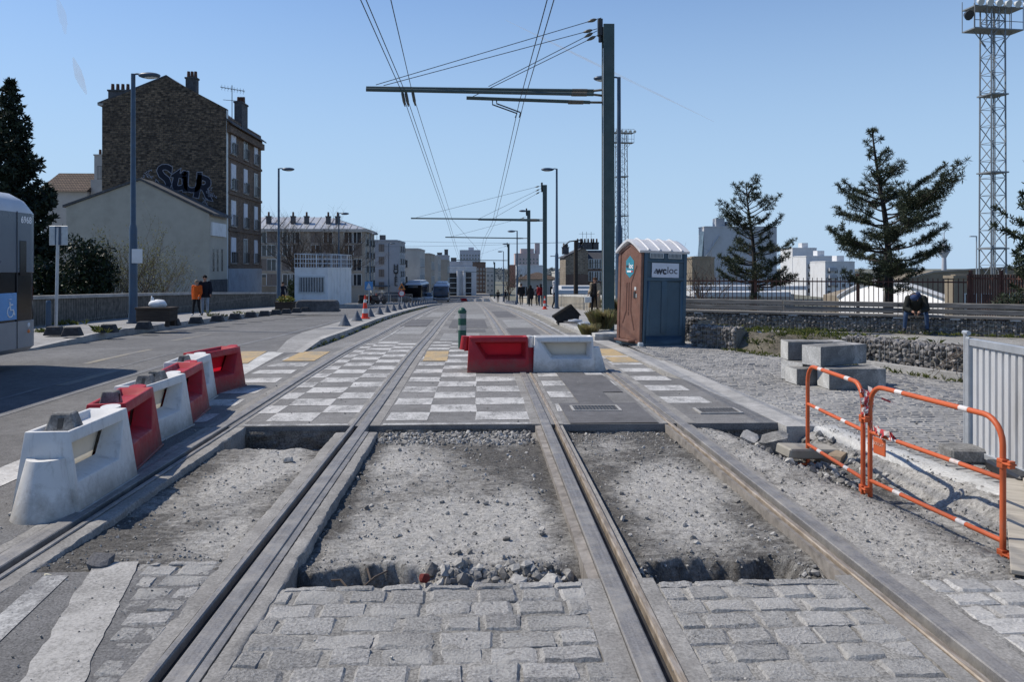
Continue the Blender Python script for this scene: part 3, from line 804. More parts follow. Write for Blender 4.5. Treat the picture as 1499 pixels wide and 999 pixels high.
# individual larger lumps
def lump(x, y, z, r, label, flat=.7, mat=STONE, name='broken_concrete', cat='rubble'):
    m = MB(); stone(m, (0, 0, 0), r, flat, ICO2, .4)
    o = m.build(name, mat); o.location = (x, y, z+r*flat*.5); T(o, label, cat); return o
lump(-2.23, 4.83, -.02, .065, 'dark fist-sized lump of broken asphalt beside the pale slab', .8, ASPH_D)
lump(-1.78, 7.55, -.05, .05, 'small pale rounded stone lying in the left-hand pit', .6)
lump(3.12, 8.35, -.16, .15, 'large angular block of broken concrete under the corner of the kerb', .8, BLOCK)
lump(2.88, 8.52, -.1, .085, 'flat concrete fragment left of the larger broken block', .6, CONC)
lump(3.50, 7.95, -.2, .14, 'brownish broken stone at the end of the tipped slab by the fence', .7, pm('brown_stone', (.26,.20,.14), .3, 9, .9, .6))
lump(4.0, 5.45, -.10, .06, 'small stone on the trench floor near the fence foot', .8)
lump(-.33, 4.78, -.10, .035, 'piece of broken red brick in the near rubble edge', .8, pm('red_brick', (.16,.03,.025), .2, 9, .9, .4), 'brick_fragment', 'brick')
lump(.40, 4.62, -.10, .07, 'grey rubble chunk by the third rail at the near pit edge', .8)
lump(.22, 4.66, -.10, .055, 'small grey rubble chunk in the near edge of the middle pit', .8)
lump(-2.45, 4.70, -.02, .03, 'pale yellowish crumb of plaster beside the leftmost rail', .5, pm('plaster', (.55,.52,.40), .2, 9, .9, .4))
m = MB().box((-.32,-.11,-.05),(.32,.11,.05)); o = m.build('stone_slab', pm('slab_stone', (.30,.28,.24), .25, 6, .9, .5, dirt=(.16,.15,.13)), bevel=.015); o.location = (3.28, 7.95, -.09); o.rotation_euler = (.12, .1, .35)
T(o, 'tipped rectangular stone slab in the trench behind the left fence post', 'stone slab')
m = MB()
for a in [((0,0,0),(.10,.10,.06),(.16,.22,.05)),((.08,.08,.05),(.05,.16,.09)),((-.02,.02,.0),(-.10,.12,.04),(-.16,.14,.03))]: m.tube(a, .006, 5)
o = m.build('dry_twig', TWIG); o.location = (-.72, 4.66, -.13); T(o, 'dry forked twig lying in the hole at the near pit edge', 'twig')
# ================================================================== BARRIERS
def barrier(name, label, colour, loc, rz, z=0.0, group='plastic water barriers'):
    """1.0 m hollow plastic barrier; long axis y, nose at -y"""
    shell, thin = (PL_W, PL_WT) if colour == 'white' else (PL_R, PL_RT)
    t = E(name, (loc[0], loc[1], z), label, 'barrier', group, rz)
    L, H, B, A = .52, .585, .235, .155
    def hw(zz): return lerp(B, A, zz/H)
    mb = MB()
    for s in (1, -1):
        y0, y1 = -L, L; ya, yb, yc, yd = -L+.05, L-.12, L-.30, -L+.06
        zb, zt = .22, .50
        o = [(s*B, y0, 0), (s*B, y1, 0), (s*A, y1-.03, H), (s*A, y0+.03, H)]
        w = [(s*hw(zb), yd, zb), (s*hw(zb), yc, zb), (s*hw(zt), yb, zt), (s*hw(zt), ya, zt)]
        q = [(s*.03, yd+.07, zb+.05), (s*.03, yc-.03, zb+.05), (s*.03, yb-.07, zt-.03), (s*.03, ya+.07, zt-.03)]
        fs = [(0,1,5,4),(1,2,6,5),(2,3,7,6),(3,0,4,7)]
        if s < 0: fs = [tuple(reversed(f)) for f in fs]
        mb.add(o+w, fs)
        fs = [(0,1,5,4),(1,2,6,5),(2,3,7,6),(3,0,4,7)]
        if s < 0: fs = [tuple(reversed(f)) for f in fs]
        mb.add(w+q, fs)
    # ends, bottom
    for y, yt, d in ((-L, -L+.03, 1), (L, L-.03, -1)):
        f = [(0,1,2,3)] if d == 1 else [(3,2,1,0)]
        mb.add([(-B,y,0),(B,y,0),(A,yt,H),(-A,yt,H)], f)
    mb.add([(-B,-L,0),(B,-L,0),(B,L,0),(-B,L,0)], [(3,2,1,0)])
    # top rim and open tray
    yt = L-.03; i_ = .028
    a = [(-A,-yt,H),(A,-yt,H),(A,yt,H),(-A,yt,H)]; b = [(-A+i_,-yt+i_,H),(A-i_,-yt+i_,H),(A-i_,yt-i_,H),(-A+i_,yt-i_,H)]
    c = [(-A+.05,-yt+.12,H-.06),(A-.05,-yt+.12,H-.06),(A-.05,yt-.12,H-.06),(-A+.05,yt-.12,H-.06)]
    mb.add(a+b+c, [(0,1,5,4),(1,2,6,5),(2,3,7,6),(3,0,4,7),(4,5,9,8),(5,6,10,9),(6,7,11,10),(7,4,8,11),(8,9,10,11)])
    # foot flange
    mb.box((-B-.015,-L-.005,0),(-B+.01,L+.005,.022)); mb.box((B-.01,-L-.005,0),(B+.015,L+.005,.022))
    mb.build('shell', shell, t, smooth=35, bevel=.014, seg=2)
    mm = MB()
    mm.add([(.0,-L+.10,.25),(.0,L-.32,.25),(.0,L-.17,.49),(.0,-L+.09,.49)], [(0,1,2,3)])
    mm.build('glow_membrane', thin, t)  # sheet added in the opening to glow with the sun behind it
    # nose
    n = MB(); k = 12; hN = .40
    for lvl in (0,):
        bot = [(.215*math.cos(PI+PI*i/k)*1.0, -L+.02+.235*math.sin(PI+PI*i/k), 0) for i in range(k+1)]
        top = [(.135*math.cos(PI+PI*i/k), -L+.06+.16*math.sin(PI+PI*i/k), hN) for i in range(k+1)]
        rim = [(.085*math.cos(PI+PI*i/k), -L+.06+.10*math.sin(PI+PI*i/k), hN) for i in range(k+1)]
        low = [(.08*math.cos(PI+PI*i/k), -L+.06+.095*math.sin(PI+PI*i/k), hN-.09) for i in range(k+1)]
        m = k+1; fs = []
        for i in range(k):
            fs += [(i, i+1, m+i+1, m+i), (m+i, m+i+1, 2*m+i+1, 2*m+i), (2*m+i, 2*m+i+1, 3*m+i+1, 3*m+i)]
        fs.append(tuple(range(3*m, 4*m)))
        n.add(bot+top+rim+low, fs)
    n.build('nose', shell, t, smooth=40)
    # hook at the other end
    h = MB()
    h.tube([(0, L+.045, .36), (0, L+.02, H+.004)], [.085, .078], 12); h.box((-.05, L-.06, .34), (.05, L+.05, H-.03))
    h.build('hook', shell, t, smooth=40)
    return t
g = 'plastic barriers in a row beside the leftmost rail'
def rowb(col, x, y, rz, label): return barrier('water_barrier', label, col, (x, y), rz, 0, g)
rowb('white', -3.08, 6.33, R(1), 'scuffed white plastic barrier nearest the camera in the row beside the leftmost rail')
rowb('red', -3.27, 7.50, R(9), 'red plastic barrier with a dark weight on top, between the two nearest white barriers')
rowb('white', -3.42, 8.54, R(-2), 'second white plastic barrier of the row, carrying two concrete weights')
rowb('red', -3.52, 9.60, R(7), 'red plastic barrier in the middle of the row, mostly hidden behind the second white one')
rowb('white', -3.76, 10.55, R(4), 'third white plastic barrier of the row, in front of the far red barrier')
barrier('water_barrier', 'farthest red plastic barrier at the end of the left-hand row', 'red', (-3.80, 11.62), R(-12), 0, g)
g2 = 'barriers set across the right-hand track'
barrier('water_barrier', 'red plastic barrier standing across the track next to the green bollard', 'red', (.30, 13.62), R(91), .006, g2)
barrier('water_barrier', 'white plastic barrier standing across the third rail beside the red one', 'white', (1.40, 13.62), R(90), .006, g2)
# concrete weights lying in the trays
def weight(x, y, z, rz, label, s=1.0):
    t = E('concrete_weight', (x, y, z), label, 'concrete weight', 'concrete weights on the barriers', rz, s)
    b = MB(); h = .19
    b.add([(-.15,-.12,0),(.15,-.12,0),(.15,.12,0),(-.15,.12,0),(-.09,-.09,h),(.09,-.09,h),(.09,.09,h),(-.09,.09,h)],
          [(3,2,1,0),(4,5,6,7),(0,1,5,4),(1,2,6,5),(2,3,7,6),(3,0,4,7)])
    b.build('block', BLOCK, t, bevel=.012)
    m = MB(); m.prism([(-.025,.05),(.02,.05),(.03,.15),(-.015,.15)], -.1155, -.095); m.build('hand_slot', DARKM, t)
    return t
weight(-3.08, 6.10, .53, R(8), 'grey concrete weight with a slot on the nearest white barrier', 0.78)
weight(-3.28, 7.30, .53, R(100), 'dark concrete weight sunk in the tray of the nearest red barrier', 0.66)
weight(-3.42, 8.38, .53, R(5), 'nearer of two grey concrete weights on the second white barrier', 0.66)
weight(-3.43, 8.70, .53, R(-10), 'farther of two grey concrete weights on the second white barrier', 0.66)
weight(-3.76, 10.4, .53, R(5), 'small concrete weight on the third white barrier of the row', 0.55)

# ================================================================== ORANGE PEDESTRIAN FENCE
def fence(p0, p1, z0, label, sign=False):
    d = Vector((p1[0]-p0[0], p1[1]-p0[1], 0)); L = d.length
    t = E('pedestrian_barrier', (p0[0], p0[1], z0), label, 'crowd barrier', 'orange tubular pedestrian barriers', math.atan2(d.y, d.x))
    r = .0195; H = .985; rc = .17
    pts = [(0,0,0),(0,0,H-rc)]+[(rc-rc*math.cos(a), 0, H-rc+rc*math.sin(a)) for a in [PI/2*i/6 for i in range(1, 7)]]
    pts += [(L-rc+rc*math.sin(a), 0, H-rc+rc*math.cos(a)) for a in [PI/2*i/6 for i in range(0, 7)]]+[(L,0,0)]
    MB().tube(pts, r, 10).build('frame', ORANGE, t, smooth=50)
    for zz in (.60, .20): MB().tube([(0,0,zz),(L,0,zz)], r*.86, 10).build('rail', ORANGE, t, smooth=50)
    for zz, fr in ((H, (.27,.76)), (.60, (.22,.70)), (.20, (.25,.74))):
        for f in fr: MB().tube([(L*f-.045,0,zz),(L*f+.045,0,zz)], (r if zz == H else r*.86)+.0012, 10).build('reflective_band', BANDW, t, smooth=50)
    for x in (0, L):
        MB().box((x-.018,-.20,-.01),(x+.018,.20,.012)).build('foot', ORANGE, t, bevel=.004)
    for zz in (.70, .12):
        x, s = L, 1; m = MB()
        m.box((x-.026,-.026,zz),(x+.09*s,.026,zz+.012)).box((x-.026,-.026,zz-.03),(x+.026,.026,zz+.03)).box((x+.06,-.02,zz-.02),(x+.085,.02,zz+.03))
        m.build('coupling_hook', ORANGE, t, bevel=.003)
    if sign:
        s_ = MB().box((.05,-.006,.44),(.215,.006,.575)); pl_ = s_.build('sign_plate', ORANGE, t, bevel=.005)
        m = MB(); text_mesh('SOULAT', .036, .0015, .0, 0, TR(.132,-.008,.525) @ FACE_Y, m); m.build('lettering', pm('faded_lettering', (.55,.33,.25), .3, 40, .6, 0), pl_)
    return t
def fence_local(t): pass
fence((3.24, 7.86), (3.17, 6.56), -.20, 'farther orange tubular pedestrian barrier, with one end by the kerb corner')
fence((3.20, 6.50), (3.335, 5.02), -.20, 'nearer orange tubular pedestrian barrier with hanging plate, ending beside the pale plank', True)
# red and white tape
def ribbon(mb, pts, w, ax=(0,0,1)):
    ax = Vector(ax); n = len(pts)
    for i in range(n-1):
        a, b = Vector(pts[i]), Vector(pts[i+1]); k = ax*w*.5
        tw = Vector((rnd.uniform(-.3,.3), rnd.uniform(-.3,.3), 1))*w*.5
        mb.quad(a-k, b-tw, b+tw, a+k, i % 2); ax = tw/(w*.5)
mb = MB()
c = Vector((3.19, 6.53, .62))
for q in range(5):
    pts = []; p = c+Vector((rnd.uniform(-.02,.02), 0, rnd.uniform(-.06,.06)))
    for k in range(14):
        a = k*.9+q; pts.append(p+Vector((.035*math.cos(a), .045*math.sin(a), .012*k-.05)))
    ribbon(mb, pts, .035)
ribbon(mb, [c+Vector((.01,-.02,-.02))+Vector((.012*math.sin(k), -.01*k, -.035*k)) for k in range(8)], .04, (0,1,0))
ribbon(mb, [c+Vector((-.035,-.02,.0))+Vector((.012*math.sin(k*2), -.004*k, -.03*k)) for k in range(7)], .035, (0,1,0))
ribbon(mb, [c+Vector((.03,-.03,.07)), c+Vector((.09,-.06,.06)), c+Vector((.15,-.09,.035)), c+Vector((.19,-.12,.02))], .016)
for q in range(4):
    ribbon(mb, [Vector((3.205+.02*math.sin(k*1.3+q), 6.47-.055*k, .425+.03*math.sin(k*1.7+q*2))) for k in range(7)], .035)
o = mb.build('warning_tape', [BANDW, BANDR]); T(o, 'tangled red and white warning tape tied round the joint of the orange barriers', 'tape')

# ================================================================== GREY HOARDING, FOOT, PLANK
h0, h1 = Vector((4.50, 7.24, .04)), Vector((4.28, 4.4, .04))
t = E('hoarding_panel', (h0.x, h0.y, .05), 'grey corrugated steel hoarding panel on a dark concrete foot at the right', 'hoarding', None, math.atan2(h1.y-h0.y, h1.x-h0.x))
L = (h1-h0).length; H = 1.02
mb = MB(); x = .05; pts = []
while x < L-.05:
    pts += [(x, 0), (x+.060, 0), (x+.072, -.028), (x+.088, -.028), (x+.10, 0)]; x += .10
for i in range(len(pts)-1):
    a, b = pts[i], pts[i+1]
    mb.quad((a[0],-a[1],.05),(b[0],-b[1],.05),(b[0],-b[1],H-.02),(a[0],-a[1],H-.02))
mb.build('corrugated_sheet', SHEET, t)
fr = MB().box((.0,-.02,H-.035),(L,.035,H+.03)).box((0,-.02,.0),(L,.035,.05)); fr.build('rail', GALV, t, bevel=.004)
for x in (-.005, L): MB().box((x-.03,-.03,-.02),(x+.03,.04,H+.03)).build('upright', GALV, t, bevel=.004)
MB().tube([(-.075,0,-.02),(-.075,0,H+.07)], .021, 10).tube([(-.075,0,H+.03),(.0,0,H+.03)], .012, 6).tube([(-.11,0,H+.075),(-.02,0,H+.075)], .022, 8).build('post', GALV, t, smooth=50)
foot = MB().box((-.22,-.14,0),(.22,.14,.13)).build('concrete_weight_block', BLOCK, bevel=.02); foot.location = (4.42, 7.12, .004); foot.rotation_euler = (0,0,-.1)
T(foot, 'dark rectangular concrete foot under the end post of the grey hoarding', 'concrete foot')
foot = MB().box((-.30,-.11,0),(.30,.11,.09)).build('rubber_block', BLACKP, bevel=.02); foot.location = (4.42, 6.5, .004); foot.rotation_euler = (0,0,1.4)
T(foot, 'low black rubber foot lying under the middle of the grey hoarding', 'rubber foot')
def board(a, b, w, th, label):
    a, b = Vector(a), Vector(b); d = b-a; L = d.length
    o = MB().box((0,-w/2,0),(L,w/2,th)).build('plank', PLANK, bevel=.004); o.location = a
    o.rotation_euler = (0, -math.atan2(d.z, math.hypot(d.x, d.y)), math.atan2(d.y, d.x)); T(o, label, 'plank'); return o
board(P(1499,842,4.62)+Vector((0,0,-.01)), P(1484,712,6.45)+Vector((0,0,.03)), .13, .03, 'pale wooden plank with shadows across it beside the fence foot')
board(P(1540,842,4.62)+Vector((0,0,.0)), P(1510,712,6.4)+Vector((0,0,.04)), .12, .03, 'darker edge plank right of the pale plank at the frame edge')
# concrete blocks
def block(x, y, z, l, w, h, rz, label, rx=0):
    mb_ = MB().box((0,0,0),(l,w,h)); mb_.m[-1] = 1; o = mb_.build('concrete_block', [BLOCK, CONC_L], bevel=.007); o.location = (x, y, z); o.rotation_euler = (rx, 0, rz)  # sun-facing end in paler concrete: the light on it is in the colour
    T(o, label, 'concrete block', 'stacked concrete blocks by the gabion'); return o
block(4.96, 11.28, .01, .82, .43, .30, R(-1), 'lower front concrete block of the stack with a pale end face')
block(4.88, 12.02, .01, .80, .45, .30, R(24), 'lowest rear concrete block of the stack, mostly hidden')
block(4.68, 11.75, .01, .38, .40, .24, R(3), 'small pale concrete block at the lower left of the stack')
block(4.92, 11.46, .315, .96, .36, .29, R(25), 'upper front concrete block lying askew on the lower one')
block(4.76, 12.30, .315, .92, .38, .29, R(-4), 'upper rear concrete block of the stack behind the askew one')

# ================================================================== PORTABLE TOILET
phi = R(17)
A_ = Vector((3.54, 17.7, .0)); u = Vector((math.cos(phi), math.sin(phi), 0)); w_ = Vector((-math.sin(phi), math.cos(phi), 0))
ctr = A_+u*.56+w_*.56
t = E('portable_toilet', (ctr.x, ctr.y, .03), 'blue and brown portable toilet with white roof standing on the square', 'portable toilet', None, phi)
t.rotation_euler = (0, R(1.6), phi)
a = .56; ze, zp = 2.10, 2.27
b = MB()                                             # blue walls, gabled
b.add([(-a+.04,-a,.0),(a,-a,0),(a,a,0),(-a+.04,a,0),(-a+.04,-a,ze),(a,-a,ze),(a,a,ze),(-a+.04,a,ze),(-a+.04,0,zp),(a,0,zp)],
      [(0,1,5,4),(1,2,6,9,5),(2,3,7,6),(3,0,4,8,7),(4,5,9,8),(6,7,8,9),(3,2,1,0)])
for s in (-1, 1):
    y0 = s*a; y1 = s*(a+.022)
    def rib(x0, x1, z0, z1): b.box((x0, min(y0,y1), z0), (x1, max(y0,y1), z1))
    rib(-a+.04,-a+.12,.0,ze); rib(a-.08,a,.0,ze); rib(-.07,.07,.25,1.42); rib(-a+.12,a-.08,.0,.2); rib(-a+.12,a-.08,1.42,1.50); rib(-a+.12,-a+.2,.2,1.42); rib(a-.16,a-.08,.2,1.42); rib(-.03,.03,1.88,ze); rib(-a+.12,a-.08,1.84,1.88)
b.build('wall', WC_B, t, bevel=.008, smooth=35, seg=2)
MB().box((-a-.03,-a-.03,-.06),(a+.03,a+.03,.03)).box((-a+.02,-a+.05,-.10),(a-.02,-a+.2,-.06)).box((-a+.02,a-.2,-.10),(a-.02,a-.05,-.06)).build('skid_base', WC_B, t, bevel=.01)
for x in (-.21, .25):                                # louvre vents
    m = MB().box((x-.17,-a-.026,1.925),(x+.17,-a+.01,2.04)); v = m.build('vent', SHEEN, t, bevel=.004)
    m = MB()
    for k in range(9): m.box((x-.15+k*.034,-a-.032,1.94),(x-.15+k*.034+.012,-a-.024,2.025))
    m.build('louvre', DARKM, v)
# front: brown frame and door
f = MB()
out = [(-a,-.02),(-a,ze),(0,zp+.0),(a,ze),(a,-.02)]
def fr_poly(poly_o, poly_i, x0, x1, mb):
    n = len(poly_o)
    for i in range(n):
        j = (i+1) % n
        o0, o1, i0, i1 = poly_o[i], poly_o[j], poly_i[i], poly_i[j]
        vs = [(x0,-p[0],p[1]) for p in (o0,o1,i1,i0)]+[(x1,-p[0],p[1]) for p in (o0,o1,i1,i0)]
        mb.add(vs, [(0,1,2,3),(7,6,5,4),(0,4,5,1),(1,5,6,2),(2,6,7,3),(3,7,4,0)])
fr_poly(out, [(-a+.12,.07),(-a+.12,ze-.06),(0,zp-.07),(a-.12,ze-.06),(a-.12,.07)], -a-.03, -a+.04, f)
f.build('door_frame', WC_BR, t, bevel=.01)
d = MB(); d.add([(x,-p[0],p[1]) for x in (-a-.012,-a+.03) for p in [(-a+.125,.075),(-a+.125,ze-.065),(0,zp-.075),(a-.125,ze-.065),(a-.125,.075)]],
      [(0,1,2,3,4),(9,8,7,6,5),(0,5,6,1),(1,6,7,2),(2,7,8,3),(3,8,9,4),(4,9,5,0)])
door = d.build('door', WC_BR, t, bevel=.006)
gr = MB()                                            # dark pressed grooves: three bars flaring below and above
xx = -a-.017
def bar(p, q, w=.02):
    (y0,z0), (y1,z1) = p, q; dx = Vector((y1-y0, z1-z0)).normalized(); n = Vector((-dx.y, dx.x))*w
    gr.add([(x, yy, zz) for x in (xx, xx+.012) for yy, zz in ((y0-n.x,z0-n.y),(y1-n.x,z1-n.y),(y1+n.x,z1+n.y),(y0+n.x,z0+n.y))], [(3,2,1,0),(4,5,6,7),(0,1,5,4),(1,2,6,5),(2,3,7,6),(3,0,4,7)])
for y in (.13, .02, -.09): bar((y,.72),(y,1.36))
bar((.13,.72),(.30,.42)); bar((-.09,.72),(-.26,.30)); bar((.02,.70),(.02,.62)); bar((-.09,1.36),(-.33,1.75))
gr.build('pressed_groove', WC_BD, door)
MB().box((-a-.03,-.30,1.02),(-a-.008,-.22,1.17)).build('lock', DARKM, door, bevel=.006)
MB().box((-a-.022,-.33,1.20),(-a-.008,-.25,1.27)).box((-a-.026,-.36,1.03),(-a-.008,-.335,1.12)).build('lock_indicator', SHEEN, door)
MB().box((-a-.20,-.36,.03),(-a-.02,.36,.075)).build('door_step', WC_BR, t, bevel=.012)
MB().box((-a-.06,-a-.05,-.05),(-a+.06,-a+.04,.05)).build('corner_foot', SHEEN, t, bevel=.02)
# logos
hx = MB(); pts = [(-.19,1.58),(-.0,1.47),(.19,1.58),(.19,1.86),(0,1.98),(-.19,1.86)]
hx.add([(-a-.0175,-p[0],p[1]) for p in pts], [(5,4,3,2,1,0)])
hs = hx.build('round_sticker', LOGO_T, door)
MF = TR(-a-.021, 0, 0) @ RZ(-PI/2)
m = MB(); text_mesh('loc', .17, .001, .004, 0, MF @ TR(.06,0,1.74) @ FACE_Y, m); m.add([(-a-.021,y,z) for y, z in ((.13,1.60),(-.07,1.60),(-.07,1.64),(.13,1.64))], [(0,1,2,3)]); m.build('lettering', LETTER_W, hs)
m = MB(); text_mesh('wc', .13, .001, .003, 0, MF @ TR(-.10,0,1.74) @ FACE_Y, m); m.build('lettering', LETTER, hs)
m = MB(); m.add([(-a-.022,y,z) for y, z in ((-.08,1.60),(-.15,1.60),(-.15,1.64),(-.08,1.64))], [(0,1,2,3)]); m.build('red_strip', BANDR, hs)
sg = MB().box((-.335,-a-.034,1.50),(.345,-a-.022,1.82)).build('sign', SIGNW, t)
m = MB(); text_mesh('wc', .225, .001, .010, 0, TR(-.105,-a-.036,1.645) @ FACE_Y, m); text_mesh('loc', .225, .001, .001, 0, TR(.175,-a-.036,1.655) @ FACE_Y, m)
m.add([(x,-a-.0365,z) for x, z in ((-.30,1.59),(-.22,1.59),(-.25,1.67))], [(0,1,2)])
m.build('lettering', LETTER, sg)
MB().add([(x,-a-.0375,z) for x, z in ((-.275,1.605),(-.245,1.605),(-.255,1.64))], [(0,1,2)]).build('emblem', SIGNW, sg)
r = MB(); n = 12                                     # arched roof, ridge front to back
def arc(k, rr=0): 
    v = -1+2*k/n; return v*(a+.05), ze-.01+(zp+.10-ze)*(1-abs(v)**1.35)+rr
xs_ = [-a-.09, a+.05]; vs = []; fs = []
for x in xs_:
    for k in range(n+1): y, z = arc(k); vs.append((x, y, z))
    for k in range(n+1): y, z = arc(k); vs.append((x, y*.96, z-.05))
q = n+1
for k in range(n):
    fs += [(k, 2*q+k, 2*q+k+1, k+1), (q+k+1, 3*q+k+1, 3*q+k, q+k), (k, k+1, q+k+1, q+k), (2*q+k+1, 2*q+k, 3*q+k, 3*q+k+1)]
fs += [(0, q, 3*q, 2*q), (n, 2*q+n, 3*q+n, q+n)]
r.add(vs, fs); rf = r.build('roof', WC_W, t, smooth=40)
m = MB()
for x in (-.42,-.14,.14,.42):
    m.tube([(x, arc(k)[0]*.97, arc(k, .012)[1]) for k in range(n+1)], .028, 6)
m.build('roof_rib', WC_W, rf, smooth=60)
# ================================================================== POLES, LAMPS, OVERHEAD LINE
def lamp(loc, H, side, label, r=.085, col=None, group='blue street lamps'):
    t = E('street_lamp', loc, label, 'street lamp', group)
    col = col or LAMPB
    MB().tube([(0,0,0),(0,0,H*.38),(0,0,H*.40),(0,0,H)], [r*1.25,r*1.15,r*.8,r*.62], 12).build('pole', col, t, smooth=50)
    MB().cyl((0,0), r*1.9, r*1.9, 0, .06, 12).cyl((0,0), r*1.45, r*1.3, .06, .35, 12).build('base', col, t, smooth=50)
    MB().tube([(0,0,H-.02),(side*.12,0,H+.0),(side*.28,0,H-.02)], .03, 8).build('arm', col, t, smooth=50)
    MB().ball((side*.52,0,H-.05), (.36,.20,.10), 0, None, 14, 8).build('lamp_head', col, t, smooth=True)
    MB().ball((side*.54,0,H-.085), (.28,.16,.075), 0, None, 12, 6).build('lamp_glass', SHEEN, t, smooth=True)
    return t
def lampat(px, py_top, side, d, label, off=.18, r=.085):
    p = P(px, 400, d); z = gz(p.y)+off
    H = EYE+(HY-py_top)/F*d-z
    return lamp((p.x, p.y, z), H, side, label, r)
LS = {}
LS[0] = lampat(195, 108, 1, 26.3, 'blue street lamp with a white notice, in front of the cream gable on the left', r=.11)
lampat(408, 246.5, 1, 45, 'second blue street lamp on the left pavement, before the white cabin')
lampat(496, 312, 1, 69, 'blue street lamp rising behind the white cabin with railings')
lampat(542, 342, 1, 92, 'small blue street lamp at the corner of the zinc-roofed block')
lampat(569, 356, 1, 108, 'thin distant blue street lamp in front of the hotel building')
lampat(906, 113, -1, 27.5, 'blue street lamp half hidden behind the tall green catenary pole', r=.10)
lampat(815, 247, -1, 45, 'slim blue street lamp on the right pavement beside a walker in grey')
lampat(757, 338, -1, 73, 'thin distant blue street lamp on the right, left of the combined pole')
lampat(737, 368, -1, 120, 'most distant thin blue street lamp beside the far catenary pole')
nt = MB().box((.0,-.16,0),(.34,-.15,.46)).build('notice', WHITE); nt.location = (LS[0].location.x+.02, LS[0].location.y, EYE-.03+(HY-384)/F*26-.0); T(nt, 'white paper notice fixed to the nearest blue lamp post', 'notice')

def catenary(px, pytop, d, arms, label, rod=(), off=.0, r=.19, lampside=0, ppx=None):
    p = P(px, 400, d); z = gz(p.y)+off; H = EYE+(HY-pytop)/F*d-z
    t = E('catenary_pole', (p.x, p.y, z), label, 'catenary pole', 'green poles of the overhead tram line')
    m = MB().box((-r*.85,-r,0),(r*.85,-r*.72,H)).box((-r*.85,r*.72,0),(r*.85,r,H)).box((-r*.3,-r*.72,0),(r*.3,r*.72,H)).box((-r*1.5,-r*1.5,-.1),(r*1.5,r*1.5,.04)).box((-r*.85,-r*1.004,0),(-r*.3,-r*.74,H))
    m.build('mast', POLEG, t, bevel=.008)
    MB().box((-r*.95,-r*1.12,.2),(-r*.85,-r*.9,H*.92)).build('pale_strip', SHEEN, t)  # pale strip along the left edge of the mast
    hd = MB().box((-r*1.6,-.09,H-.32),(-r*.87,.09,H+.18)).cyl((-r*1.2,0),.06,.06,H-.5,H-.32,8); hd.build('tie_head', DARKM, t, bevel=.01)
    for q, (x0, y0, x1, y1, dy) in enumerate(arms):
        a, b = P(x0, y0, d), P(x1, y1, d); zz0, zz1 = a.z-z, b.z-z
        am = MB().tube([(a.x-p.x, dy, zz0),(b.x-p.x-.25, dy, zz1)], .052, 10).build('arm', POLEG, t, smooth=50)
        MB().tube([(b.x-p.x-.9, dy, zz1),(b.x-p.x-.45, dy, zz1)], .062, 8).tube([(b.x-p.x-.3, dy, zz1),(-r*.8, 0, zz1)], .035, 8).build('insulator', INSUL, am, smooth=50)
    for (x0, y0, x1, y1) in rod:
        a, b = P(x0, y0, d), P(x1, y1, d)
        A = Vector((a.x-p.x, 0, a.z-z)); B = Vector((b.x-p.x, 0, b.z-z))
        rd = MB().tube([A, B], .011, 5).build('tie_rod', WIRE, t)
        D = (A-B).normalized(); MB().tube([B+D*.15, B+D*.22, B+D*.3, B+D*.42], [.02,.05,.05,.02], 8).build('insulator', INSUL, rd, smooth=True)
    if lampside:
        MB().tube([(0,0,H-.05),(lampside*.3,0,H-.02)], .03, 6).ball((lampside*.55,0,H-.06), (.36,.2,.1), 0, None, 12, 6).build('lamp_head', LAMPB, t, smooth=True)
    return t
catenary(890, 37, 23.8, [(537,130,883,131.5,.16),(539,136,880,140,-.16),(683,145,876,150,0)],
         'tall green catenary pole carrying twin arms, standing behind the portable toilet',
         [(552,127,880,26),(563,128,874,42),(715,128,874,45),(690,144,878,50)])
catenary(797.5, 271, 57.5, [(602,320,795,321.5,.12),(700,322,795,323.5,0)], 'second green catenary pole with a long thin arm, right of the walkers',
         [(610,319,792,272),(700,321,792,276),(720,321,792,280)], .1, .17)
catenary(774, 308, 74, [(652,347.5,770,349,.1)], 'third green catenary pole combined with a street lamp', [(660,347,770,318)], .1, .17, -1)
catenary(744.5, 357, 118, [(668,381,744,381.5,0)], 'fourth green catenary pole, far away, with a lamp on its top', [(676,381,742,360)], .1, .17, -1)
catenary(724, 384, 180, [(675,398,723,398.5,0)], 'farthest green catenary pole, near the end of the street', [], .1, .17)
# wires
def wire(name, pts, label, cat, r=.009, sag=0, grp=None):
    full = []
    for i in range(len(pts)-1):
        a, b = Vector(pts[i]), Vector(pts[i+1])
        for k in range(10):
            f = k/10; q = a.lerp(b, f); q.z -= sag*4*f*(1-f); full.append(q)
    full.append(Vector(pts[-1]))
    o = MB().tube(full, r, 5).build(name, WIRE); T(o, label, cat, grp); return o
def PX(lst): return [P(*q) for q in lst]
far = [(655,326,57.5),(672,383,118),(682,400,180)]
wire('overhead_wire', [(-2.11,-4,6.62)]+PX([(588,134,23.8)])+PX(far), 'left wire of the pair above the left-hand track', 'overhead wire', .011, .05)
wire('overhead_wire', [(-2.00,-4,6.62)]+PX([(593,134,23.8),(658,326,57.5),(675,383,118),(684,400,180)]), 'right wire of the pair above the left-hand track', 'overhead wire', .011, .05)
wire('overhead_wire', [(-.75,-4,5.6)]+PX([(603,133,23.8),(662,322,57.5),(700,366,74)]), 'single wire running right of the pair above the left-hand track', 'overhead wire', .010, .0)
wire('overhead_wire', [(1.31,-4,6.60)]+PX([(760,150,23.8),(721,325,57.5),(708,350,74),(700,383,118)]), 'left wire of the pair above the right-hand track', 'overhead wire', .011, .05)
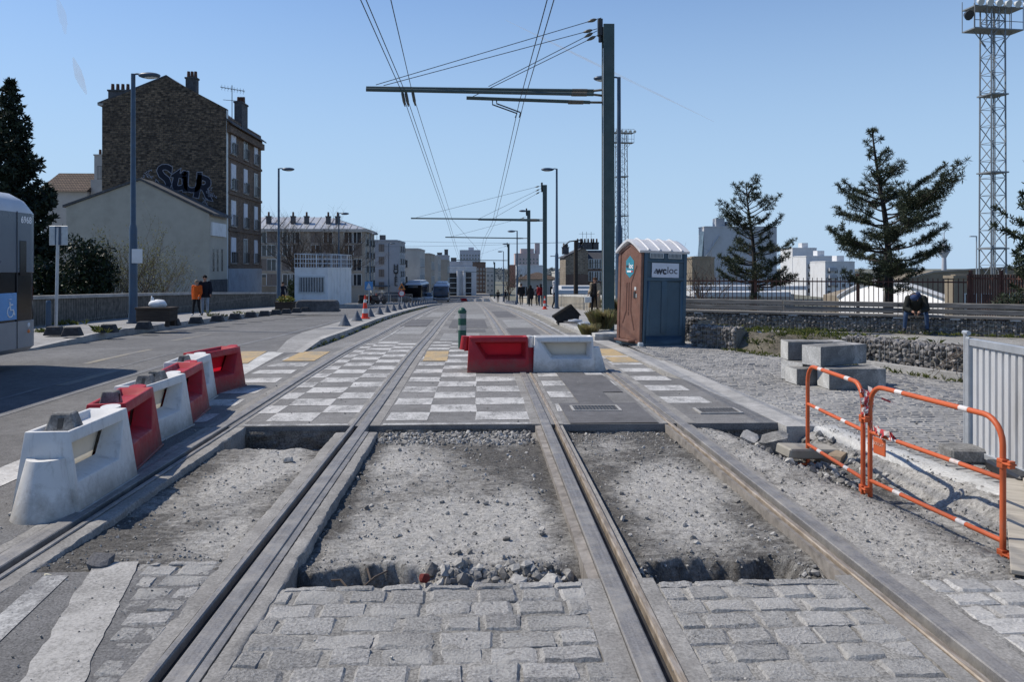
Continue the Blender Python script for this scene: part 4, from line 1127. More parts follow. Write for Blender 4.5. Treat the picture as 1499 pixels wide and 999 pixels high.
wire('overhead_wire', [(1.41,-4,6.60)]+PX([(766,152,23.8),(725,325,57.5),(712,350,74),(703,383,118)]), 'right wire of the pair above the right-hand track', 'overhead wire', .011, .05)
wire('span_wire', PX([(545,352,96),(830,356,96)]), 'thin upper span wire crossing far over the street', 'span wire', .014, .12)
wire('span_wire', PX([(560,361,100),(870,352,100)]), 'thin lower span wire crossing far over the street', 'span wire', .014, .2)
# registration arm of the right-hand pair
mb = MB(); zq = lambda x, y: P(x, y, 23.7)
mb.tube([zq(721,145),zq(721,153),zq(757,166)], .02, 6); mb.tube([zq(727,147),zq(727,151.5),zq(762,164.5)], .02, 6)
mb.tube([zq(757,166),zq(754,172)], .015, 6); mb.tube([zq(762,164.5),zq(760,172)], .015, 6)
o = mb.build('registration_arm', DARKM); T(o, 'small cranked steady arm hanging under the short catenary arm', 'steady arm')
for k, (x, y) in enumerate([(588,134),(593,134),(603,133)]):
    mb = MB(); a = zq(x, y-4); b = zq(x+5, y+22); mb.tube([a, a.lerp(b,.3), b.lerp(a,.3), b], [.02,.045,.045,.015], 6)
    o = mb.build('wire_hanger', INSUL, smooth=True); T(o, ['left', 'middle', 'right'][k]+'most dark insulator hanging from the twin catenary arms', 'insulator', 'insulators under the twin arms')

# ================================================================== SMALL STREET FURNITURE
# grey steel cones on the median
t = E('kerb_cone', (-4.3, 25.6, 0), 'dark grey steel pyramid cone in the long line on the median kerb', 'cone', 'grey cones lined up on the median')
MB().tube([(0,0,.02),(0,0,.36),(0,0,.385)], [.19,.022,.008], 14).build('cone', pm('cone_grey', (.085,.10,.125), .25, 8, .55, .2, dirt=(.2,.2,.2), dscale=5), t, smooth=50)
MB().cyl((0,0), .215, .20, 0, .025, 14).build('base_plate', DARKM, t)
cy = [25.8, 29.3, 33.0]+[36+2.9*i for i in range(19)]
for i, y in enumerate(cy):
    x = lerp(ml(y), mr(y), .5) if i else -4.30; z = gz(y)+.14
    if i == 0: t.location = (x, y, z)
    else: dup(t, (x, y, z), rnd.uniform(0, 6))
for i in range(8): dup(t, (rk(70+i*3.2)+.4, 70+i*3.2, gz(70+i*3.2)+.1), 0, 'small grey cone in the short distant line on the right pavement', 'grey cones on the right pavement')
# traffic cones
def tcone(loc, label, s=1.0):
    t = E('traffic_cone', loc, label, 'traffic cone', None, 0, s)
    prof = lambda z: lerp(.135, .03, z/.88)
    for z0, z1, m in ((.03,.22,0),(.22,.40,1),(.40,.62,0),(.62,.75,1),(.75,.90,0)):
        MB().tube([(0,0,z0),(0,0,z1)], [prof(z0)+.004*m, prof(z1)+.004*m], 16, 0, None, True).build('reflective_band' if m else 'cone_body', [pm('cone_orange_red', (.62,.045,.02), .1, 6, .5, .05) if 'cone_orange_red' not in MATS else MATS['cone_orange_red'], SHEEN][m], t, smooth=50)
    MB().prismz([(-.18,-.13),(-.13,-.18),(.13,-.18),(.18,-.13),(.18,.13),(.13,.18),(-.13,.18),(-.18,.13)], 0, .045).build('base', MATS['cone_orange_red'], t, bevel=.008)
p = GP(534.5, 467, .14); tcone((p.x, p.y, p.z), 'tall orange and white traffic cone among the grey cones on the median')
p = GP(797.5, 453, .1); tcone((p.x, p.y, p.z), 'small orange traffic cone beside the second catenary pole', .85)
# green bollard
t = E('bollard', (-.40, 18.0, gz(18)+.01), 'dark green bollard with two pale bands behind the red barrier', 'bollard')
GRB = pm('bollard_green', (.015,.075,.05), .2, 8, .5, .1)
MB().tube([(0,0,0),(0,0,.80),(0,0,.84),(0,0,.88),(0,0,.90)], [.092,.092,.086,.06,.02], 16).build('post', GRB, t, smooth=50)
for z in (.40, .66): MB().tube([(0,0,z),(0,0,z+.11)], .0945, 16).build('reflective_band', pm('dull_band', (.27,.29,.27), .15, 20, .6, .05) if 'dull_band' not in MATS else MATS['dull_band'], t, smooth=50)
MB().tube([(0,0,.80),(0,0,.83)], .098, 16).build('collar', GRB, t, smooth=50)
# dark trapezoid blocks on the left pavement
t = E('kerb_block', (0,0,0), 'dark stone trapezoid block in the line along the left pavement kerb', 'stone block', 'dark trapezoid blocks along the left kerb')
b = MB(); b.add([(-.15,-.225,0),(.15,-.225,0),(.15,.225,0),(-.15,.225,0),(-.10,-.155,.22),(.10,-.155,.22),(.10,.155,.22),(-.10,.155,.22)], [(3,2,1,0),(4,5,6,7),(0,1,5,4),(1,2,6,5),(2,3,7,6),(3,0,4,7)])
b.build('block', pm('dark_stone', (.035,.036,.038), .3, 8, .85, .4, dirt=(.09,.09,.09), dscale=4), t, bevel=.015, rot=(0,0,PI/2))
first = True
for px, py in [(80,491),(106,492),(159,487),(211,482),(253,477),(287,474),(318,471),(344,467.7),(367,465),(387,463),(404,461),(419,459.6),(434,458.2),(447,456.8),(458,455.6),(470,454.4)]:
    q = GP(px, py, .18)
    if first: t.location = q; first = False
    else: dup(t, q, rnd.uniform(-.12, .12))
# road sign seen from behind, blue bollard
q = GP(82, 481, .16); t = E('road_sign', q, 'grey back of a square road sign on a leaning grey post by the left kerb', 'road sign')
hh = EYE+(HY-332)/F*(q.y)-q.z
MB().tube([(0,0,-.02),(.06,0,hh-.05)], .045, 10).build('post', GALV, t, smooth=50)
pl_ = MB().box((-.20,-.0,hh-.58),(.34,.02,hh)).build('sign_plate', GALV, t, bevel=.02)
MB().box((-.02,-.03,hh-.57),(.14,-.001,hh-.01)).build('back_rail', LAMPB, pl_)
q = GP(71, 493, .06); t = E('bollard', q, 'slim dark blue bollard beside the sign post on the left pavement', 'bollard')
MB().cyl((0,0), .075, .065, 0, .92, 12).build('post', LAMPB, t, smooth=50); MB().cyl((0,0), .068, .05, .92, .97, 12).build('cap', LAMPB, t, smooth=50)
# wooden planter with bag
q = GP(230, 478, .19); t = E('wooden_planter', q, 'dark wooden planter box on short legs on the left pavement', 'planter')
MB().box((-.50,-.32,.16),(.50,.32,.56)).build('box', WOODD, t, bevel=.01)
MB().box((-.53,-.35,.52),(.53,.35,.585)).build('rim', WOODD, t, bevel=.01)
for sx in (-.40, .40):
    for sy in (-.25, .25): MB().box((sx-.05,sy-.05,0),(sx+.05,sy+.05,.16)).build('leg', WOODD, t)
b = MB().ball((0,0,.10), (.26,.2,.15), 0, None, 14, 9); b.ball((-.17,0,.25), (.05,.04,.10), 0, None, 8, 6)
b.v = [(x+.03*nz(x*9, y*9, z*9), y+.03*nz(x*9, y*9, z*9+5), z+.02*nz(x*12, y*12, z*9+9)) for x, y, z in b.v]
o = b.build('plastic_bag', WHITE, smooth=True); o.location = (q.x+.02, q.y, q.z+.57); T(o, 'white knotted plastic bag lying on the wooden planter', 'plastic bag')
# flower planter by the second lamp
q = GP(418, 456, .18); t = E('flower_planter', q, 'dark square planter with yellow flowers next to the white cabin', 'planter')
MB().box((-.42,-.36,0),(.42,.36,.46)).box((-.45,-.39,.42),(.45,.39,.47)).build('box', WOODD, t)
def leaves(mb, n, c, r, size, shell=.0, z_up=.5, dens=None, mi=0, narrow=.5):
    k = 0; tr = 0
    while k < n and tr < n*12:
        tr += 1
        v = Vector((rnd.gauss(0,1), rnd.gauss(0,1), rnd.gauss(0,1)))
        if v.length < 1e-6: continue
        v.normalize(); rad = (shell+(1-shell)*rnd.random()**.5)
        p = Vector((c[0]+v.x*r[0]*rad, c[1]+v.y*r[1]*rad, c[2]+v.z*r[2]*rad))
        if dens and rnd.random() > dens(p): continue
        s = size*rnd.uniform(.6, 1.4)
        a = Vector((rnd.gauss(0,1), rnd.gauss(0,1), rnd.gauss(0,1)+z_up)).normalized(); b = a.orthogonal().normalized()
        b = (b*math.cos(q0 := rnd.uniform(0, 6.3))+a.cross(b)*math.sin(q0))
        mb.add([p-a*s*.5, p+b*s*narrow*.5, p+a*s*.5, p-b*s*narrow*.5], [(0,1,2,3)], mi); k += 1
m = MB(); leaves(m, 320, (0,0,.55), (.46,.40,.2), .13); m.build('foliage', WEED, t)
m = MB(); leaves(m, 110, (0,0,.64), (.42,.38,.16), .08); m.build('blossom', pm('yellow_petals', (.50,.30,.02), .3, 5, .6, 0), t)
# tipped black planter, manhole plinth
q = GP(828, 476, .02); t = E('tipped_planter', (q.x, q.y+.2, q.z), 'big black square planter lying tipped on the right pavement edge', 'planter')
pa = [(-.46,.24),(-.34,.02),(.42,.12),(.52,.36),(.18,.84)]
b = MB(); b.prism([(-.46,.30),(-.30,.10),(.44,.16),(.50,.34),(.17,.70)], -.25, .45); b.v = [(x+.03*nz(x*6,y*6,z*6), y+.03*nz(x*6,y*6+4,z*6), z+.03*nz(x*6,y*6,z*6+8)) for x, y, z in b.v]
b.build('box', CORTEN, t, bevel=.02)
MB().tube([(-.49,-.27,.29),(.17,-.27,.72)], .03, 6).tube([(.17,-.27,.72),(.52,-.27,.34)], .03, 6).build('rim', CORTEN, t)
b = MB().box((-.26,-.2,0),(-.08,.3,.16)).box((-.30,-.22,.02),(-.02,.3,.10)); b.build('broken_edge', CORTEN, t, bevel=.03)
mb = MB(); strip(mb, lambda y: rk(y)+.02, lambda y: rk(y)+.75, 20.55, 24.5, .17, skirt=.3, near=.5); struct(mb, 'concrete_plinth', CONC_L)
for k, (px, py) in enumerate([(842,470.5),(857,475)]):
    q = GP(px, py, .18); t = E('manhole_cover', q, ['farther', 'nearer'][k]+' round grey cover on the concrete plinth behind the barriers', 'manhole cover')
    MB().cyl((0,0), .26, .24, 0, .05, 18).build('lid', GALV, t, bevel=.01); MB().cyl((0,0), .16, .05, .05, .08, 14).build('knob', GALV, t)
# orange cones etc far: barriers at the end of the works
for px, col, lab in [(679,'red','distant red plastic barrier at the far end of the tracks'),(688.5,'white','leftmost of three distant white barriers closing the tracks'),(700.5,'white','middle one of three distant white barriers closing the tracks'),(712,'white','rightmost of three distant white barriers closing the tracks')]:
    q = P(px, 440, 150); t = barrier('water_barrier', lab, col, (q.x, q.y), R(90), gz(q.y)+.01, 'distant barriers')
# ================================================================== BUILDINGS
STONEW = pm('cream_render', (.42,.39,.33), .08, 1.5, .9, .15, 30, 0, .2, dirt=(.30,.275,.23), dscale=.45)
CREAM2 = pm('pale_render', (.42,.41,.38), .06, 1.5, .9, .1, 30, 0, .2, dirt=(.30,.29,.27), dscale=.3)
BEIGE = pm('beige_render', (.34,.31,.265), .08, 1.0, .9, .1, 30, 0, .2, dirt=(.24,.22,.19), dscale=.3)
TAN = pm('tan_render', (.24,.205,.155), .12, 1.0, .9, .1, 30, 0, .2, dirt=(.15,.125,.10), dscale=.4)
WHITEW = pm('white_render', (.58,.59,.60), .05, 1.0, .85, .05, 30, 0, .2, dirt=(.44,.44,.44), dscale=.3)
GREYW = pm('grey_render', (.33,.35,.38), .06, 1.0, .85, .05, 30, 0, .2, dirt=(.26,.27,.29), dscale=.3)
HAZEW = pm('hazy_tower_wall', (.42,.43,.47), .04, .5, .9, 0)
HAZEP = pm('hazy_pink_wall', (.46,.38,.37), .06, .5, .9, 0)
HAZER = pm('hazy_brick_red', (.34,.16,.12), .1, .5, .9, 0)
BROWNW = pm('brown_cladding', (.12,.085,.07), .2, 1.0, .85, .05)
BRICK = brickmat('rough_brick', (.20,.145,.095), (.045,.034,.026), (.085,.072,.06), 1.0, .30, .14, .03, .85, .95, .9, (.035,.03,.026))
BRICKF = brickmat('facade_brick', (.17,.105,.065), (.09,.055,.038), (.17,.15,.13), 1.0, .26, .10, .02, .5)
STONEB = brickmat('rubble_masonry', (.25,.21,.16), (.16,.13,.10), (.27,.24,.20), 1.0, .45, .25, .03, .5)
TILE = brickmat('roof_tile', (.15,.11,.085), (.10,.075,.06), (.04,.03,.026), 1.0, .25, .28, .05, .4)
ZINC = pm('zinc_roof', (.36,.38,.41), .1, 2, .5, .05, 20, .2, .5, dirt=(.27,.28,.30), dscale=.6)
SLATE = pm('slate', (.05,.052,.06), .2, 3, .7, .15)
POT = pm('chimney_pot', (.10,.05,.035), .2, 5, .9, .1)
SHUT = pm('white_shutter', (.55,.58,.64), .05, 6, .6, .05)
SHUTB = pm('brown_shutter', (.16,.14,.125), .1, 6, .7, .05)
BLUEW = pm('pale_blue_shopfront', (.27,.31,.36), .08, 3, .8, .05, dirt=(.18,.19,.2), dscale=1)
WINC = {}
def winmesh(style, w, h):
    key = (style, round(w,2), round(h,2))
    if key in WINC: return WINC[key]
    m = MB(); t = .06
    fc = {'shutter': SHUT, 'brown': SHUTB}.get(style, SHEEN)
    m.box((-w/2-.02,-.05,0),(-w/2+t,.02,h),0).box((w/2-t,-.05,0),(w/2+.02,.02,h),0).box((-w/2+t,-.05,h-t),(w/2-t,.02,h),0).box((-w/2-.08,-.10,-.09),(w/2+.08,.02,0),2)
    m.box((-w/2+t,-.012,0.0),(w/2-t,.02,h-t),1)
    if style in ('plain', 'balcony', 'shutter'): m.box((-.03,-.04,0.001),(.03,-.013,h-t),0)
    if style == 'shutter': m.box((-w/2+t,-.045,h*.42),(w/2-t,-.014,h-t-.001),3); 
    if style == 'closed': m.box((-w/2+t,-.045,0.001),(w/2-t,-.014,h-t-.001),3)
    if style == 'brown': m.box((-w/2+t,-.04,0.001),(-.02,-.014,h-t-.001),3); m.box((.02,-.04,0.001),(w/2-t,-.014,h-t-.001),3)
    if style in ('shutter', 'balcony', 'closed'):
        m.box((-w/2,-.22,.0),(w/2,-.20,.04),4); m.box((-w/2,-.22,.78),(w/2,-.19,.83),4)
        k = int(w/.13)
        for i in range(k+1): m.box((-w/2+w*i/k-.01,-.215,.04),(-w/2+w*i/k+.01,-.195,.78),4)
        m.box((-w/2,-.22,.0),(-w/2+.03,-.05,.04),4); m.box((w/2-.03,-.22,0),(w/2,-.05,.04),4)
    o = m.build('window', [fc, GLASS, CONC, SHUT if style != 'brown' else SHUTB, DARKM]); me = o.data
    bpy.data.objects.remove(o); WINC[key] = me; return me
def win(t, face, x, y, z, w, h, style='plain'):
    o = bpy.data.objects.new('window', winmesh(style, w, h)); COL.objects.link(o); o.parent = t
    o.location = (x, y, z); o.rotation_euler = (0, 0, {'F': 0, 'E': PI/2, 'W': -PI/2}[face]); return o
def wins(t, face, us, zs, fixed, w, h, style='plain'):
    for z in zs:
        for u_ in us:
            s_ = style(u_, z) if callable(style) else style
            if s_ is None: continue
            if face == 'F': win(t, 'F', u_, fixed, z, w, h, s_)
            else: win(t, face, fixed, u_, z, w, h, s_)
def flat_building(name, label, x0, x1, y, dep, zb, zt, mat, parapet=True, roofm=None, cat='building', grp=None):
    t = E(name, (x0, y, zb), label, cat, grp); w = x1-x0; h = zt-zb
    MB().box((0,0,0),(w,dep,h)).build('wall', mat, t)
    r = MB().box((-.08,-.08,h),(w+.08,dep+.08,h+.22))
    if parapet: r.box((.3,.3,h+.22),(w-.3,dep-.3,h+.3))
    r.build('roof', roofm or mat, t)
    return t, w, h
def chimney(t, x, y, z, w, d, h, pots, mat):
    c = MB().box((x-w/2,y-d/2,z),(x+w/2,y+d/2,z+h)).box((x-w/2-.06,y-d/2-.06,z+h),(x+w/2+.06,y+d/2+.06,z+h+.12)).build('chimney', mat, t)
    for i in range(pots): MB().cyl((x-w/2+w*(i+.5)/pots, y), .13, .11, z+h+.12, z+h+.62, 8).build('chimney_pot', POT, c, smooth=50)
    return c
def XP(px, d): p = P(px, 400, d); return p.x
def ZP(py, d): return EYE+(HY-py)/F*d

# --- brick house with graffiti
d0 = 60.0; x0, x1 = XP(151, d0), XP(330, d0); Yb = P(240, 400, d0).y; zb = -4.6
t = E('brick_house', (x0, Yb, zb), 'tall dark brick house with graffiti on its blank gable and shuttered street front', 'building')
w = x1-x0; dep = 9.6; ex, ez = (XP(243, d0)-x0), ZP(112, d0)-zb; el, er = ZP(150, d0)-zb, ZP(158, d0)-zb
m = MB(); m.prism([(0,0),(w,0),(w,er),(ex,ez),(0,el)], 0, .5); m.build('gable_wall', BRICK, t)
m = MB(); m.box((0,.5,0),(w-.001,dep,min(el,er)-.5)); m.build('wall', BRICKF, t)
MB().box((w-.02,.02,0),(w+.015,.42,er-.1)).build('corner_pipe_strip', SHEEN, t)
r = MB(); 
for (xa, za, xb, zb2) in ((-.35, el-.15, ex, ez+.02), (ex, ez+.02, w+.45, er-1.15)):
    r.add([(xa,.02,za),(xb,.02,zb2),(xb,dep,zb2),(xa,dep,za),(xa,.02,za+.12),(xb,.02,zb2+.12),(xb,dep,zb2+.12),(xa,dep,za+.12)], [(3,2,1,0),(4,5,6,7),(0,1,5,4),(1,2,6,5),(2,3,7,6),(3,0,4,7)])
rf = r.build('roof', SLATE, t)
MB().box((-.3,-.08,el-.25),(.1,dep,el-.1)).build('gutter', CONC, rf)
cor = MB().box((w,.1,er-1.75),(w+.3,dep,er-1.25)).box((w,.1,er-.95),(w+.12,dep,er-1.25)); cor.build('cornice', BRICKF, t)
chimney(t, .9, 1.0, el-.3, 1.5, .7, 1.25, 4, CONC_D); chimney(t, ex+1.0, 2.6, ez-1.2, .8, .6, 1.6, 3, CONC_D); chimney(t, w-.25, 4.6, er-1.1, .6, 1.6, 2.3, 3, CONC_D)
zf = [ZP(py, 63)-zb for py in (420, 394, 341, 289, 236)]
flo = [ZP(385, 62)-zb, ZP(331, 62)-zb, ZP(278, 62)-zb, ZP(226, 62)-zb]
for k, z in enumerate(flo):
    for q, y in enumerate((1.7, 4.9, 7.9)):
        win(t, 'E', w+.002, y, z, 1.15 if q == 0 else .95, 1.95, ('shutter', 'closed', 'shutter', 'shutter')[k] if q == 0 else ('shutter', 'balcony', 'shutter')[(k+q) % 3])
    MB().box((w,.45,z-.42),(w+.10,dep,z-.22)).build('string_course', BRICKF, t)
MB().box((w,.45,0),(w+.06,dep,flo[0]-.42)).build('shopfront', BLUEW, t)
for y in (1.6, 4.8, 7.8): MB().box((w+.06,y-.5,.9),(w+.075,y+.5,3.6)).build('door', DARKM if y > 7 else GLASS, t)
a = MB(); ax, ay, az = w-.6, 3.4, er+.6                         # aerial
a.tube([(ax,ay,az-1.2),(ax,ay,az+1.9)], .03, 5).tube([(ax-.9,ay,az+1.75),(ax+1.0,ay,az+1.45)], .025, 5).tube([(ax-.7,ay,az+.75),(ax+.6,ay,az+.65)], .02, 5)
for k in range(8): xq = ax-.8+k*.24; a.tube([(xq,ay-.3,az+1.72-k*.045),(xq,ay+.3,az+1.72-k*.045)], .014, 4); a.tube([(xq,ay,az+1.5-k*.045),(xq,ay,az+1.95-k*.045)], .012, 4)
o = a.build('aerial', DARKM, t)
# graffiti
GRF = pm('graffiti_fill', (.012,.014,.024), .3, 4, .85, .1); GRW = pm('graffiti_outline', (.30,.305,.35), .25, 4, .85, .1)
gw = MB(); gf = MB()
for ch, px, py, sz, rot, sh in (('S', 240, 262, 2.6, -.10, 0), ('t', 258, 262, 2.5, -.10, .1), ('i', 270, 266, 2.2, .05, 0), ('U', 281, 268, 2.0, -.06, 0), ('R', 297, 276, 2.3, -.2, 0)):
    M = TR(XP(px, d0)-x0, -.012, ZP(py, d0)-zb) @ Matrix.Rotation(-rot, 4, 'Y') @ FACE_Y
    text_mesh(ch, sz, .001, .12, 0, M, gw, shear=sh)
    text_mesh(ch, sz, .001, .075, 0, TR(0,-.008,0) @ M, gf, shear=sh)
def scrib(cx, cy, n, s):
    for k in range(n):
        px, py = cx+rnd.uniform(-s,s), cy+rnd.uniform(-s,s)*.8
        pts = []
        for q in range(4):
            pts.append((XP(px, d0)-x0, -.02, ZP(py, d0)-zb)); px += rnd.uniform(-3,3); py += rnd.uniform(-3,3)
        gw.tube(pts, .028, 4)
scrib(216, 256, 12, 6); scrib(311, 284, 16, 6); scrib(300, 294, 6, 3)
gw.build('graffiti_outline', GRW, t); gf.build('graffiti_fill', GRF, t)

# --- cream gable house
d1 = 56.0; x0, x1 = XP(99, d1), XP(305, d1); Yc = P(200, 400, d1).y; zb = -4.6
t = E('gabled_house', (x0, Yc, zb), 'low cream house with a wide blank gable in front of the brick house', 'building')
w = x1-x0; ex, ez = XP(205, d1)-x0, ZP(264, d1)-zb; el, er = ZP(303, d1)-zb, ZP(313, d1)-zb; dep = Yb-Yc-.05
MB().prism([(0,0),(w,0),(w,er),(ex,ez),(0,el)], 0, dep).build('wall', STONEW, t)
r = MB()
for (xa, za, xb, zb2) in ((-.2, el-.05, ex, ez+.01), (ex, ez+.01, w+.35, er-.12)):
    r.add([(xa,-.12,za),(xb,-.12,zb2),(xb,dep,zb2),(xa,dep,za),(xa,-.12,za+.16),(xb,-.12,zb2+.16),(xb,dep,zb2+.16),(xa,dep,za+.16)], [(3,2,1,0),(4,5,6,7),(0,1,5,4),(1,2,6,5),(2,3,7,6),(3,0,4,7)])
r.build('roof', CONC_D, t)
xw = w+.002
MB().box((w,.25,er-1.5),(w+.14,dep-.6,er-.55)).build('shop_sign', WHITE, t)
for y in (.9, 1.8, 2.8): MB().box((w,y-.17,er-4.0),(w+.012,y+.17,er-2.4)).build('window', GLASS, t)
MB().box((w,.1,0),(w+.05,dep,er-4.6)).build('shopfront', CONC_D, t)
MB().box((w+.05,.5,1.3),(w+.07,1.6,3.9)).box((w+.05,2.2,1.3),(w+.07,3.3,3.9)).build('door', DARKM, t)
MB().tube([(w-.4,-.03,3.2),(w+.05,-.03,3.3)], .03, 5).build('pipe', DARKM, t)
MB().box((w*.62,-.006,0),(w,-.001,2.55)).build('painted_plinth', CONC_D, t)
# --- tiled house behind
d2 = 74.0; x0, x1 = XP(62, d2), XP(127, d2); y2 = P(90,400,d2).y; zb = -4.6
t = E('tiled_house', (x0, y2, zb), 'cream house with a brown tiled roof peeping out behind the cream gable', 'building'); w = x1-x0
ze_, zr_ = ZP(279, d2)-zb, ZP(247, d2)-zb
MB().box((0,0,0),(w,8,ze_)).build('wall', CREAM2, t)
MB().add([(-.3,-.4,ze_-.1),(w+.1,-.4,ze_-.1),(w+.1,3.6,zr_),(-.3,3.6,zr_),(-.3,8.2,ze_-.1),(w+.1,8.2,ze_-.1)], [(0,1,2,3),(3,2,5,4),(0,3,4),(1,5,2)]).build('roof', TILE, t)
chimney(t, XP(131, d2)-x0, 2, ze_-1.5, .75, .8, ZP(224,d2)-zb-ze_+1.5, 1, CREAM2)
MB().box((XP(128,d2)-x0,.5,0),(XP(150,d2)-x0,6,ZP(262,d2)-zb)).build('annex_wall', CREAM2, t)
m = MB(); xa, xb = XP(137,d2)-x0, XP(152,d2)-x0; zq_ = ZP(262,d2)-zb
for k in range(8): xx_ = lerp(xa, xb, k/7); m.tube([(xx_,.6,zq_),(xx_,.6,zq_+1.25)], .02, 4)
m.tube([(xa,.6,zq_+1.25),(xb,.6,zq_+1.25)], .03, 4).tube([(xa,.6,zq_+.1),(xb,.6,zq_+.1)], .03, 4); m.build('terrace_railing', DARKM, t)

# --- zinc-roofed block
d3 = 96.0; x0, x1 = XP(300, d3), XP(533, d3); y3 = P(450,400,d3).y; zb = gz(96)-.3
t = E('apartment_block', (x0, y3, zb), 'beige four-storey block with a ribbed zinc roof and dark chimneys', 'building'); w = x1-x0; h = ZP(338, d3)-zb; dep = 9.0
MB().box((0,0,0),(w,dep,h)).build('wall', BEIGE, t)
MB().box((-.2,-.35,h-.12),(w+.35,dep+.3,h+.22)).build('cornice', CREAM2, t)
rz_ = ZP(322, d3)-zb+.6; m = MB()
m.add([(-.2,-.3,h+.2),(w+.3,-.3,h+.2),(w+.3,dep+.3,h+.2),(-.2,dep+.3,h+.2),(0,dep/2,rz_),(w-5.0,dep/2,rz_)], [(0,1,5,4),(1,2,5),(2,3,4,5),(3,0,4)])
k = 0
while k*0.85 < w:
    xq = .2+k*.85; yt = dep/2; 
    if xq < w-5.0: m.tube([(xq,-.28,h+.23),(xq,yt,rz_+.03)], .05, 4, 1)
    else:
        f = 1-(xq-(w-5.0))/5.3; m.tube([(xq,-.28,h+.23),(xq,-.28+(dep/2+.28)*f,h+.23+(rz_-h-.2)*f)], .05, 4, 1)
    k += 1
for k in range(6):
    yq = .6+k*1.4; f = 1-abs(yq-dep/2)/(dep/2+.3); m.tube([(w+.28,yq,h+.23),(w+.28-5.2*f,yq,h+.23+(rz_-h-.2)*f)], .05, 4, 1)
rf = m.build('roof', [ZINC, CONC], t)
for px in (388, 424, 444, 476, 490): chimney(t, XP(px,d3)-x0, 1.9, h+.6, .5, .6, 1.15, 1, CONC_D)
zs = [ZP(py, d3)-zb for py in (356, 375, 396, 418)]
us = [XP(px, d3)-x0 for px in (384, 398, 421, 432, 462, 480, 510, 522)]
wins(t, 'F', us, zs, -.002, 1.15, 1.35, lambda u_, z: ('brown', 'plain', 'plain')[int(u_*7+z*3) % 3])
wins(t, 'E', [1.6, 4.5, 7.3], [z-.3 for z in zs], w+.002, 1.2, 1.9, 'balcony')
MB().box((XP(377,d3)-x0,-.02,0),(XP(404,d3)-x0,-.002,ZP(406,d3)-zb)).build('ochre_wall_panel', TAN, t)
# --- hotel
d4 = 118.0; x0, x1 = XP(520, d4), XP(584, d4); y4 = P(560,400,d4).y; zb = gz(118)-.2
t, w, h = flat_building('hotel_building', 'pale flat-roofed hotel with vertical HOTEL lettering on its end wall', x0, x1, y4, 9.5, zb, ZP(354, d4), GREYW)
zs = [ZP(py, d4)-zb for py in (368.5, 387, 405.5, 424)]
wins(t, 'F', [XP(558.5,d4)-x0], zs, -.002, .75, 1.1, 'brown'); wins(t, 'F', [XP(533,d4)-x0, XP(545,d4)-x0], zs, -.002, .75, 1.1, 'plain')
wins(t, 'E', [1.6, 4.3, 7.2], zs, w+.002, 1.0, 1.6, 'balcony')
for k, ch in enumerate('HOTEL'):
    m = MB(); text_mesh(ch, .98, .04, .02, 0, TR(XP(579.5,d4)-x0,-.06,ZP(391+6.2*k,d4)-zb) @ FACE_Y, m); m.build('lettering', DARKM, t)
MB().box((0,-.9,0),(w,-.01,.05)).box((0,-1.0,2.6),(w*.8,-.01,2.8)).build('shop_awning', LAMPB, t)
MB().box((w*.5,3,h+.2),(w*.5+.8,4,h+1.1)).build('chimney', CONC_D, t)
# --- slab fronts receding to the left of the street
specs = [(588,614.5,366,133,'first of the pale slab buildings beyond the hotel','B'),(606,631,373,150,'second of the pale slab buildings beyond the hotel','B'),(622,641,377,168,'third pale slab building beyond the hotel','C'),(634,655,382,185,'fourth and narrowest pale slab building, behind the right-hand bus','C')]
for i, (pa, pb, pt, d, lab, _) in enumerate(specs):
    x0, x1 = XP(pa, d), XP(pb, d); zb = gz(d)-.3
    t, w, h = flat_building('slab_building', lab, x0, x1, P(pa,400,d).y, 12, zb, ZP(pt, d), [CREAM2, BEIGE, CREAM2, BEIGE][i], grp='pale slab buildings along the street')
    wins(t, 'E', [1.2, 3.4, 5.6, 7.8, 10], [h-2.8-2.75*k for k in range(3)], w+.002, 1.0, 1.5, 'plain')
    wins(t, 'F', [w*.2], [h-2.9-2.75*k for k in range(3)], -.002, .9, 1.3, 'plain')
d = 200; x0 = XP(637,d); t, w, h = flat_building('distant_building', 'low grey building with two chimneys above the last slab building', x0, XP(656,d), P(640,400,d).y, 9, -6, ZP(375,d), GREYW)
chimney(t, w-.6, 3, h, .9, .9, 1.6, 0, CONC_D); chimney(t, w*.3, 3, h, 1.2, .9, .8, 0, CONC_D); wins(t, 'F', [w*.3, w*.7], [h-2.5], -.002, 1, 1.4)
# --- modern white building closing the view
d = 215; x0, x1 = XP(655,d), XP(697,d); zb = gz(d)-.3
t, w, h = flat_building('modern_building', 'white modern building with tall glazed bays at the end of the street', x0, x1, P(670,400,d).y, 12, zb, ZP(392,d), WHITEW)
for a, b, c, e in ((655,668.5,400,436),(682,690,399,437)):
    f = MB().box((XP(a,d)-x0,-.05,ZP(e,d)-zb),(XP(b,d)-x0,-.002,ZP(c,d)-zb)).build('glazed_bay', GLASS, t)
    m = MB()
    for k in range(1, 5): zz = lerp(ZP(e,d), ZP(c,d), k/5)-zb; m.box((XP(a,d)-x0,-.1,zz-.08),(XP(b,d)-x0,-.051,zz+.08))
    m.build('mullion', SHEEN, f)
for px in (670.5, 679.5): MB().cyl((XP(px,d)-x0,-.6), .35, .35, 0, h-.8, 10).build('column', WHITEW, t, smooth=50)
MB().box((-.5,2,h+.3),(w*.85,9,h+1.7)).build('attic', GREYW, t); chimney(t, w*.2, 4, h+1.6, 1.5, 1, 1.0, 0, CONC_D)
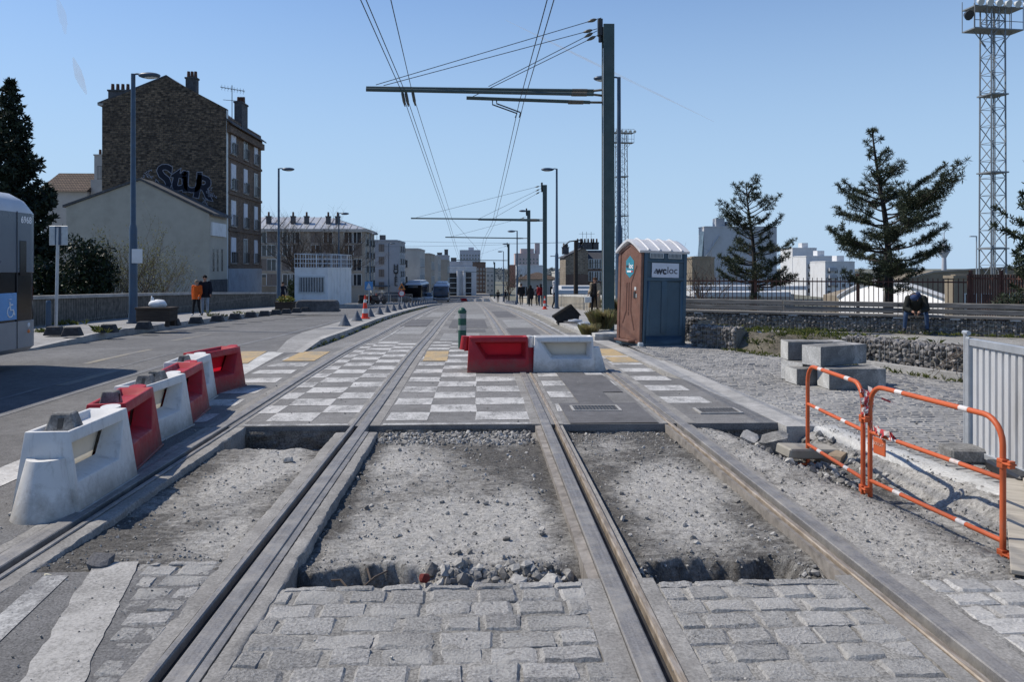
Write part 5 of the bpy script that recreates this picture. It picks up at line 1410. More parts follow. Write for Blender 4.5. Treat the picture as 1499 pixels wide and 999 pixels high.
def tower(name, label, pa, pb, pt, d, dep, mat, cols, rows, zb=-6.5, side='E', cat='tower block'):
    x0, x1 = XP(pa,d), XP(pb,d); t, w, h = flat_building(name, label, x0, x1, P(pa,400,d).y, dep, zb, ZP(pt,d), mat, cat=cat)
    dz = (h-2)/rows
    wins(t, 'F', [w*(k+.5)/cols for k in range(cols)], [1+dz*k for k in range(rows)], -.002, w/cols*.45, dz*.5, 'plain')
    return t, w, h
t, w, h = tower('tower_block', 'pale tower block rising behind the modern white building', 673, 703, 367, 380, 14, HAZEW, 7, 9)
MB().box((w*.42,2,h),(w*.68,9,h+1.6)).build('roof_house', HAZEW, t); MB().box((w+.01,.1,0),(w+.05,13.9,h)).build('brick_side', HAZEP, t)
t, w, h = tower('brown_building', 'brown building between the white building and the cream house at the street end', 692, 711, 385, 240, 14, BROWNW, 4, 6, -6.2, cat='building')
t, w, h = tower('cream_house', 'narrow cream house right of the brown building at the street end', 711.5, 723, 393, 235, 9, CREAM2, 2, 4, -6.2, cat='building')
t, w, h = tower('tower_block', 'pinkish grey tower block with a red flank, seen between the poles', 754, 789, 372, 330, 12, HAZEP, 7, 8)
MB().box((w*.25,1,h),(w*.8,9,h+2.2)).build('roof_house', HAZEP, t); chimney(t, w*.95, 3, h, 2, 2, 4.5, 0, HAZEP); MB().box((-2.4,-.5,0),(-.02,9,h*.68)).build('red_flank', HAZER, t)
t, w, h = tower('white_flats', 'white blocky flats in front of the pinkish tower block', 758, 796, 390, 210, 12, WHITEW, 4, 3, -6.2, cat='building')
# low cream house with hip roof
d = 128; x0, x1 = XP(761,d), XP(818,d); zb = -6.2; t = E('hip_roofed_house', (x0, P(790,400,d).y, zb), 'low cream house with a grey hip roof behind the walkers', 'building')
w = x1-x0; h = ZP(409,d)-zb; MB().box((0,0,0),(w,8,h)).build('wall', CREAM2, t)
MB().add([(-.4,-.4,h),(w+.4,-.4,h),(w+.4,8.4,h),(-.4,8.4,h),(w*.45,3,ZP(399,d)-zb),(w*.55,5,ZP(399,d)-zb)], [(0,1,5,4),(1,2,5),(2,3,4,5),(3,0,4),(0,3,2,1)]).build('roof', TILE, t)
wins(t, 'F', [w*.14, w*.5, w*.85], [h-2.6], -.002, 1.1, 1.5, 'plain')
t, w, h = tower('pale_house', 'plain pale house left of the stone gable', 814, 830, 400, 135, 8, CREAM2, 1, 2, -6.2, cat='building')
# stone gable house + slate
d = 108; x0, x1 = XP(828,d), XP(861,d); zb = -6.2; y5 = P(840,400,d).y
t = E('stone_gable_house', (x0, y5, zb), 'old house with a stone gable and dark slate front with several chimneys', 'building'); w = x1-x0
ez = ZP(364,d)-zb; el = ZP(377,d)-zb; er = ZP(363,d)-zb
MB().prism([(0,0),(w,0),(w,er-.4),(w*.78,ez),(0,el)], 0, 8).build('gable_wall', STONEB, t)
MB().box((.02,-.006,0),(w-.02,-.001,ZP(402,d)-zb)).build('dark_plinth', BROWNW, t)
MB().prism([(-.2,el-.05),(w*.78,ez),(w*.78,ez+.15),(-.2,el+.1)], -.1, 8).build('roof', SLATE, t)
x6 = XP(886,d)-x0; MB().box((w+.01,.2,0),(x6,8,ZP(384,d)-zb)).build('wall', BROWNW, t)
MB().add([(w,.1,ZP(385,d)-zb),(x6+.1,.1,ZP(385,d)-zb),(x6+.1,2.6,ZP(366,d)-zb),(w,2.6,ZP(366,d)-zb),(x6+.1,8,ZP(366,d)-zb),(w,8,ZP(366,d)-zb)], [(0,1,2,3),(3,2,4,5)]).build('mansard_roof', SLATE, t)
wins(t, 'F', [lerp(w, x6, f) for f in (.22,.5,.78)], [ZP(py,d)-zb for py in (393, 411)], .198, .8, 1.25, 'plain')
for px in (831, 852, 858, 868, 876): chimney(t, XP(px,d)-x0, 3, ZP(372 if px < 840 else 365,d)-zb, .9, .7, .9, 2, CONC_D)
m = MB()
for px in (857, 863, 870): xq = XP(px,d)-x0; m.tube([(xq,3,ez),(xq,3,ez+2.4)], .03, 4).tube([(xq-.5,3,ez+2.1),(xq+.5,3,ez+2.1)], .025, 4)
m.build('aerial', DARKM, t)
# white hall right
d = 205; x0, x1 = XP(1030,d), XP(1138,d); t, w, h = flat_building('white_hall', 'big pale hall with sloping buttress and roof plant, behind the smaller pine', x0, x1, P(1080,400,d).y, 5, -6.4, ZP(333,d), pm('hall_cladding', (.46,.47,.49), .05, 1, .8, .05, 30, 0, .2, dirt=(.36,.37,.39), dscale=.3))
MB().box((w*.18,1,h+.2),(w*.30,4,h+2.4)).box((w*.33,1,h+.2),(w*.38,4,h+1.6)).build('roof_plant', GREYW, t)
MB().prism([(-.6,-.0),(-.01,0),(-.01,h-1),(-.6,ZP(378,d)+6.4)], 0, 4).build('glass_stair', GLASS_B, t)
MB().add([(.05,-.5,ZP(378,d)+6.4),(4.0,-.5,h-2.0),(4.0,-.02,h-2.0),(.05,-.02,ZP(378,d)+6.4)], [(0,1,2,3)]).build('buttress', SHEEN, t)
d = 95; x0, x1 = XP(1013,d), XP(1046,d); t, w, h = flat_building('beige_wall_building', 'low beige building with ivy-stained wall right of the portable toilet', x0, x1, P(1030,400,d).y, 2.5, -6.4, ZP(379,d), TAN); wins(t, 'F', [w*.3,w*.7], [h-4.2], -.002, 1, 1.4, 'plain')
# station strips (platform roofs seen over the bench)
def roofstrip(pa, pb, py, d, label):
    x0, x1 = XP(pa,d), XP(pb,d); t = E('platform_shelter', (x0, P(pa,400,d).y, -6.3), label, 'shelter', 'white station shelters beyond the fence'); w = x1-x0; z = ZP(py,d)+6.3
    MB().box((0,0,z-.35),(w,3.2,z)).build('roof', WHITEW, t); 
    n = max(2, int(w/5))
    for k in range(n): MB().box((w*(k+.5)/n-.1,1.4,0),(w*(k+.5)/n+.1,1.6,z-.35)).build('post', GREYW, t)
    MB().box((0,2.9,0),(w,3.1,z-.8)).build('back_panel', GREYW, t)
roofstrip(1012, 1185, 419, 70, 'upper white platform roof seen through the fence by the smaller pine')
roofstrip(1016, 1160, 428, 62, 'lower white platform roof seen through the fence by the smaller pine')
roofstrip(822, 868, 419, 80, 'white platform roof with dark slots behind the right parapet')
roofstrip(812, 872, 425, 72, 'lower pale platform roof behind the right parapet')
# white flats
for pa, pb, pt, d, lab in [(1160,1196,364,250,'taller white flats with balconies between the two pines'),(1180,1222,376,235,'white flats left of the big pine, lower than their neighbour'),(1208,1252,384,220,'lowest white flats, partly behind the big pine'),(1316,1345,393,320,'far grey buildings right of the big pine')]:
    t, w, h = tower('white_flats', lab, pa, pb, pt, d, 10, WHITEW if pa < 1300 else GREYW, 4, 4, -6.5, cat='flats')
    if pa < 1300:
        for k in range(3): MB().box((w*.1,-1.0,h*.35+k*h*.2),(w*.35,-.05,h*.35+k*h*.2+.9)).build('balcony', GREYW, t)
        MB().box((w*.5,2,h+.2),(w*.75,5,h+1.8)).build('roof_house', WHITEW, t)
# arched white bridge wall and flyover
d = 75; aL, aR = P(1228,400,92), P(1392,400,64); t = E('arched_wall', (aL.x, aL.y, -6.3), 'long white wall with a shallow arched top beyond the fence', 'wall', None, math.atan2(aR.y-aL.y, aR.x-aL.x)); w = (aR-aL).length
pts = [(w*k/24, 6.3+ZP(442-30*math.sin(PI*(.08+.92*k/24)*.96), lerp(92,64,k/24))) for k in range(25)]
MB().prism([(0,0),(w,0)]+[p for p in reversed(pts)], 0, .5).build('wall', pm('bright_white_wall', (.86,.86,.85), .03, 1, .8, .03), t)
MB().tube([(p[0],-.05,p[1]) for p in pts], .22, 6).build('arch_band', GREYW, t)
d = 97; t = E('flyover', (XP(1235,d), P(1300,400,d).y, -6.3), 'beige ramp of a flyover rising behind the arched white wall', 'flyover'); w = XP(1500,d)-XP(1235,d)
MB().prism([(0,0),(w,0),(w,6.3+ZP(392,d)),(w*.5,6.3+ZP(399,d)),(0,6.3+ZP(434,d))], 0, 6).build('ramp_wall', TAN, t)
MB().prism([(0,6.3+ZP(434,d)),(w*.5,6.3+ZP(399,d)),(w,6.3+ZP(392,d)),(w,6.3+ZP(389.5,d)),(w*.5,6.3+ZP(396.5,d)),(0,6.3+ZP(431.5,d))], -.15, 0).build('coping', BEIGE, t)
d = 60; x0 = XP(1395,d); t, w, h = flat_building('low_brown_building', 'low brownish building with openings at the right behind the rusty fence', x0, XP(1560,d), P(1450,400,d).y, 1.2, -6.3, ZP(408,d), TAN); wins(t, 'F', [w*.15,w*.3,w*.45,w*.6,w*.75,w*.9], [h-2.2], -.002, .9, 1.1, 'plain')
# water tower
d = 600; p = P(1382,400,d); t = E('water_tower', (p.x, p.y, -6.5), 'distant mushroom-shaped water tower right of the big pine', 'water tower'); H = ZP(358,d)+6.5
MB().tube([(0,0,0),(0,0,H-9)], [2,1.5], 12).build('shaft', HAZEW, t, smooth=50); MB().tube([(0,0,H-10),(0,0,H-6),(0,0,H-5.9),(0,0,H-2),(0,0,H-1.9),(0,0,H)], [1.5,3.6,4.0,4.0,2.6,2], 16).build('tank', HAZEW, t, smooth=40); MB().tube([(0,0,H),(0,0,H+9)], .3, 5).build('mast', HAZEW, t)

# --- white site cabin
d = 58.0; c0 = P(480, 451, d); zb = gz(c0.y)+.10; t = E('site_cabin', (c0.x, c0.y, zb), 'white site cabin with barred window and a railing round its flat roof', 'cabin', None, R(-7))
W, Lc, H = 2.46, 6.0, ZP(393,d)-zb
MB().box((-W,0,.02),(0,Lc,H)).build('wall', WHITE, t); m = MB()
for k in range(1, 8): m.box((.0,Lc*k/8-.02,.05),(.015,Lc*k/8+.02,H-.05))
m.box((-W-.03,-.03,H),(.03,Lc+.03,H+.07)).build('roof', WHITE, t)
fr = MB().box((-W+.25,-.06,.95),(-.22,-.001,2.2)); f = fr.build('window', SHEEN, t); MB().box((-W+.34,-.07,1.05),(-.31,-.061,2.1)).build('pane', GLASS, f); m = MB()
for k in range(15): xq = -W+.38+k*.119; m.box((xq-.016,-.11,1.02),(xq+.016,-.08,2.13))
m.build('bars', WHITE, f); m = MB()
def rail(a, b, n):
    a, b = Vector(a), Vector(b)
    for z in (.3, .62, .98): m.tube([a+Vector((0,0,z)), b+Vector((0,0,z))], .02, 5)
    for k in range(n+1): q = a.lerp(b, k/n); m.tube([q, q+Vector((0,0,.98))], .016 if k % 2 else .026, 5)
rail((-W,0,H+.07),(0,0,H+.07),6); rail((0,0,H+.07),(0,Lc,H+.07),12); rail((-W,0,H+.07),(-W,Lc,H+.07),10); rail((-W,Lc,H+.07),(0,Lc,H+.07),6)
m.build('roof_railing', WHITE, t)
q = GP(465, 456.5, .18); t = E('dark_tank', (q.x, q.y, q.z), 'long dark grey rounded block standing before the white cabin', 'block')
MB().prism([(-1.0,0),(1.0,0),(1.0,.42),(.88,.56),(-.88,.56),(-1.0,.42)], -.3, .3).build('body', CONC_D, t, bevel=.04); MB().box((-1.05,-.33,0),(1.05,.33,.08)).build('base', CONC_D, t)

# --- parapets
t = E('parapet_wall', (-13.5, 0, 0), 'long stained concrete parapet along the left pavement', 'wall'); 
m = MB(); strip(m, -.28, 0, 3, 54.4, 1.02, skirt=1.3); m.build('wall', brickmat('stained_concrete_panels', (.10,.095,.085), (.07,.066,.06), (.16,.15,.135), 1.0, .16, 40, .02, .6, .95, .3, (.16,.155,.14)), t)
m = MB(); strip(m, -.33, .05, 3, 54.5, 1.12, skirt=.11); m.build('coping', CONC, t)
t = E('parapet_wall', (5.75, 0, 0), 'pale concrete balustrade with vertical ribs along the right pavement', 'wall')
m = MB(); strip(m, .05, .25, 33.5, 130, .82, skirt=1.1); m.build('wall', STONEW, t); m = MB(); strip(m, -.02, .32, 33.4, 130, .95, skirt=.14); m.build('coping', CONC_L, t)
m = MB(); y = 33.6
while y < 100:
    m.box((-.02,y,gz(y)-.0),(.05,y+.28,gz(y)+.82)); y += .62
m.build('ribs', STONEW, t)

# --- gabions and bench
def gabion(path, z0, h, depth, label, name='gabion_wall', st=.085, seed=1):
    t = E(name, (0,0,0), label, 'gabion')
    mb = MB(); core = MB(); wires = MB()
    for (a, b) in zip(path[:-1], path[1:]):
        a, b = Vector((*a, z0)), Vector((*b, z0)); d = b-a; L = d.length; d.normalize(); nrm = Vector((d.y, -d.x, 0)) 
        k = int(L/st)
        rows = int(h/st)
        for i in range(k):
            for j in range(rows):
                p = a+d*(L*(i+.5+rnd.uniform(-.3,.3))/k)+nrm*rnd.uniform(-.05,-.005)+Vector((0,0,h*(j+.5+rnd.uniform(-.25,.25))/rows))
                stone(mb, p, st*rnd.uniform(.42,.66), .85, ICO1, 1.2)
            for j in range(int(depth/st)):
                p = a+d*(L*(i+.5+rnd.uniform(-.3,.3))/k)-nrm*(st*(j+.8))+Vector((0,0,h-.03))
                stone(mb, p, st*rnd.uniform(.45,.66), .7, ICO1, 1.0)
        q = [a+nrm*-.05, b+nrm*-.05, b-nrm*depth, a-nrm*depth]
        core.add([tuple(v) for v in q]+[(v.x, v.y, z0+h-.05) for v in q], [(0,1,2,3),(4,7,6,5),(0,4,5,1),(1,5,6,2),(2,6,7,3),(3,7,4,0)])
        for zz in arr(0, h, .1): wires.tube([a+nrm*.012+Vector((0,0,zz)), b+nrm*.012+Vector((0,0,zz))], .0022, 3, 0, None, False)
        for i in range(int(L/.1)+1): p = a+d*min(L, i*.1)+nrm*.012; wires.tube([p, p+Vector((0,0,h))], .0022, 3, 0, None, False)
    mb.build('stone_fill', GABST, t); core.build('fill_core', DIRT, t); wires.build('wire_cage', GALV, t)
    return t
gabion([(6.62,14.5),(6.95,13.75),(7.55,12.2),(8.4,9.8)], -.03, .53, .5, 'low gabion of grey stones edging the cobbled square, behind the concrete blocks')
mb = MB(); strip(mb, lambda y: pl([(9.8,8.28),(12.2,7.42),(13.75,6.82),(15.0,6.3)])(y)-.16, lambda y: pl([(9.8,8.28),(12.2,7.42),(13.75,6.82),(15.0,6.3)])(y)-.03, 9.8, 15.0, .13, skirt=.2, near=.4, base=lambda y: 0); struct(mb, 'kerb', CONC)
gabion([(4.66,17.75),(5.40,16.92)], -.03, .50, .5, 'short shaded gabion beside the portable toilet, left of the dirt bank')
mb = MB().grid(arr(5.2, 8.6, .08), arr(14.0, 18.6, .08), lambda x, y: -.06+.42*sstep(-.1, .75, (x-pl([(14,6.75),(15.2,6.2),(16.9,5.35),(18.6,4.3)])(y)))*sstep(8.6, 7.0, x)*sstep(18.6, 17.0, y)*sstep(13.9, 14.6, y)+.05*fb(x*2.5, y*2.5)); struct(mb, 'earth_bank', groundmat('bank_soil', (.10,.09,.07), 40, .5, 2, .35, stain=(.20,.185,.15), sscale=1.5, bump=1, bd=.02), smooth=True)
gabion([(3.95,21.0),(4.55,20.2),(5.2,19.2)], -.1, .62, .5, 'small gabion between the ornamental grass and the portable toilet')
ba, bb = Vector((5.9,24.1,0)), Vector((16.5,18.3,0)); bd = (bb-ba).normalized(); bn = Vector((bd.y,-bd.x,0)); BL = (bb-ba).length
gabion([(ba.x,ba.y),(lerp(ba.x,bb.x,.5),lerp(ba.y,bb.y,.5)),(bb.x,bb.y)], -.02, .40, .7, 'long gabion bench base along the back of the gravel terrace')
t = E('timber_bench', (ba.x, ba.y, .42), 'long weathered timber bench with a two-beam back on the rear gabion', 'bench', None, math.atan2(bd.y, bd.x))
for k in range(4):
    xa, xb = BL*k/4+.002, BL*(k+1)/4-.002
    MB().box((xa,-.04,.0),(xb,.42,.07)).build('seat_beam', WOODG, t, bevel=.012)
    for z in (.085, .245): MB().box((xa,.43+rnd.uniform(-.015,.02),z),(xb,.60,z+.135)).build('back_beam', WOODG, t, bevel=.012)
for k in range(9): MB().box((BL*(k+.5)/9-.12,-.02,-.035),(BL*(k+.5)/9+.12,.4,-.002)).build('bearer', GALV, t)
# --- rusty railings
def railing(a, b, z0, h, step, label, group, posts=3.0, r=.012, sheet=False):
    a, b = Vector(a), Vector(b); d = b-a; L = d.length
    t = E('railing_fence', (a.x, a.y, z0), label, 'fence', group, math.atan2(d.y, d.x))
    m = MB(); n = int(L/step)
    for i in range(n+1): m.box((L*i/n-r,-r,.05),(L*i/n+r,r,h))
    m.build('bars', RUST, t); m = MB()
    for z in (.12, h-.12): m.box((0,-.022,z-.022),(L,.022,z+.022))
    m.build('rail', RUST, t); k = max(1, int(round(L/posts)))
    for i in range(k+1): MB().box((L*i/k-.045,-.045,-.3),(L*i/k+.045,.045,h+.12)).build('post', RUST, t, bevel=.01)
railing((6.3,27.8,0), (15.0,24.2,0), 0, 1.42, .14, 'long brown bar railing behind the bench, passing both pines', 'brown bar railings behind the bench')
railing((15.06,24.2,0), (15.5,20.5,0), 0, 1.55, .10, 'close-set rusty bar railing at the right, turning towards the camera', 'brown bar railings behind the bench', 1.3, .018)
railing((15.5,20.4,0), (19.0,19.0,0), 0, 1.55, .11, 'rusty railing leaving the right edge of the picture', 'brown bar railings behind the bench', 1.3, .018)
# --- floodlight masts
MASTM = pm('mast_steel', (.20,.225,.245), .15, 3, .55, .05, 40, .2, .4, dirt=(.15,.15,.15), dscale=1.5)
def mast(px, d, ptop, label, wb, wt, phead=None):
    p = P(px, 400, d); zb = -6.2; H = ZP(ptop,d)-zb; t = E('floodlight_mast', (p.x, p.y, zb), label, 'floodlight mast', 'stadium floodlight masts', .12)
    def hw(z): return lerp(wb, wt, z/H)
    m = MB()
    for sx in (-1,1):
        for sy in (-1,1): m.tube([(sx*wb,sy*wb,0),(sx*wt,sy*wt,H)], .10, 6)
    m.build('leg', MASTM, t); br = MB(); st_ = 2.0; n = int(H/st_); z = 0
    for i in range(n):
        z0, z1 = H*i/n, H*(i+1)/n; a, b = hw(z0), hw(z1); s = 1 if i % 2 else -1
        for (x0,y0,x1,y1) in ((-1,-1,1,-1),(1,-1,1,1),(1,1,-1,1),(-1,1,-1,-1)):
            if s < 0: x0,y0,x1,y1 = x1,y1,x0,y0
            br.tube([(x0*a,y0*a,z0),(x1*b,y1*b,z1)], .055, 4, 0, None, False); br.tube([(x0*b,y0*b,z1),(x1*b,y1*b,z1)], .04, 4, 0, None, False)
    br.build('bracing', MASTM, t); ld = MB()
    for sx in (-.22,.22): ld.tube([(sx+.2,0,0),(sx+.1,0,H-1)], .035, 4)
    for i in range(int(H/.6)): ld.tube([(-.05,0,i*.6),(.4,0,i*.6)], .022, 4, 0, None, False)
    ld.build('ladder', MASTM, t)
    for fr in (.26,.49,.725):
        z = H*fr; a = hw(z)+.25; MB().box((-a,-a,z-.08),(a,a,z+.08)).build('platform', MASTM, t)
    hp = MB(); a = 3.2
    for z in (H-3.2, H-.6): hp.box((-a,-1.1,z),(a,1.1,z+.14))
    for sx in (-1,-.5,0,.5,1):
        for sy in (-1,1): hp.tube([(sx*a,sy*1.05,H-3.2),(sx*a,sy*1.05,H+.5)], .05, 4)
    hp.tube([(-a,-1.05,H+.4),(a,-1.05,H+.4)], .05, 4).tube([(-a,-1.05,H-2.2),(a,-1.05,H-2.2)], .05, 4)
    hp.tube([(-a*.8,0,H-3.2),(-wt,0,H-5)], .06, 4).tube([(a*.8,0,H-3.2),(wt,0,H-5)], .06, 4)
    hd = hp.build('head_frame', MASTM, t)
    for k in range(6): MB().tube([(-a+.3+k*a*.38,-1.2,H-.1),(-a+.3+k*a*.38,-1.75,H-.35)], [.22,.42], 10).build('floodlight', SHEEN, hd, smooth=50)
    MB().tube([(-a-.6,-.3,H-1.4),(-a-.6,-.9,H-1.7)], [.3,.6], 10).tube([(-a,-.3,H-1.2),(-a-.6,-.3,H-1.3)], .05, 4).build('floodlight', DARKM, hd, smooth=50)
mast(1453, 96, 7, 'tall lattice floodlight mast at the right edge, with a lamp platform on top', 1.0, .9)
mast(909.5, 215, 192, 'distant lattice floodlight mast half hidden behind the tall green pole', 1.6, 1.2)
# wooden pole with twin brackets, small lamps
p = P(843, 400, 62); t = E('utility_pole', (p.x, p.y, -2.5), 'dark wooden pole with lamp brackets behind the right balustrade', 'utility pole'); H = ZP(352,62)+2.5
MB().tube([(0,0,0),(0,0,H)], [.2,.15], 8).build('pole', WOODD, t, smooth=50)
MB().tube([(-.55,0,H-.1),(.55,0,H+.05)], .05, 6).tube([(-.5,0,H-.1),(-.75,0,H-.3),(-.8,0,H-.7)], .05, 6).tube([(.5,0,H),(.55,0,H-.25),(.3,0,H-.6)], .05, 6).build('bracket', DARKM, t, smooth=50)
MB().ball((-.8,0,H-.4),(.22,.15,.12)).ball((.42,0,H-.5),(.2,.15,.12)).build('lamp_head', DARKM, t, smooth=True)
def slim(px, pt, d, zb, side, label):
    p = P(px, 400, d); t = E('street_lamp', (p.x,p.y,zb), label, 'street lamp'); H = ZP(pt,d)-zb
    MB().tube([(0,0,0),(0,0,H)], [.07,.05], 8).build('pole', GALV, t, smooth=50); MB().box((min(0,side*.6),-.1,H-.06),(max(0,side*.6),.1,H+.04)).build('lamp_head', GALV, t, bevel=.02)
slim(1429.5, 346, 70, -6, -1, 'thin grey lamp standing beyond the railing left of the floodlight mast')
slim(813, 375, 90, -6, -1, 'thin pale lamp with short arm just left of the slim blue lamp')

# ================================================================== VEHICLES
BUSB = pm('bus_blue_grey', (.065,.092,.13), .08, 2, .28, .0, 10, 0, .35); BUSG = glassmat('bus_glass', (.005,.006,.008), .12); BUSG.node_tree.nodes['Principled BSDF'].inputs['Specular IOR Level'].default_value = .15; BUSL = pm('bus_skirt_grey', (.24,.248,.262), .05, 3, .4, .05, dirt=(.19,.19,.2), dscale=2); BUSR = pm('bus_roof', (.46,.49,.53), .05, 3, .4, .03)
SIGNB = pm('sign_blue', (.10,.30,.60), .05, 5, .35, 0); AMBER = pm('amber_lens', (.55,.14,.02), .1, 5, .3, 0); REDL = pm('red_lens', (.35,.01,.01), .1, 5, .3, 0)
SCR = pm('reflected_windscreen', (.03,.07,.12), .5, 1.2, .06, 0, 10, 0, .7)
def loop(hx, hy, r, n=4):
    pts = []
    for cx, cy, a0 in ((hx-r,-hy+r,-PI/2),(hx-r,hy-r,0),(-hx+r,hy-r,PI/2),(-hx+r,-hy+r,PI)):
        for k in range(n+1): a = a0+PI/2*k/n; pts.append((cx+r*math.cos(a), cy+r*math.sin(a)))
    return pts
def bus(loc, rz, label, L=12.0, number=None, front='dark', body=None, pod=True, group=None):
    t = E('bus', loc, label, 'bus', group, rz); hx, hy = 1.26, L/2
    levels = [(.28,.06,0),(.36,.0,0),(.82,.0,0),(.825,.008,1),(1.66,.008,1),(1.67,.0,2),(2.70,.0,2),(2.705,.0,3),(2.92,.10,3),(3.04,.24,3),(3.08,.5,3)]
    m = MB(); n = 0; base = []
    for z, ins, mi in levels:
        lp = loop(hx-ins, hy-ins*1.6, max(.12,.34-ins*.3)); n = len(lp); base.append([(x,y,z) for x, y in lp])
    vs = [v for l in base for v in l]; 
    for i in range(len(levels)-1):
        mi = levels[i+1][2] if levels[i][2] != levels[i+1][2] and False else levels[i][2]
        m.add(base[i]+base[i+1], [(k, (k+1) % n, n+(k+1) % n, n+k) for k in range(n)], mi)
    m.add(base[-1], [tuple(range(n))], 3); m.add(base[0], [tuple(reversed(range(n)))], 0)
    b = m.build('body', [BUSL, BUSG, body or BUSB, BUSR], t)
    bm = bmesh.new(); bm.from_mesh(b.data); bmesh.ops.remove_doubles(bm, verts=bm.verts, dist=1e-4); bm.to_mesh(b.data); bm.free()
    b.data.polygons.foreach_set('use_smooth', [True]*len(b.data.polygons)); b.data.set_sharp_from_angle(angle=R(35))
    # side windows, doors
    for s in (-1, 1):
        for k in range(5):
            ya = -hy+1.6+k*(L-5.0)/5; MB().box((s*(hx-.002)-.004,ya+.05,1.35),(s*(hx-.002)+.004,ya+(L-5.0)/5-.05,2.5)).build('window', BUSG, t)
        MB().box((s*hx-.006,hy-2.6,1.58),(s*hx+.006,hy-2.1,1.585)).build('seam', DARKM, t)
    for s in (-1, 1):
        for y in (-hy+2.7, hy-3.2):
            w = MB().tube([(s*(hx-.30),y,.48),(s*(hx+.01),y,.48)], .48, 20).build('wheel', BLACKP, t, smooth=50)
            MB().tube([(s*(hx+.008),y,.48),(s*(hx+.02),y,.48)], .27, 16).build('rim', GALV, w, smooth=50)
    # front
    ws = MB().box((-hx+.12,-hy-.012,1.02),(hx-.12,-hy+.03,2.62)).build('windscreen', SCR if front != 'dark' else BUSG, t, bevel=.05)
    MB().box((-.75,-hy-.02,2.32),(.75,-hy-.008,2.58)).build('destination_display', GLASS_B, t)
    for s in (-1, 1):
        MB().box((s*.98-.22,-hy-.02,.62),(s*.98+.22,-hy+.1,.80)).build('headlight', WHITE, t, bevel=.03)
        MB().tube([(s*(hx-.1),-hy-.05,2.5),(s*(hx+.16),-hy-.2,2.45)], .03, 6).box((s*(hx+.16)-.1,-hy-.28,1.95),(s*(hx+.16)+.1,-hy-.16,2.45)).build('mirror', BLACKP, t)
    MB().box((-hx+.2,-hy-.025,.36),(hx-.2,-hy+.1,.58)).build('bumper', BUSL, t, bevel=.03)
    # rear
    MB().box((-.9,hy-.05,1.75),(.9,hy+.006,2.5)).build('rear_window', BUSG, t)
    if pod: MB().box((-.95,-hy+1.2,3.06),(.95,hy-1.6,3.34)).build('roof_pod', BUSR, t, bevel=.12, smooth=40, seg=3)
    return t
bx = -7.95; bye = 14.95
nb = bus((bx-1.26, bye-6.0, .0), 0, 'blue grey city bus numbered 6968 cut by the left edge of the picture', 12.0, pod=False)
hy = 6.0
MB().tube([(1.262,hy-.78,.36),(1.262,hy-.78,2.72)], .008, 4).build('panel_seam', DARKM, nb)
MB().box((1.255,hy-.70,1.62),(1.267,hy-.50,2.22)).build('slit_window', BUSG, nb, bevel=.004)
m = MB(); text_mesh('6968', .165, .001, .004, 0, TR(1.262,hy-.50,2.58) @ RZ(PI/2) @ FACE_Y, m); m.build('fleet_number', LETTER_W, nb)
st = MB().box((1.256,hy-1.30,.86),(1.268,hy-.80,1.32)).build('accessibility_sign', SIGNB, nb, bevel=.004)
m = MB(); m.tube([(1.27,hy-1.02,1.22),(1.27,hy-1.02,1.21)], .03, 8).tube([(1.27,hy-1.02,1.17),(1.27,hy-1.0,1.03),(1.27,hy-.92,1.03),(1.27,hy-.88,.94)], .017, 6).tube([(1.27,hy-1.01,1.12),(1.27,hy-.93,1.12)], .014, 6)
m.tube([(1.27,hy-1.0+.09*math.cos(a),1.0+.09*math.sin(a)) for a in [PI*.6+k*.35 for k in range(13)]], .012, 5); m.build('wheelchair_symbol', LETTER_W, st)
MB().ball((1.245,hy-.42,.74), (.03,.05,.05)).build('side_light', WHITE, nb, smooth=True); MB().ball((1.245,hy-.42,.63), (.03,.06,.04)).build('side_light', AMBER, nb, smooth=True)
p = P(606.5, 440, 121); bus((p.x, p.y+6, gz(p.y)), R(-2), 'left of two distant buses, with a dark windscreen and white roof', 12, front='dark', body=BUSG, group='oncoming buses')
p = P(644.5, 440, 133); bus((p.x, p.y+6, gz(p.y)), R(1), 'right of two distant buses, with a bright blue front', 12, front='blue', body=pm('bus_bright_blue', (.06,.16,.36), .15, 2, .3, 0), group='oncoming buses')
def car(loc, rz, label, c):
    t = E('parked_car', loc, label, 'car', 'cars parked before the hotel', rz)
    cm = pm('car_paint', c, .05, 3, .25, 0, 10, 0, .6)
    m = MB(); m.prism([(-2.1,.25),(2.1,.25),(2.12,.62),(1.95,.84),(1.15,.92),(-2.0,.95),(-2.12,.7)], -.86, .86); m.build('body', cm, t, bevel=.06, smooth=40, seg=2)
    m = MB(); m.hexa([(-1.9,-.78,.93),(1.15,-.78,.92),(1.15,.78,.92),(-1.9,.78,.93)], [(-1.5,-.62,1.45),(.35,-.62,1.47),(.35,.62,1.47),(-1.5,.62,1.45)]); m.build('glasshouse', GLASS, t, bevel=.05, smooth=40)
    MB().box((-1.4,-.58,1.452),(.3,.58,1.49)).build('roof', cm, t, bevel=.015)
    for x in (-1.3, 1.3):
        for y in (-.82, .82):
            MB().tube([(x,y-.1,.31),(x,y+.1,.31)], .31, 14).build('wheel', BLACKP, t, smooth=50)
    for y in (-.6,.6): MB().box((2.06,y-.2,.6),(2.13,y+.2,.74)).build('headlight', SHEEN, t)
for k, (px, py, c, rz, lab) in enumerate([(551,437,(.02,.022,.03),.1,'dark parked car left of the hotel sign pole'),(565,437,(.25,.26,.28),.0,'silver parked car under the hotel lettering'),(579,438,(.03,.03,.035),.15,'black parked car just left of the left-hand bus'),(625.5,441,(.5,.5,.5),-1.5,'pale car between the two distant buses')]):
    q = P(px, py, 112 if k < 3 else 128); car((q.x, q.y, gz(q.y)+.1), rz, lab, c)
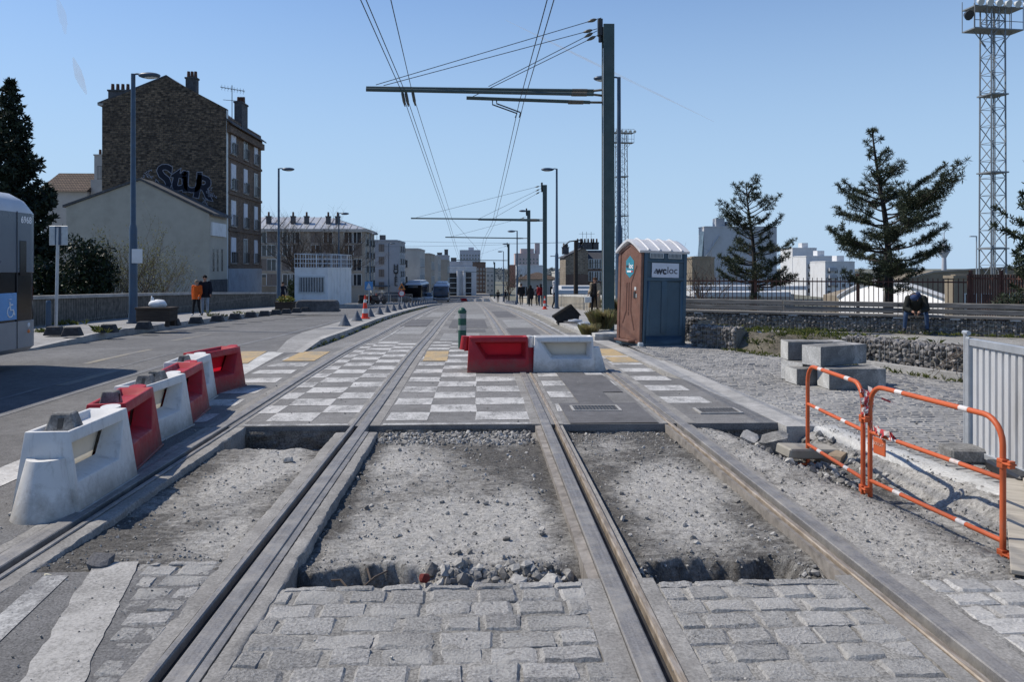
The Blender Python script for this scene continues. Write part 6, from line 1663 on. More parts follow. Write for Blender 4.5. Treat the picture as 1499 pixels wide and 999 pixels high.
def scooter(loc, rz, label, c):
    t = E('motor_scooter', loc, label, 'scooter', 'scooters parked on the left pavement', rz); cm = pm('scooter_paint', c, .1, 4, .35, 0)
    for x in (-.62, .62):
        MB().tube([(x,-.05,.26),(x,.05,.26)], .26, 14).build('wheel', BLACKP, t, smooth=50)
    m = MB(); m.prism([(-.75,.45),(-.2,.35),(.15,.3),(.3,.3),(.5,.95),(.42,1.0),(.2,.42),(-.05,.5),(-.1,.78),(-.8,.82)], -.15, .15); m.build('body', cm, t, bevel=.04, smooth=40)
    MB().tube([(.62,0,.3),(.44,0,1.05)], .035, 6).tube([(.44,-.33,1.08),(.44,.33,1.08)], .025, 6).build('handlebar', DARKM, t); MB().box((-.8,-.14,.80),(-.1,.14,.90)).build('seat', BLACKP, t, bevel=.03)
    MB().hexa([(.5,-.2,.9),(.52,-.2,.9),(.52,.2,.9),(.5,.2,.9)], [(.36,-.17,1.35),(.38,-.17,1.35),(.38,.17,1.35),(.36,.17,1.35)]).build('windshield', SHEEN, t)
for px, py, c, rz, lab in [(537,449,(.02,.02,.025),.5,'black motor scooter parked behind the tall traffic cone'),(546,448,(.12,.015,.015),.9,'dark red motor scooter in the row right of the traffic cone'),(554,447.5,(.03,.03,.04),.7,'dark motor scooter with pale windshield at the end of the row')]:
    q = GP(px, py, .12); q = P(px, py, 76); scooter((q.x, q.y, gz(q.y)+.1), rz, lab, c)
# road signs near the buses
p = P(588,440,88); t = E('road_sign', (p.x,p.y,gz(p.y)), 'round no-entry style sign below an orange works triangle near the hotel', 'road sign'); H = ZP(413,88)-gz(p.y)
MB().tube([(0,0,0),(0,0,H)], .04, 6).build('post', GALV, t); MB().tube([(0,-.05,H-1.25),(0,-.03,H-1.25)], .36, 18).build('round_plate', BANDR, t); MB().tube([(0,-.06,H-1.25),(0,-.051,H-1.25)], .26, 18).build('plate_face', WHITE, t)
MB().prism([(-.42,H-.85),(.42,H-.85),(0,H-.1)], -.05, -.03).build('works_triangle', pm('works_orange', (.55,.20,.05), .1, 5, .5, 0), t); MB().prism([(-.22,H-.72),(.22,H-.72),(0,H-.3)], -.058, -.051).build('pictogram', DARKM, t)
p = P(540,440,70); t = E('road_sign', (p.x,p.y,gz(p.y)+.1), 'blue square crossing sign with a white figure on the left pavement', 'road sign'); H = ZP(412,70)-gz(p.y)-.1
MB().tube([(0,0,0),(0,0,H)], .05, 6).build('post', GALV, t); s_ = MB().box((-.35,-.06,H-.75),(.35,-.04,H-.02)).build('sign_plate', SIGNB, t); MB().prism([(-.24,H-.66),(.24,H-.66),(0,H-.12)], -.07, -.061).build('pictogram', WHITE, s_)
# street fence of barriers on the far left pavement
for k in range(3):
    a = P(556+k*16, 446, 92); t = E('site_fence', (a.x, a.y, gz(a.y)+.1), 'grey low site fence panel before the hotel, '+['left','middle','right'][k]+' of three', 'fence', 'grey site fence panels')
    m = MB()
    for i in range(9): m.tube([(i*.15,0,.1),(i*.15,0,1.0)], .012, 4)
    m.build('bars', GALV, t); MB().tube([(0,0,.08),(0,0,1.05),(1.2,0,1.05),(1.2,0,.08),(0,0,.08)], .022, 6).build('frame', GALV, t)
# ================================================================== VEGETATION
def clump(mb, c, r, n, w, up=.3, mi=0):
    for _ in range(n):
        v = Vector((rnd.gauss(0,1), rnd.gauss(0,1), rnd.gauss(0,1)+up)).normalized()
        L = r*rnd.uniform(.6, 1.15); b = v.orthogonal().normalized()
        a = rnd.uniform(0, 6.28); b = b*math.cos(a)+v.cross(b)*math.sin(a)
        p0 = Vector(c)+v*r*.08
        mb.add([p0-b*w*.3, p0+v*L*.6-b*w*.5, p0+v*L, p0+v*L*.6+b*w*.5, p0+b*w*.3], [(0,1,2,3,4)], mi)
def pine(loc, H, env, lean, label, whorls=15, per=5, r0=.11, cr=.17, cn=9, cwid=.034, droop=.25, seed=1, t0=.16, mat=None, dens=1.0, tipup=.30, gin=.28, irr=0):
    rs = random.Random(seed); t = E('pine_tree', loc, label, 'tree'); tr = MB(); cm = MB(); br = tr
    def trunk(f): return Vector((lean[0]*f**1.6+.06*math.sin(f*7+seed), lean[1]*f+.05*math.cos(f*6+seed), H*f))
    tr.tube([trunk(k/12) for k in range(13)], [r0*(1-.86*(k/12)) for k in range(13)], 8)
    for wv in range(whorls):
        f = t0+(1-t0)*((wv+.5)/whorls)**.95
        n = per if f < .85 else max(3, per-2)
        az0 = rs.uniform(0, 6.28)
        for q in range(n):
            az = az0+2*PI*q/n+rs.uniform(-.45,.45)*(1+irr); ff = min(.985, f+rs.uniform(-.065,.065)*irr); L = env(ff, az)*rs.uniform(lerp(.6,.42,irr), 1.06)
            if rs.random() < .2*irr: continue
            if L < .12: L = .12
            s = trunk(ff); d = Vector((math.cos(az), math.sin(az), 0)); el = lerp(-.05, .58, ff**1.3)+rs.uniform(-.12,.15)
            pts = []
            for k in range(6):
                g = k/5; pts.append(s+d*L*g*math.cos(el*.6)+Vector((0,0,L*(math.sin(el)*g-droop*g*(1-ff)*(1-g)*1.5+tipup*g*g*.6)))+Vector((rs.uniform(-1,1), rs.uniform(-1,1), 0))*.05*L*g)
            br.tube(pts, [lerp(r0*.34*(1-ff*.6), .008, k/5) for k in range(6)], 5)
            nt = max(3, int(L*(1-gin)*13.0*dens))
            for k in range(nt):
                g = lerp(gin, 1.0, (k+rs.random())/nt); i = min(4, int(g*5)); p = pts[i].lerp(pts[i+1], g*5-i)
                side = d.cross(Vector((0,0,1)))*rs.choice((-1,1)); tl = L*lerp(.34,.52,irr)*(1.15-g)*rs.uniform(.4,1.2)+.08
                e = p+(side*rs.uniform(.5,1)+d*.6+Vector((0,0,rs.uniform(.05,.55)))).normalized()*tl
                if tl > .15: br.tube([p, e], [.010,.006], 3, 0, None, False)
                m = max(1, int(tl/.11))
                for j in range(m):
                    clump(cm, p.lerp(e, (j+.7)/m), cr*rs.uniform(.65,1.15), cn, cwid, .5)
            clump(cm, pts[-1], cr*1.1, cn+4, cwid, .6)
    clump(cm, trunk(1.0), cr, cn+4, cwid, 1.0)
    tr.build('trunk', BARK, t, smooth=60); cm.build('crown', mat or NEEDLE, t)
    return t
q = P(1304, 440, 25.6)
def env2(f, az):
    base = pl([(0,1.0),(.14,1.2),(.20,2.0),(.30,2.3),(.45,2.35),(.56,2.4),(.64,2.1),(.69,1.3),(.74,.75),(.85,.48),(1,.12)])(f)
    return base*(1.10 if math.cos(az) > .3 else .92)*(.72+.45*abs(nz(az*1.7, f*6, 3))*2)
pine((q.x, q.y, 0), 6.1, env2, (-.52, .1), 'big dark pine with a leaning tip, behind the seated man', 15, 6, .15, .15, 20, .016, .3, 5, .17, None, 1.25, .35, .36, 1)
q = P(1105, 440, 27.2)
def env1(f, az):
    base = pl([(0,.9),(.14,1.35),(.25,1.75),(.38,1.7),(.50,1.25),(.60,1.35),(.70,1.45),(.80,1.15),(.90,.75),(1,.3)])(f)
    return base*(.70+.5*abs(nz(az*1.9, f*5, 8))*2)
pine((q.x, q.y, 0), 4.55, env1, (-.22, .1), 'smaller airy pine right of the portable toilet', 13, 6, .11, .135, 20, .015, .2, 11, .18, None, 1.25, .4, .40, 1)
q = P(1545, 440, 22)
pine((q.x, q.y, 0), 4.6, lambda f, az: pl([(0,.6),(.3,1.7),(.6,1.45),(.8,.9),(1,.1)])(f)*(.75+.4*abs(nz(az*2, f*5, 2))*2), (.1, 0), 'pine at the right edge, only its branches reaching into the picture', 12, 5, .1, .16, 9, .036, .25, 21, .2)
q = P(14, 430, 40)
pine((q.x, q.y, -3.8), 4.1+ZP(128,40), lambda f, az: pl([(0,3.6),(.25,3.4),(.5,2.55),(.7,1.6),(.85,.85),(.95,.35),(1,.1)])(f)*(.8+.3*abs(nz(az*2, f*8, 4))*2), (0,0), 'tall black-green spruce at the left edge behind the bus', 30, 8, .22, .30, 9, .085, .75, 31, .12, SPRUCE, .95, .15)
def bush(loc, r, n, size, label, mat, name='bush', lobes=7, seed=3, group=None, cat='bush', narrow=.5):
    rs = random.Random(seed); t = E(name, loc, label, cat, group); m = MB()
    for k in range(lobes):
        c = (rs.uniform(-.5,.5)*r[0], rs.uniform(-.4,.4)*r[1], r[2]*rs.uniform(.5,1.2)); s = rs.uniform(.45,.7)
        leaves(m, n//lobes, c, (r[0]*s, r[1]*s, r[2]*s), size, .45, .2, None, 0, narrow)
    m.build('foliage', mat, t); b = MB()
    for k in range(5): a = rs.uniform(0,6.28); b.tube([(0,0,-.5),(math.cos(a)*r[0]*.3, math.sin(a)*r[1]*.3, r[2]*.9)], [.05,.015], 4)
    b.build('stems', BARK, t); return t
q = P(128, 420, 36); bush((q.x, q.y, -.7), (1.35,1.3,2.3), 6000, .17, 'dense dark evergreen bush behind the parapet, right of the spruce', HEDGE, lobes=11)
q = P(75, 420, 37); bush((q.x, q.y, -1.2), (1.3,1.2,2.2), 4200, .18, 'dense dark evergreen bush behind the parapet, under the spruce', HEDGE, lobes=9, seed=9)
def twiggy(loc, H, spread, label, n0=7, depth=4, seed=2, leaf=None, nl=2, lsize=.07, name='shrub', cat='shrub', r0=.03, group=None, trunk=0):
    rs = random.Random(seed); t = E(name, loc, label, cat, group); m = MB(); lv = MB()
    def grow(p, d, L, r, k):
        pts = [p]; dd = d.copy()
        for i in range(3):
            dd = (dd+Vector((rs.gauss(0,.16), rs.gauss(0,.16), .06))).normalized(); pts.append(pts[-1]+dd*L/3)
        m.tube(pts, [r, r*.85, r*.7, r*.55], 4, 0, None, False)
        if leaf and k <= 1:
            for _ in range(nl): leaves(lv, 1, tuple(pts[rs.randint(1,3)]), (.06,.06,.06), lsize)
        if k == 0: return
        for _ in range(rs.randint(2, 4)):
            q = pts[rs.randint(1, 3)]; nd = (dd+Vector((rs.gauss(0,.55), rs.gauss(0,.55), rs.gauss(.1,.35)))).normalized()
            grow(q, nd, L*rs.uniform(.55,.8), r*.55, k-1)
    base = Vector((0,0,0))
    if trunk: m.tube([(0,0,0),(.05,0,trunk)], [r0*1.6, r0*1.2], 7); base = Vector((.05,0,trunk))
    for i in range(n0):
        a = 2*PI*i/n0+rs.uniform(-.3,.3); grow(base, Vector((math.cos(a)*spread, math.sin(a)*spread, 1)).normalized(), H*rs.uniform(.38,.55), r0, depth)
    m.build('branches', TWIG, t)
    if leaf: lv.build('foliage', leaf, t)
    return t
q = P(172, 430, 38); twiggy((q.x, q.y, -1.6), 5.0, .6, 'budding yellowish shrub behind the parapet, left of the nearest lamp post', 12, 4, 2, SHRUB, 3, .075)
q = P(218, 430, 40); twiggy((q.x, q.y, -1.7), 4.9, .75, 'budding brownish shrub behind the parapet, right of the nearest lamp post', 12, 4, 4, SHRUB, 2, .07)
q = P(466, 430, 72); twiggy((q.x, q.y, gz(72)), 7.0, .85, 'broad bare tree standing behind the white cabin', 18, 5, 6, None, 0, 0, 'bare_tree', 'tree', .075, None, 1.0)
q = P(745, 430, 110); twiggy((q.x, q.y, gz(110)), 4.2, .6, 'small bare tree far along the right pavement', 6, 3, 8, None, 0, 0, 'bare_tree', 'tree', .06, None, 1.2)
q = P(368, 410, 64); bush((P(430,430,56).x-.6, 60, gz(60)), (.7,.7,1.3), 900, .15, 'yellow-green bush at the left wall of the white cabin', SHRUB, lobes=5, seed=14)
q = P(1030, 420, 60); twiggy((q.x, q.y, -2.2), 5.2, .7, 'leafless climber bush in front of the low beige building', 9, 3, 12, None, 0, 0, 'bare_bush', 'bush', .05)
q = P(1482, 445, 21.5); bush((q.x, q.y, .1), (.75,.5,.62), 1500, .10, 'low dark evergreen bush beside the railing at the right edge', NEEDLE, lobes=6, seed=22, narrow=.3)
q = P(1155, 460, 60); twiggy((P(1590,300,30).x, P(1590,300,30).y, 0), 7.5, .6, 'leafless tree at the far right, one thin twig reaching in', 5, 3, 15, None, 0, 0, 'bare_tree', 'tree', .06, None, 1.5)
# far wooded hill
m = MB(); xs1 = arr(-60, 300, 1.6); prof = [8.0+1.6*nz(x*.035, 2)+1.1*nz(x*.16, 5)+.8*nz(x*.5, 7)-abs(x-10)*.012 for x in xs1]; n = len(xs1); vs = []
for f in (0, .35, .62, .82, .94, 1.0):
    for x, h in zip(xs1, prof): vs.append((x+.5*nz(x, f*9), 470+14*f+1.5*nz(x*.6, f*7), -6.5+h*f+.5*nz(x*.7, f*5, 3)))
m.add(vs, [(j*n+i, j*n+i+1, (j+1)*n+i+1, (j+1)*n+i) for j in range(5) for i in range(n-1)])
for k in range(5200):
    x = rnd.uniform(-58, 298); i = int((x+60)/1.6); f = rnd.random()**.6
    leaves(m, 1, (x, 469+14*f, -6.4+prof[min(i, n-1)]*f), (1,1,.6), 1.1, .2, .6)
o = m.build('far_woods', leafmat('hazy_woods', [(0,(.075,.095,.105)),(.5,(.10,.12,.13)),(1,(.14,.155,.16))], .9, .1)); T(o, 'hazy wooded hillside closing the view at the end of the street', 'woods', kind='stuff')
# weeds, grass
def tuft(mb, c, n, h, spread, w=.012, bend=.6):
    for _ in range(n):
        a = rnd.uniform(0, 6.28); d = Vector((math.cos(a), math.sin(a), 0)); s = Vector(c)+d*rnd.random()*spread*.4; L = h*rnd.uniform(.5,1.1); b = rnd.uniform(.1, bend)
        sd = Vector((-d.y, d.x, 0))*w*rnd.uniform(.6,1.2); p1 = s+d*L*b*.3+Vector((0,0,L*.55)); p2 = s+d*L*b+Vector((0,0,L*(1-b*.35)))
        mb.add([s-sd*.5, s+sd*.5, p1+sd*.45, p2, p1-sd*.45], [(0,1,2,3,4)])
def ograss(loc, n, h, sp, label):
    t = E('ornamental_grass', loc, label, 'grass clump'); m = MB(); tuft(m, (0,0,0), int(n*2.2), h, sp, .008, .55); m.build('blades', DRYG, t); return t
q = GP(882, 488, .1); ograss((q.x, q.y, .05), 800, .58, .62, 'bushy dry ornamental grass clump left of the portable toilet')
q = P(862, 485, 21.5); ograss((q.x, q.y, -.05), 260, .35, .5, 'low dry grass tuft left of the bushy ornamental clump')
q = P(905, 460, 24.2); ograss((q.x, q.y, .05), 420, .85, .5, 'tall ornamental grass at the foot of the green pole')
m = MB()
def weeds(px, py, n, off=0, h=.18, sp=.5):
    q = GP(px, py, off)
    for k in range(n): tuft(m, (q.x+rnd.gauss(0,sp), q.y+rnd.gauss(0,sp*.6), q.z), 9, h*rnd.uniform(.5,1.3), .1, .022, 1.0)
weeds(75, 492, 60, .08, .24, .2); weeds(150, 487, 30, .18, .2, .14); weeds(330, 463, 10, .19, .2, .5); weeds(355, 459, 10, .19, .2, .6); weeds(85, 476, 14, .19, .2, .3)
for y in arr(17.8, 60, .42): 
    if rnd.random() < .75: tuft(m, (mr(y)+.05+rnd.uniform(0,.06), y, gz(y)+.0), 7, rnd.uniform(.05,.16), .1, .02, 1.0)
def rweeds(x0, x1, y0, y1, n, h, z=0, f=None):
    for k in range(n):
        x, y = rnd.uniform(x0,x1), rnd.uniform(y0,y1)
        if f and not f(x, y): continue
        tuft(m, (x, y, z), 8, h*rnd.uniform(.4,1.3), .1, .014, 1.0)
gl = pl([(9.8,8.28),(12.2,7.42),(13.75,6.82),(15.2,6.2),(16.9,5.35)])
for y in arr(10, 16.8, .045): tuft(m, (gl(y)-.20+rnd.uniform(-.1,.1), y, 0), 6, rnd.uniform(.03,.13), .08, .014, 1.0)
for k in range(260): y = rnd.uniform(10.5, 17.5); tuft(m, (gl(y)+.25+rnd.random()*rnd.uniform(.2,1.3), y, .40 if rnd.random() < .35 else .02), 7, rnd.uniform(.05,.18), .15, .009, .9)
for k in range(170): f = rnd.random(); p = ba.lerp(bb, f)-bn*-.15; tuft(m, (p.x+bn.x*rnd.uniform(0,.4), p.y+bn.y*rnd.uniform(0,.4), 0), 6, rnd.uniform(.05,.16), .1, .014, 1.0)
rweeds(5.6, 8.0, 18.2, 22.5, 150, .16)
for k in range(360):
    y = rnd.uniform(14.6, 17.6); x = gl(y)+.3+rnd.random()**1.2*1.8
    if nz(x*1.5, y*1.5, 4) > -.1: tuft(m, (x, y, -.06+.40*sstep(-.1,.75,x-gl(y))), 9, rnd.uniform(.04,.15), .15, .009, .9)
o = m.build('weeds', WEED); T(o, 'scattered green weeds and grass tufts along kerbs, gabions and the terrace', 'weeds', kind='stuff')
m = MB()                                         # dry creeper on the front gabion
for k in range(34):
    p = Vector((gl(11.6+rnd.gauss(0,.55)), 11.6+rnd.gauss(0,.55), .56)); pts = [p]
    for j in range(5): pts.append(pts[-1]+Vector((-.09+rnd.gauss(0,.06), rnd.gauss(0,.10), -.07+rnd.gauss(0,.05))))
    m.tube(pts, .005, 3, 0, None, False)
o = m.build('dry_creeper', TWIG); T(o, 'tangle of dry creeper stems hanging over the front gabion beside the hoarding', 'creeper')

# ================================================================== PEOPLE
SKIN = pm('skin', (.34,.19,.13), .06, 10, .6, 0); SHOE = pm('dark_shoe', (.02,.02,.022), .2, 8, .6, 0); SHOEW = pm('white_shoe', (.5,.5,.5), .1, 8, .6, 0)
def cloth(name, c): return MATS.get(name) or pm(name, c, .18, 9, .9, .3, 40, 0, .15)
def person(loc, rz, label, h, J, top, bottom, shoe=SHOE, hairc=(.015,.012,.01), hair='short', coat=None, curl=.5, group=None):
    """J: joint overrides in metres for a 1.75 m body facing -y"""
    t = E('person', loc, label, 'person', group, rz, h/1.75)
    D = dict(pel=(0,0,.96), wai=(0,.0,1.08), che=(0,.01,1.30), nec=(0,.01,1.47), hd0=(0,-.01,1.54), hd1=(0,-.02,1.63), hd2=(0,-.01,1.71),
             shl=(-.175,.01,1.415), shr=(.175,.01,1.415), ell=(-.23,.02,1.14), elr=(.23,.02,1.14), wrl=(-.235,-.05,.90), wrr=(.235,-.05,.90), hal=(-.235,-.07,.83), har=(.235,-.07,.83),
             hil=(-.095,0,.91), hir=(.095,0,.91), knl=(-.105,-.02,.50), knr=(.105,-.02,.50), anl=(-.105,.02,.09), anr=(.105,.02,.09), tol=(-.115,-.13,.04), tor=(.115,-.13,.04))
    D.update(J); D = {k: Vector(v) for k, v in D.items()}
    Rr = dict(pel=.135, wai=.125, che=.145, nec=.058, hd0=.062, hd1=.088, hd2=.070, shl=.068, shr=.068, ell=.046, elr=.046, wrl=.033, wrr=.033, hal=.036, har=.036, hil=.098, hir=.098, knl=.062, knr=.062, anl=.044, anr=.044, tol=.038, tor=.038)
    B = [('pel','wai',1),('wai','che',1),('che','nec',1),('nec','hd0',0),('hd0','hd1',0),('hd1','hd2',0),('che','shl',1),('shl','ell',1),('ell','wrl',1),('wrl','hal',0),('che','shr',1),('shr','elr',1),('elr','wrr',1),('wrr','har',0),
         ('pel','hil',2),('hil','knl',2),('knl','anl',2),('anl','tol',3),('pel','hir',2),('hir','knr',2),('knr','anr',2),('anr','tor',3)]
    ks = list(D); me = bpy.data.meshes.new('skeleton'); me.from_pydata([D[k] for k in ks], [(ks.index(a), ks.index(b)) for a, b, _ in B], [])
    o = bpy.data.objects.new('skeleton', me); COL.objects.link(o)
    md = o.modifiers.new('s', 'SKIN'); md.use_smooth_shade = True
    for i, k in enumerate(ks):
        me.skin_vertices[0].data[i].radius = (Rr[k]*(.92 if k in ('pel','wai','che') else 1), Rr[k]*(.74 if k in ('pel','wai','che') else 1)); me.skin_vertices[0].data[i].use_root = (k == 'pel')
    sd = o.modifiers.new('u', 'SUBSURF'); sd.levels = 2; sd.render_levels = 2
    dg = bpy.context.evaluated_depsgraph_get(); ev = bpy.data.meshes.new_from_object(o.evaluated_get(dg))
    mb = MB(); vs = [v.co.copy() for v in ev.vertices]
    segs = [(D[a], D[b], m, min(Rr[a], Rr[b])) for a, b, m in B]
    off = 0; mb.v = [tuple(v) for v in vs]
    for p in ev.polygons:
        c = p.center; best = (9, 0)
        for a, b, m, r in segs:
            ab = b-a; u_ = max(0, min(1, (c-a).dot(ab)/max(ab.length_squared, 1e-9))); dd = (c-(a+ab*u_)).length-r*.6
            if dd < best[0]: best = (dd, m)
        mb.f.append(tuple(p.vertices)); mb.m.append(best[1])
    bpy.data.objects.remove(o); bpy.data.meshes.remove(ev); bpy.data.meshes.remove(me)
    # fingers and thumb
    for w, hnd, s in (('wrl','hal',-1),('wrr','har',1)):
        d = (D[hnd]-D[w]).normalized(); sdv = Vector((0,-1,0)) if abs(d.y) < .8 else Vector((1,0,0)); sdv = (sdv-d*sdv.dot(d)).normalized(); pal = d.cross(sdv)*(1 if s < 0 else -1)
        for k, L in enumerate((.068,.078,.072,.056)):
            b0 = D[hnd]+sdv*(.027-.018*k)-d*.005; p1 = b0+d*(L*.5)+pal*.006; p2 = p1+(d*math.cos(curl)+pal*math.sin(curl)).normalized()*L*.32; p3 = p2+(d*math.cos(curl*2)+pal*math.sin(curl*2)).normalized()*L*.28
            mb.tube([b0,p1,p2,p3], [.0105,.0095,.0085,.006], 6, 0)
        b0 = D[w].lerp(D[hnd], .55)+sdv*.026; mb.tube([b0, b0+(d*.6+sdv*.7).normalized()*.035, b0+(d*.9+sdv*.5).normalized()*.07], [.013,.011,.008], 6, 0)
    # face
    up = (D['hd2']-D['hd0']).normalized(); fw = Vector((0,-1,0)); fw = (fw-up*fw.dot(up)).normalized(); sd_ = up.cross(fw); hc = D['hd1']
    for s in (-1,1):
        mb.ball(tuple(hc+fw*.083+sd_*s*.032+up*.005), .012, 4, None, 6, 4); mb.ball(tuple(hc+sd_*s*.088-up*.01), (.014,.026,.034), 0, None, 6, 5)
    mb.tube([hc+fw*.085+up*.01, hc+fw*.108-up*.022, hc+fw*.088-up*.03], [.010,.015,.010], 6, 0); mb.tube([hc+fw*.084-up*.052-sd_*.024, hc+fw*.088-up*.052, hc+fw*.084-up*.052+sd_*.024], .006, 5, 5)
    mb.build('body', [SKIN, top, bottom, shoe, BLACKP, pm('lips', (.25,.09,.08), .05, 5, .5, 0) if 'lips' not in MATS else MATS['lips']], t, smooth=True)
    hm = cloth('hair_%d' % int(hairc[0]*1000), hairc); m = MB()
    if hair == 'short': m.ball((0,0,0), (.093,.098,.085), 0, TR(*(hc+up*.035-fw*.014)), 12, 8)
    elif hair == 'long':
        m.ball((0,0,0), (.098,.102,.088), 0, TR(*(hc+up*.035-fw*.016)), 12, 8); m.tube([hc-fw*.05+up*.02, hc-fw*.07-up*.10, hc-fw*.08-up*.22], [.075,.075,.04], 8)
    elif hair == 'hood': m.ball((0,0,0), (.115,.118,.125), 0, TR(*(hc-fw*.035)), 12, 8); m.tube([hc-fw*.03-up*.06, hc-fw*.02-up*.16], [.11,.13], 10)
    elif hair == 'cap':
        m.ball((0,0,0), (.102,.108,.085), 0, TR(*(hc+up*.045-fw*.006)), 14, 8); pts = [hc+fw*(.09+.085*math.cos(a))+sd_*.085*math.sin(a)+up*.045 for a in [-PI/2+PI*k/8 for k in range(9)]]
        mm = [tuple(p) for p in pts]+[tuple(p+up*.012) for p in pts]; n = 9; m.add(mm, [tuple(range(n)), tuple(reversed(range(n,2*n)))]+[(k+1,k,n+k,n+k+1) for k in range(n-1)])
    m.build({'cap': 'cap', 'hood': 'hood'}.get(hair, 'hair'), hm, t, smooth=True)
    if coat:
        name, cm, z0, z1, r0x, r0y, r1x, r1y = coat; m = MB(); n = 20; rows = 8; vs = []
        for j in range(rows+1):
            f = j/rows; z = lerp(z1, z0, f); rx, ry = lerp(r1x, r0x, f**.8), lerp(r1y, r0y, f**.8); cx, cyv = lerp(D['che'].x, D['pel'].x, min(1, f*2)), lerp(D['che'].y, D['pel'].y, min(1, f*2))
            for k in range(n):
                a = 2*PI*k/n; w = 1+.07*f*math.sin(a*5+j*.3); vs.append((cx+rx*w*math.cos(a), cyv+ry*w*math.sin(a), z))
        fs = [(j*n+k, j*n+(k+1) % n, (j+1)*n+(k+1) % n, (j+1)*n+k) for j in range(rows) for k in range(n)]; fs.append(tuple(reversed(range(n)))) if False else None
        m.add(vs, [tuple(reversed(f)) for f in fs])
        for a, b in (('shl','ell'),('ell','wrl'),('shr','elr'),('elr','wrr')): m.tube([D[a], D[b]], [.085,.070] if a[0] == 's' else [.070,.055], 10)
        m.ball(tuple(D['shl']), .088, 0, None, 10, 6); m.ball(tuple(D['shr']), .088, 0, None, 10, 6); m.ball(tuple(D['che']+Vector((0,0,.06))), (.185,.125,.12), 0, None, 12, 8)
        m.build(name, cm, t, smooth=60)
    return t
def walk(s=.22, sw=.18, rev=1):
    return dict(knl=(-.10,-s*.65,.51), anl=(-.10,-s,.10), tol=(-.11,-s-.15,.055), knr=(.10,-.02+s*.2,.50), anr=(.10,s,.12), tor=(.11,s-.13,.045), ell=(-.24,sw*.5,1.15), wrl=(-.24,sw*.6,.91), hal=(-.24,sw*.6-.03,.84), elr=(.24,-.03,1.14), wrr=(.23,-sw-.05,.93), har=(.225,-sw-.10,.87))
q = GP(300, 463, .19)
person((q.x, q.y, q.z), R(15), 'person in a dark jacket and pale jeans walking close to the one in orange', 1.66, walk(.14,.1), cloth('navy_jacket',(.012,.014,.022)), cloth('pale_jeans',(.22,.27,.34)), SHOE, (.012,.010,.010), 'short', ('jacket', cloth('navy_jacket',(.012,.014,.022)), .80, 1.44, .22, .15, .20, .13))
q = GP(288, 463.5, .19)
person((q.x, q.y, q.z), R(-12), 'smaller person in an orange jacket and black trousers on the left pavement', 1.47, walk(.16,.12), cloth('orange_jacket',(.50,.09,.015)), cloth('black_trousers',(.015,.015,.017)), SHOEW, (.20,.16,.12), 'short', ('jacket', cloth('orange_jacket',(.50,.09,.015)), .82, 1.44, .215, .15, .20, .13))
def rp(px, d): p = P(px, 440, d); return (p.x, p.y, gz(p.y)+.10)
person(rp(763, 64), PI+.1, 'person in black seen from behind, leftmost of the near walkers on the right pavement', 1.74, walk(.2,.15), cloth('black_coat',(.016,.016,.018)), cloth('black_trousers',(.015,.015,.017)), SHOE, (.02,.015,.012), 'short', ('jacket', cloth('black_coat',(.016,.016,.018)), .84, 1.44, .225, .155, .20, .13))
person(rp(776.5, 57), PI-.1, 'person in a black hooded coat standing by the distant lamp base', 1.52, {}, cloth('black_coat',(.016,.016,.018)), cloth('black_trousers',(.015,.015,.017)), SHOE, (.014,.013,.013), 'hood', ('coat', cloth('black_coat',(.016,.016,.018)), .62, 1.44, .25, .18, .20, .13))
person(rp(791.5, 58), PI, 'person in a red top and blue jeans walking away beside the second catenary pole', 1.62, walk(.16,.12), cloth('red_top',(.22,.015,.022)), cloth('blue_jeans',(.035,.06,.115)), SHOE, (.015,.012,.012), 'long', ('top', cloth('red_top',(.22,.015,.022)), .88, 1.44, .21, .15, .20, .13))
person(rp(786.5, 60), PI+.2, 'person in grey partly hidden left of the one in the red top', 1.56, walk(.14,.1), cloth('grey_top',(.11,.09,.10)), cloth('black_trousers',(.015,.015,.017)), SHOE, (.02,.015,.012), 'short')
person(rp(811.5, 47), R(80), 'person in a pale grey hoodie half hidden by the slim blue lamp post', 1.68, walk(.15,.1), cloth('pale_hoodie',(.42,.42,.43)), cloth('dark_trousers',(.02,.022,.03)), SHOE, (.42,.42,.43), 'hood')
person(rp(729, 108), PI, 'distant dark figure left of the fourth catenary pole', 1.75, walk(), cloth('black_coat',(.016,.016,.018)), cloth('black_trousers',(.015,.015,.017)), group='distant walkers')
person(rp(740, 104), PI, 'distant dark figure in a long coat right beside the fourth catenary pole', 1.75, walk(), cloth('navy_jacket',(.012,.014,.022)), cloth('dark_trousers',(.02,.022,.03)), group='distant walkers')
q = P(414, 440, 51.5); person((q.x, q.y, gz(q.y)+.19), R(30), 'dark-clothed person standing behind the second left lamp post', 1.6, walk(.1,.1), cloth('navy_jacket',(.012,.014,.022)), cloth('dark_trousers',(.02,.022,.03)))
bg = cloth('beige_coat',(.30,.245,.175)); q = P(871, 440, 37)
w_t = person((q.x, q.y, gz(q.y)+.10), R(-25), 'person in a long open beige coat carrying a pale bag on the right pavement', 1.70, dict(walk(.2,.14), elr=(.24,-.02,1.13), wrl=(-.27,-.12,.97), hal=(-.28,-.16,.91)), cloth('black_coat',(.016,.016,.018)), cloth('black_trousers',(.015,.015,.017)), SHOE, (.06,.035,.022), 'long')
m = MB(); n = 14                                          # open coat: a shell that leaves the front free
vs = []
for j in range(9):
    f = j/8; z = lerp(1.46, .30, f); rx, ry = lerp(.18,.30,f**.7), lerp(.12,.25,f**.7)
    for k in range(n+1): a = lerp(-PI*.30, PI*1.18, k/n); vs.append((rx*math.cos(a)*(1+.06*f*math.sin(a*6)), ry*math.sin(a)*(1+.06*f*math.sin(a*6)), z))
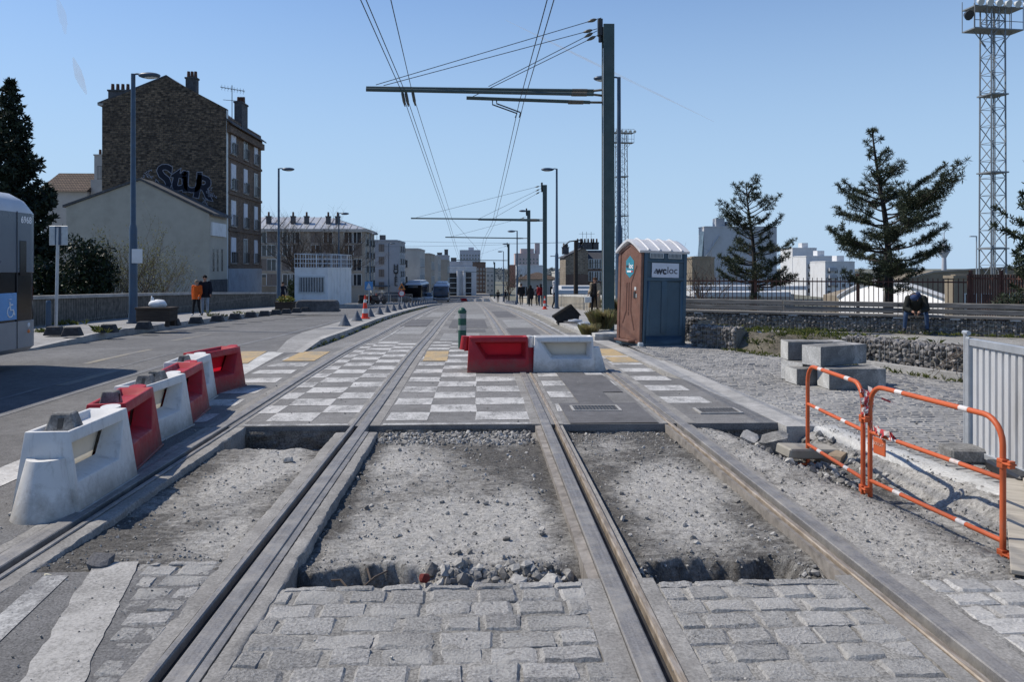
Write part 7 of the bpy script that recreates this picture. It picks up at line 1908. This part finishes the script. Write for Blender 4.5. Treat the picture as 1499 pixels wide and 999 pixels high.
m.add(vs, [(j*(n+1)+k, (j+1)*(n+1)+k, (j+1)*(n+1)+k+1, j*(n+1)+k+1) for j in range(8) for k in range(n)])
m.add([(v[0]*.97, v[1]*.97, v[2]) for v in vs], [(j*(n+1)+k+1, (j+1)*(n+1)+k+1, (j+1)*(n+1)+k, j*(n+1)+k) for j in range(8) for k in range(n)])
for a, b in (((-.175,.01,1.415),(-.23,.06,1.14)),((-.23,.06,1.14),(-.26,-.10,.99)),((.175,.01,1.415),(.24,-.02,1.13)),((.24,-.02,1.13),(.23,-.18,.95))): m.tube([a,b], [.085,.075], 10); m.ball(a, .086, 0, None, 10, 6)
m.build('coat', bg, w_t, smooth=60)
bgm = MB().box((-.15,-.05,-.26),(.15,.05,0)).tube([(-.1,0,0),(-.07,0,.14),(.07,0,.14),(.1,0,0)], .01, 5).build('handbag', SHEEN, bevel=.02); bgm.location = (q.x-.34, q.y-.14, gz(q.y)+.10+.80); T(bgm, 'pale grey handbag held by the person in the beige coat', 'handbag')
# seated man, bent forward with forearms on his knees
q = P(1341, 487, 21.1); f = (Vector((q.x, q.y, 0))-ba).dot(bd); seat = ba+bd*f
sit = dict(pel=(0,.0,.10), wai=(0,-.09,.21), che=(.0,-.27,.37), nec=(-.01,-.42,.47), hd0=(-.02,-.49,.485), hd1=(-.03,-.575,.46), hd2=(-.035,-.655,.47),
    shl=(-.175,-.34,.42), shr=(.175,-.34,.42), ell=(-.25,-.42,.16), elr=(.25,-.42,.16), wrl=(-.09,-.57,.10), wrr=(.08,-.57,.09), hal=(-.035,-.60,.06), har=(.035,-.60,.045),
    hil=(-.10,-.03,.08), hir=(.10,-.03,.08), knl=(-.235,-.43,.05), knr=(.235,-.43,.05), anl=(-.265,-.40,-.37), anr=(.255,-.38,-.37), tol=(-.29,-.55,-.425), tor=(.29,-.53,-.425))
mt = person((seat.x+bn.x*-.22, seat.y+bn.y*-.22, .50), math.atan2(bd.y, bd.x), 'person in a blue cap, dark jacket and jeans hunched on the timber bench', 1.80, sit, cloth('dark_olive_jacket',(.022,.024,.022)), cloth('blue_jeans',(.035,.075,.15)), SHOE, (.03,.05,.11), 'cap', None, .9)
m = MB()
for sgn in (-1,1):
    A1, A2, A3 = Vector((sgn*.175,-.34,.42)), Vector((sgn*.25,-.42,.16)), Vector((sgn*.12,-.54,.11)); m.tube([A1,A2], [.085,.066], 10); m.ball(tuple(A1), .088, 0, None, 10, 6); m.ball(tuple(A2), .068, 0, None, 10, 6); m.tube([A2,A3], [.062,.052], 10)
m.tube([(0,.06,.06),(0,-.06,.21),(0,-.22,.35),(0,-.36,.44),(0,-.43,.475)], [.19,.195,.205,.165,.09], 14)
m.build('jacket', cloth('dark_olive_jacket',(.022,.024,.022)), mt, smooth=60)
ph = MB().box((-.035,-.006,-.07),(.035,.006,.07)).build('phone', BLACKP, bevel=.004); ph.location = Vector((seat.x, seat.y, .50))+Vector((bn.x*.42, bn.y*.42, .055)); ph.rotation_euler = (.7,0,math.atan2(bd.y, bd.x)); T(ph, 'dark phone held by the hunched person on the bench', 'phone')

# ================================================================== SKY, SUN, CAMERA
def ribbon_sky(name, pts, w, label, dens):
    m = MB(); ps = [P(px, py, 400) for px, py in pts]; ax = (P(pts[-1][0], pts[-1][1], 400)-P(pts[0][0], pts[0][1], 400)).normalized(); sd = ax.cross(Vector((0,1,0))).normalized()
    for i in range(len(ps)-1):
        a, b = w*(.15+.85*math.sin(PI*max(.02, i/(len(ps)-1)))), w*(.15+.85*math.sin(PI*min(.98,(i+1)/(len(ps)-1))))
        m.add([ps[i]-sd*a, ps[i], ps[i]+sd*a, ps[i+1]+sd*b, ps[i+1], ps[i+1]-sd*b], [(0,1,4,5),(1,2,3,4)])
    o = m.build(name, CONTRAIL(dens)); T(o, kind='structure'); o.visible_shadow = True; return o
def CONTRAIL(d):
    n = NT('contrail'); v = n.co(); n.set((.9,.9,.92), 1.0); tr = n.n('BsdfTransparent'); mx = n.n('MixShader')
    f = n.ramp(n.noise(v, .05, 4, .6), [(.3, d*.3), (.7, d)])
    tl = n.n('BsdfTranslucent'); tl.inputs[0].default_value = (.9,.9,.92,1); m2 = n.n('MixShader'); m2.inputs[0].default_value = .5; n.l(n.b.outputs[0], m2.inputs[1]); n.l(tl.outputs[0], m2.inputs[2])
    n.l(f, mx.inputs[0]); n.l(tr.outputs[0], mx.inputs[1]); n.l(m2.outputs[0], mx.inputs[2]); n.l(mx.outputs[0], n.out.inputs[0]); return n.m
def seg(a, b, n=10, j=0): return [(lerp(a[0],b[0],i/n)+rnd.uniform(-j,j), lerp(a[1],b[1],i/n)) for i in range(n+1)]
ribbon_sky('contrail', seg((740,29),(1045,178),12), .62, '', .7)
ribbon_sky('contrail', seg((107,84),(126,138),8,1), 2.0, '', .55)
ribbon_sky('contrail', seg((84,-4),(97,50),8,1), 2.0, '', .35)

SUNV = Vector((-.80, .30, 1.0)).normalized()
el = math.asin(SUNV.z); az = math.atan2(SUNV.x, SUNV.y)
w = bpy.data.worlds.new('World'); S.world = w; w.use_nodes = True; nt = w.node_tree; nt.nodes.clear()
ou = nt.nodes.new('ShaderNodeOutputWorld'); bgd = nt.nodes.new('ShaderNodeBackground'); sk = nt.nodes.new('ShaderNodeTexSky')
sk.sky_type = 'NISHITA'; sk.sun_disc = False; sk.sun_elevation = el; sk.sun_rotation = az; sk.air_density = 1.3; sk.dust_density = 0.2; sk.ozone_density = 7.0; sk.altitude = 0
bgd.inputs[1].default_value = .095
tc = nt.nodes.new('ShaderNodeTexCoord'); sp = nt.nodes.new('ShaderNodeSeparateXYZ'); nt.links.new(tc.outputs['Generated'], sp.inputs[0])
mr_ = nt.nodes.new('ShaderNodeMapRange'); mr_.interpolation_type = 'SMOOTHSTEP'; nt.links.new(sp.outputs[2], mr_.inputs[0])
mr_.inputs[1].default_value = -.02; mr_.inputs[2].default_value = .50; mr_.inputs[3].default_value = .9; mr_.inputs[4].default_value = 0
mxs = nt.nodes.new('ShaderNodeMixRGB'); nt.links.new(mr_.outputs[0], mxs.inputs[0]); tn = nt.nodes.new('ShaderNodeMixRGB'); tn.blend_type = 'MULTIPLY'; tn.inputs[0].default_value = 1; tn.inputs[2].default_value = (1.06, 1.14, 1.32, 1); nt.links.new(sk.outputs[0], tn.inputs[1]); nt.links.new(tn.outputs[0], mxs.inputs[1]); mxs.inputs[2].default_value = (4.9, 6.9, 9.4, 1)
nt.links.new(mxs.outputs[0], bgd.inputs[0]); nt.links.new(bgd.outputs[0], ou.inputs[0])
sl = bpy.data.lights.new('Sun', 'SUN'); sl.energy = 5.0; sl.angle = R(.53); sl.color = (1.0, .925, .815)
so = bpy.data.objects.new('Sun', sl); COL.objects.link(so); so.rotation_euler = SUNV.to_track_quat('Z', 'Y').to_euler()
cd = bpy.data.cameras.new('Camera'); cam = bpy.data.objects.new('Camera', cd); COL.objects.link(cam)
cam.location = (0, 0, EYE); cam.rotation_euler = (PI/2, 0, -YAW)
cd.sensor_width = 36; cd.lens = 36*F/1499; cd.shift_y = -(499.5-HY)/1499; cd.clip_start = .05; cd.clip_end = 9000
S.camera = cam
S.view_settings.view_transform = 'Standard'; S.view_settings.look = 'None'; S.view_settings.exposure = 0
S.render.engine = 'CYCLES'
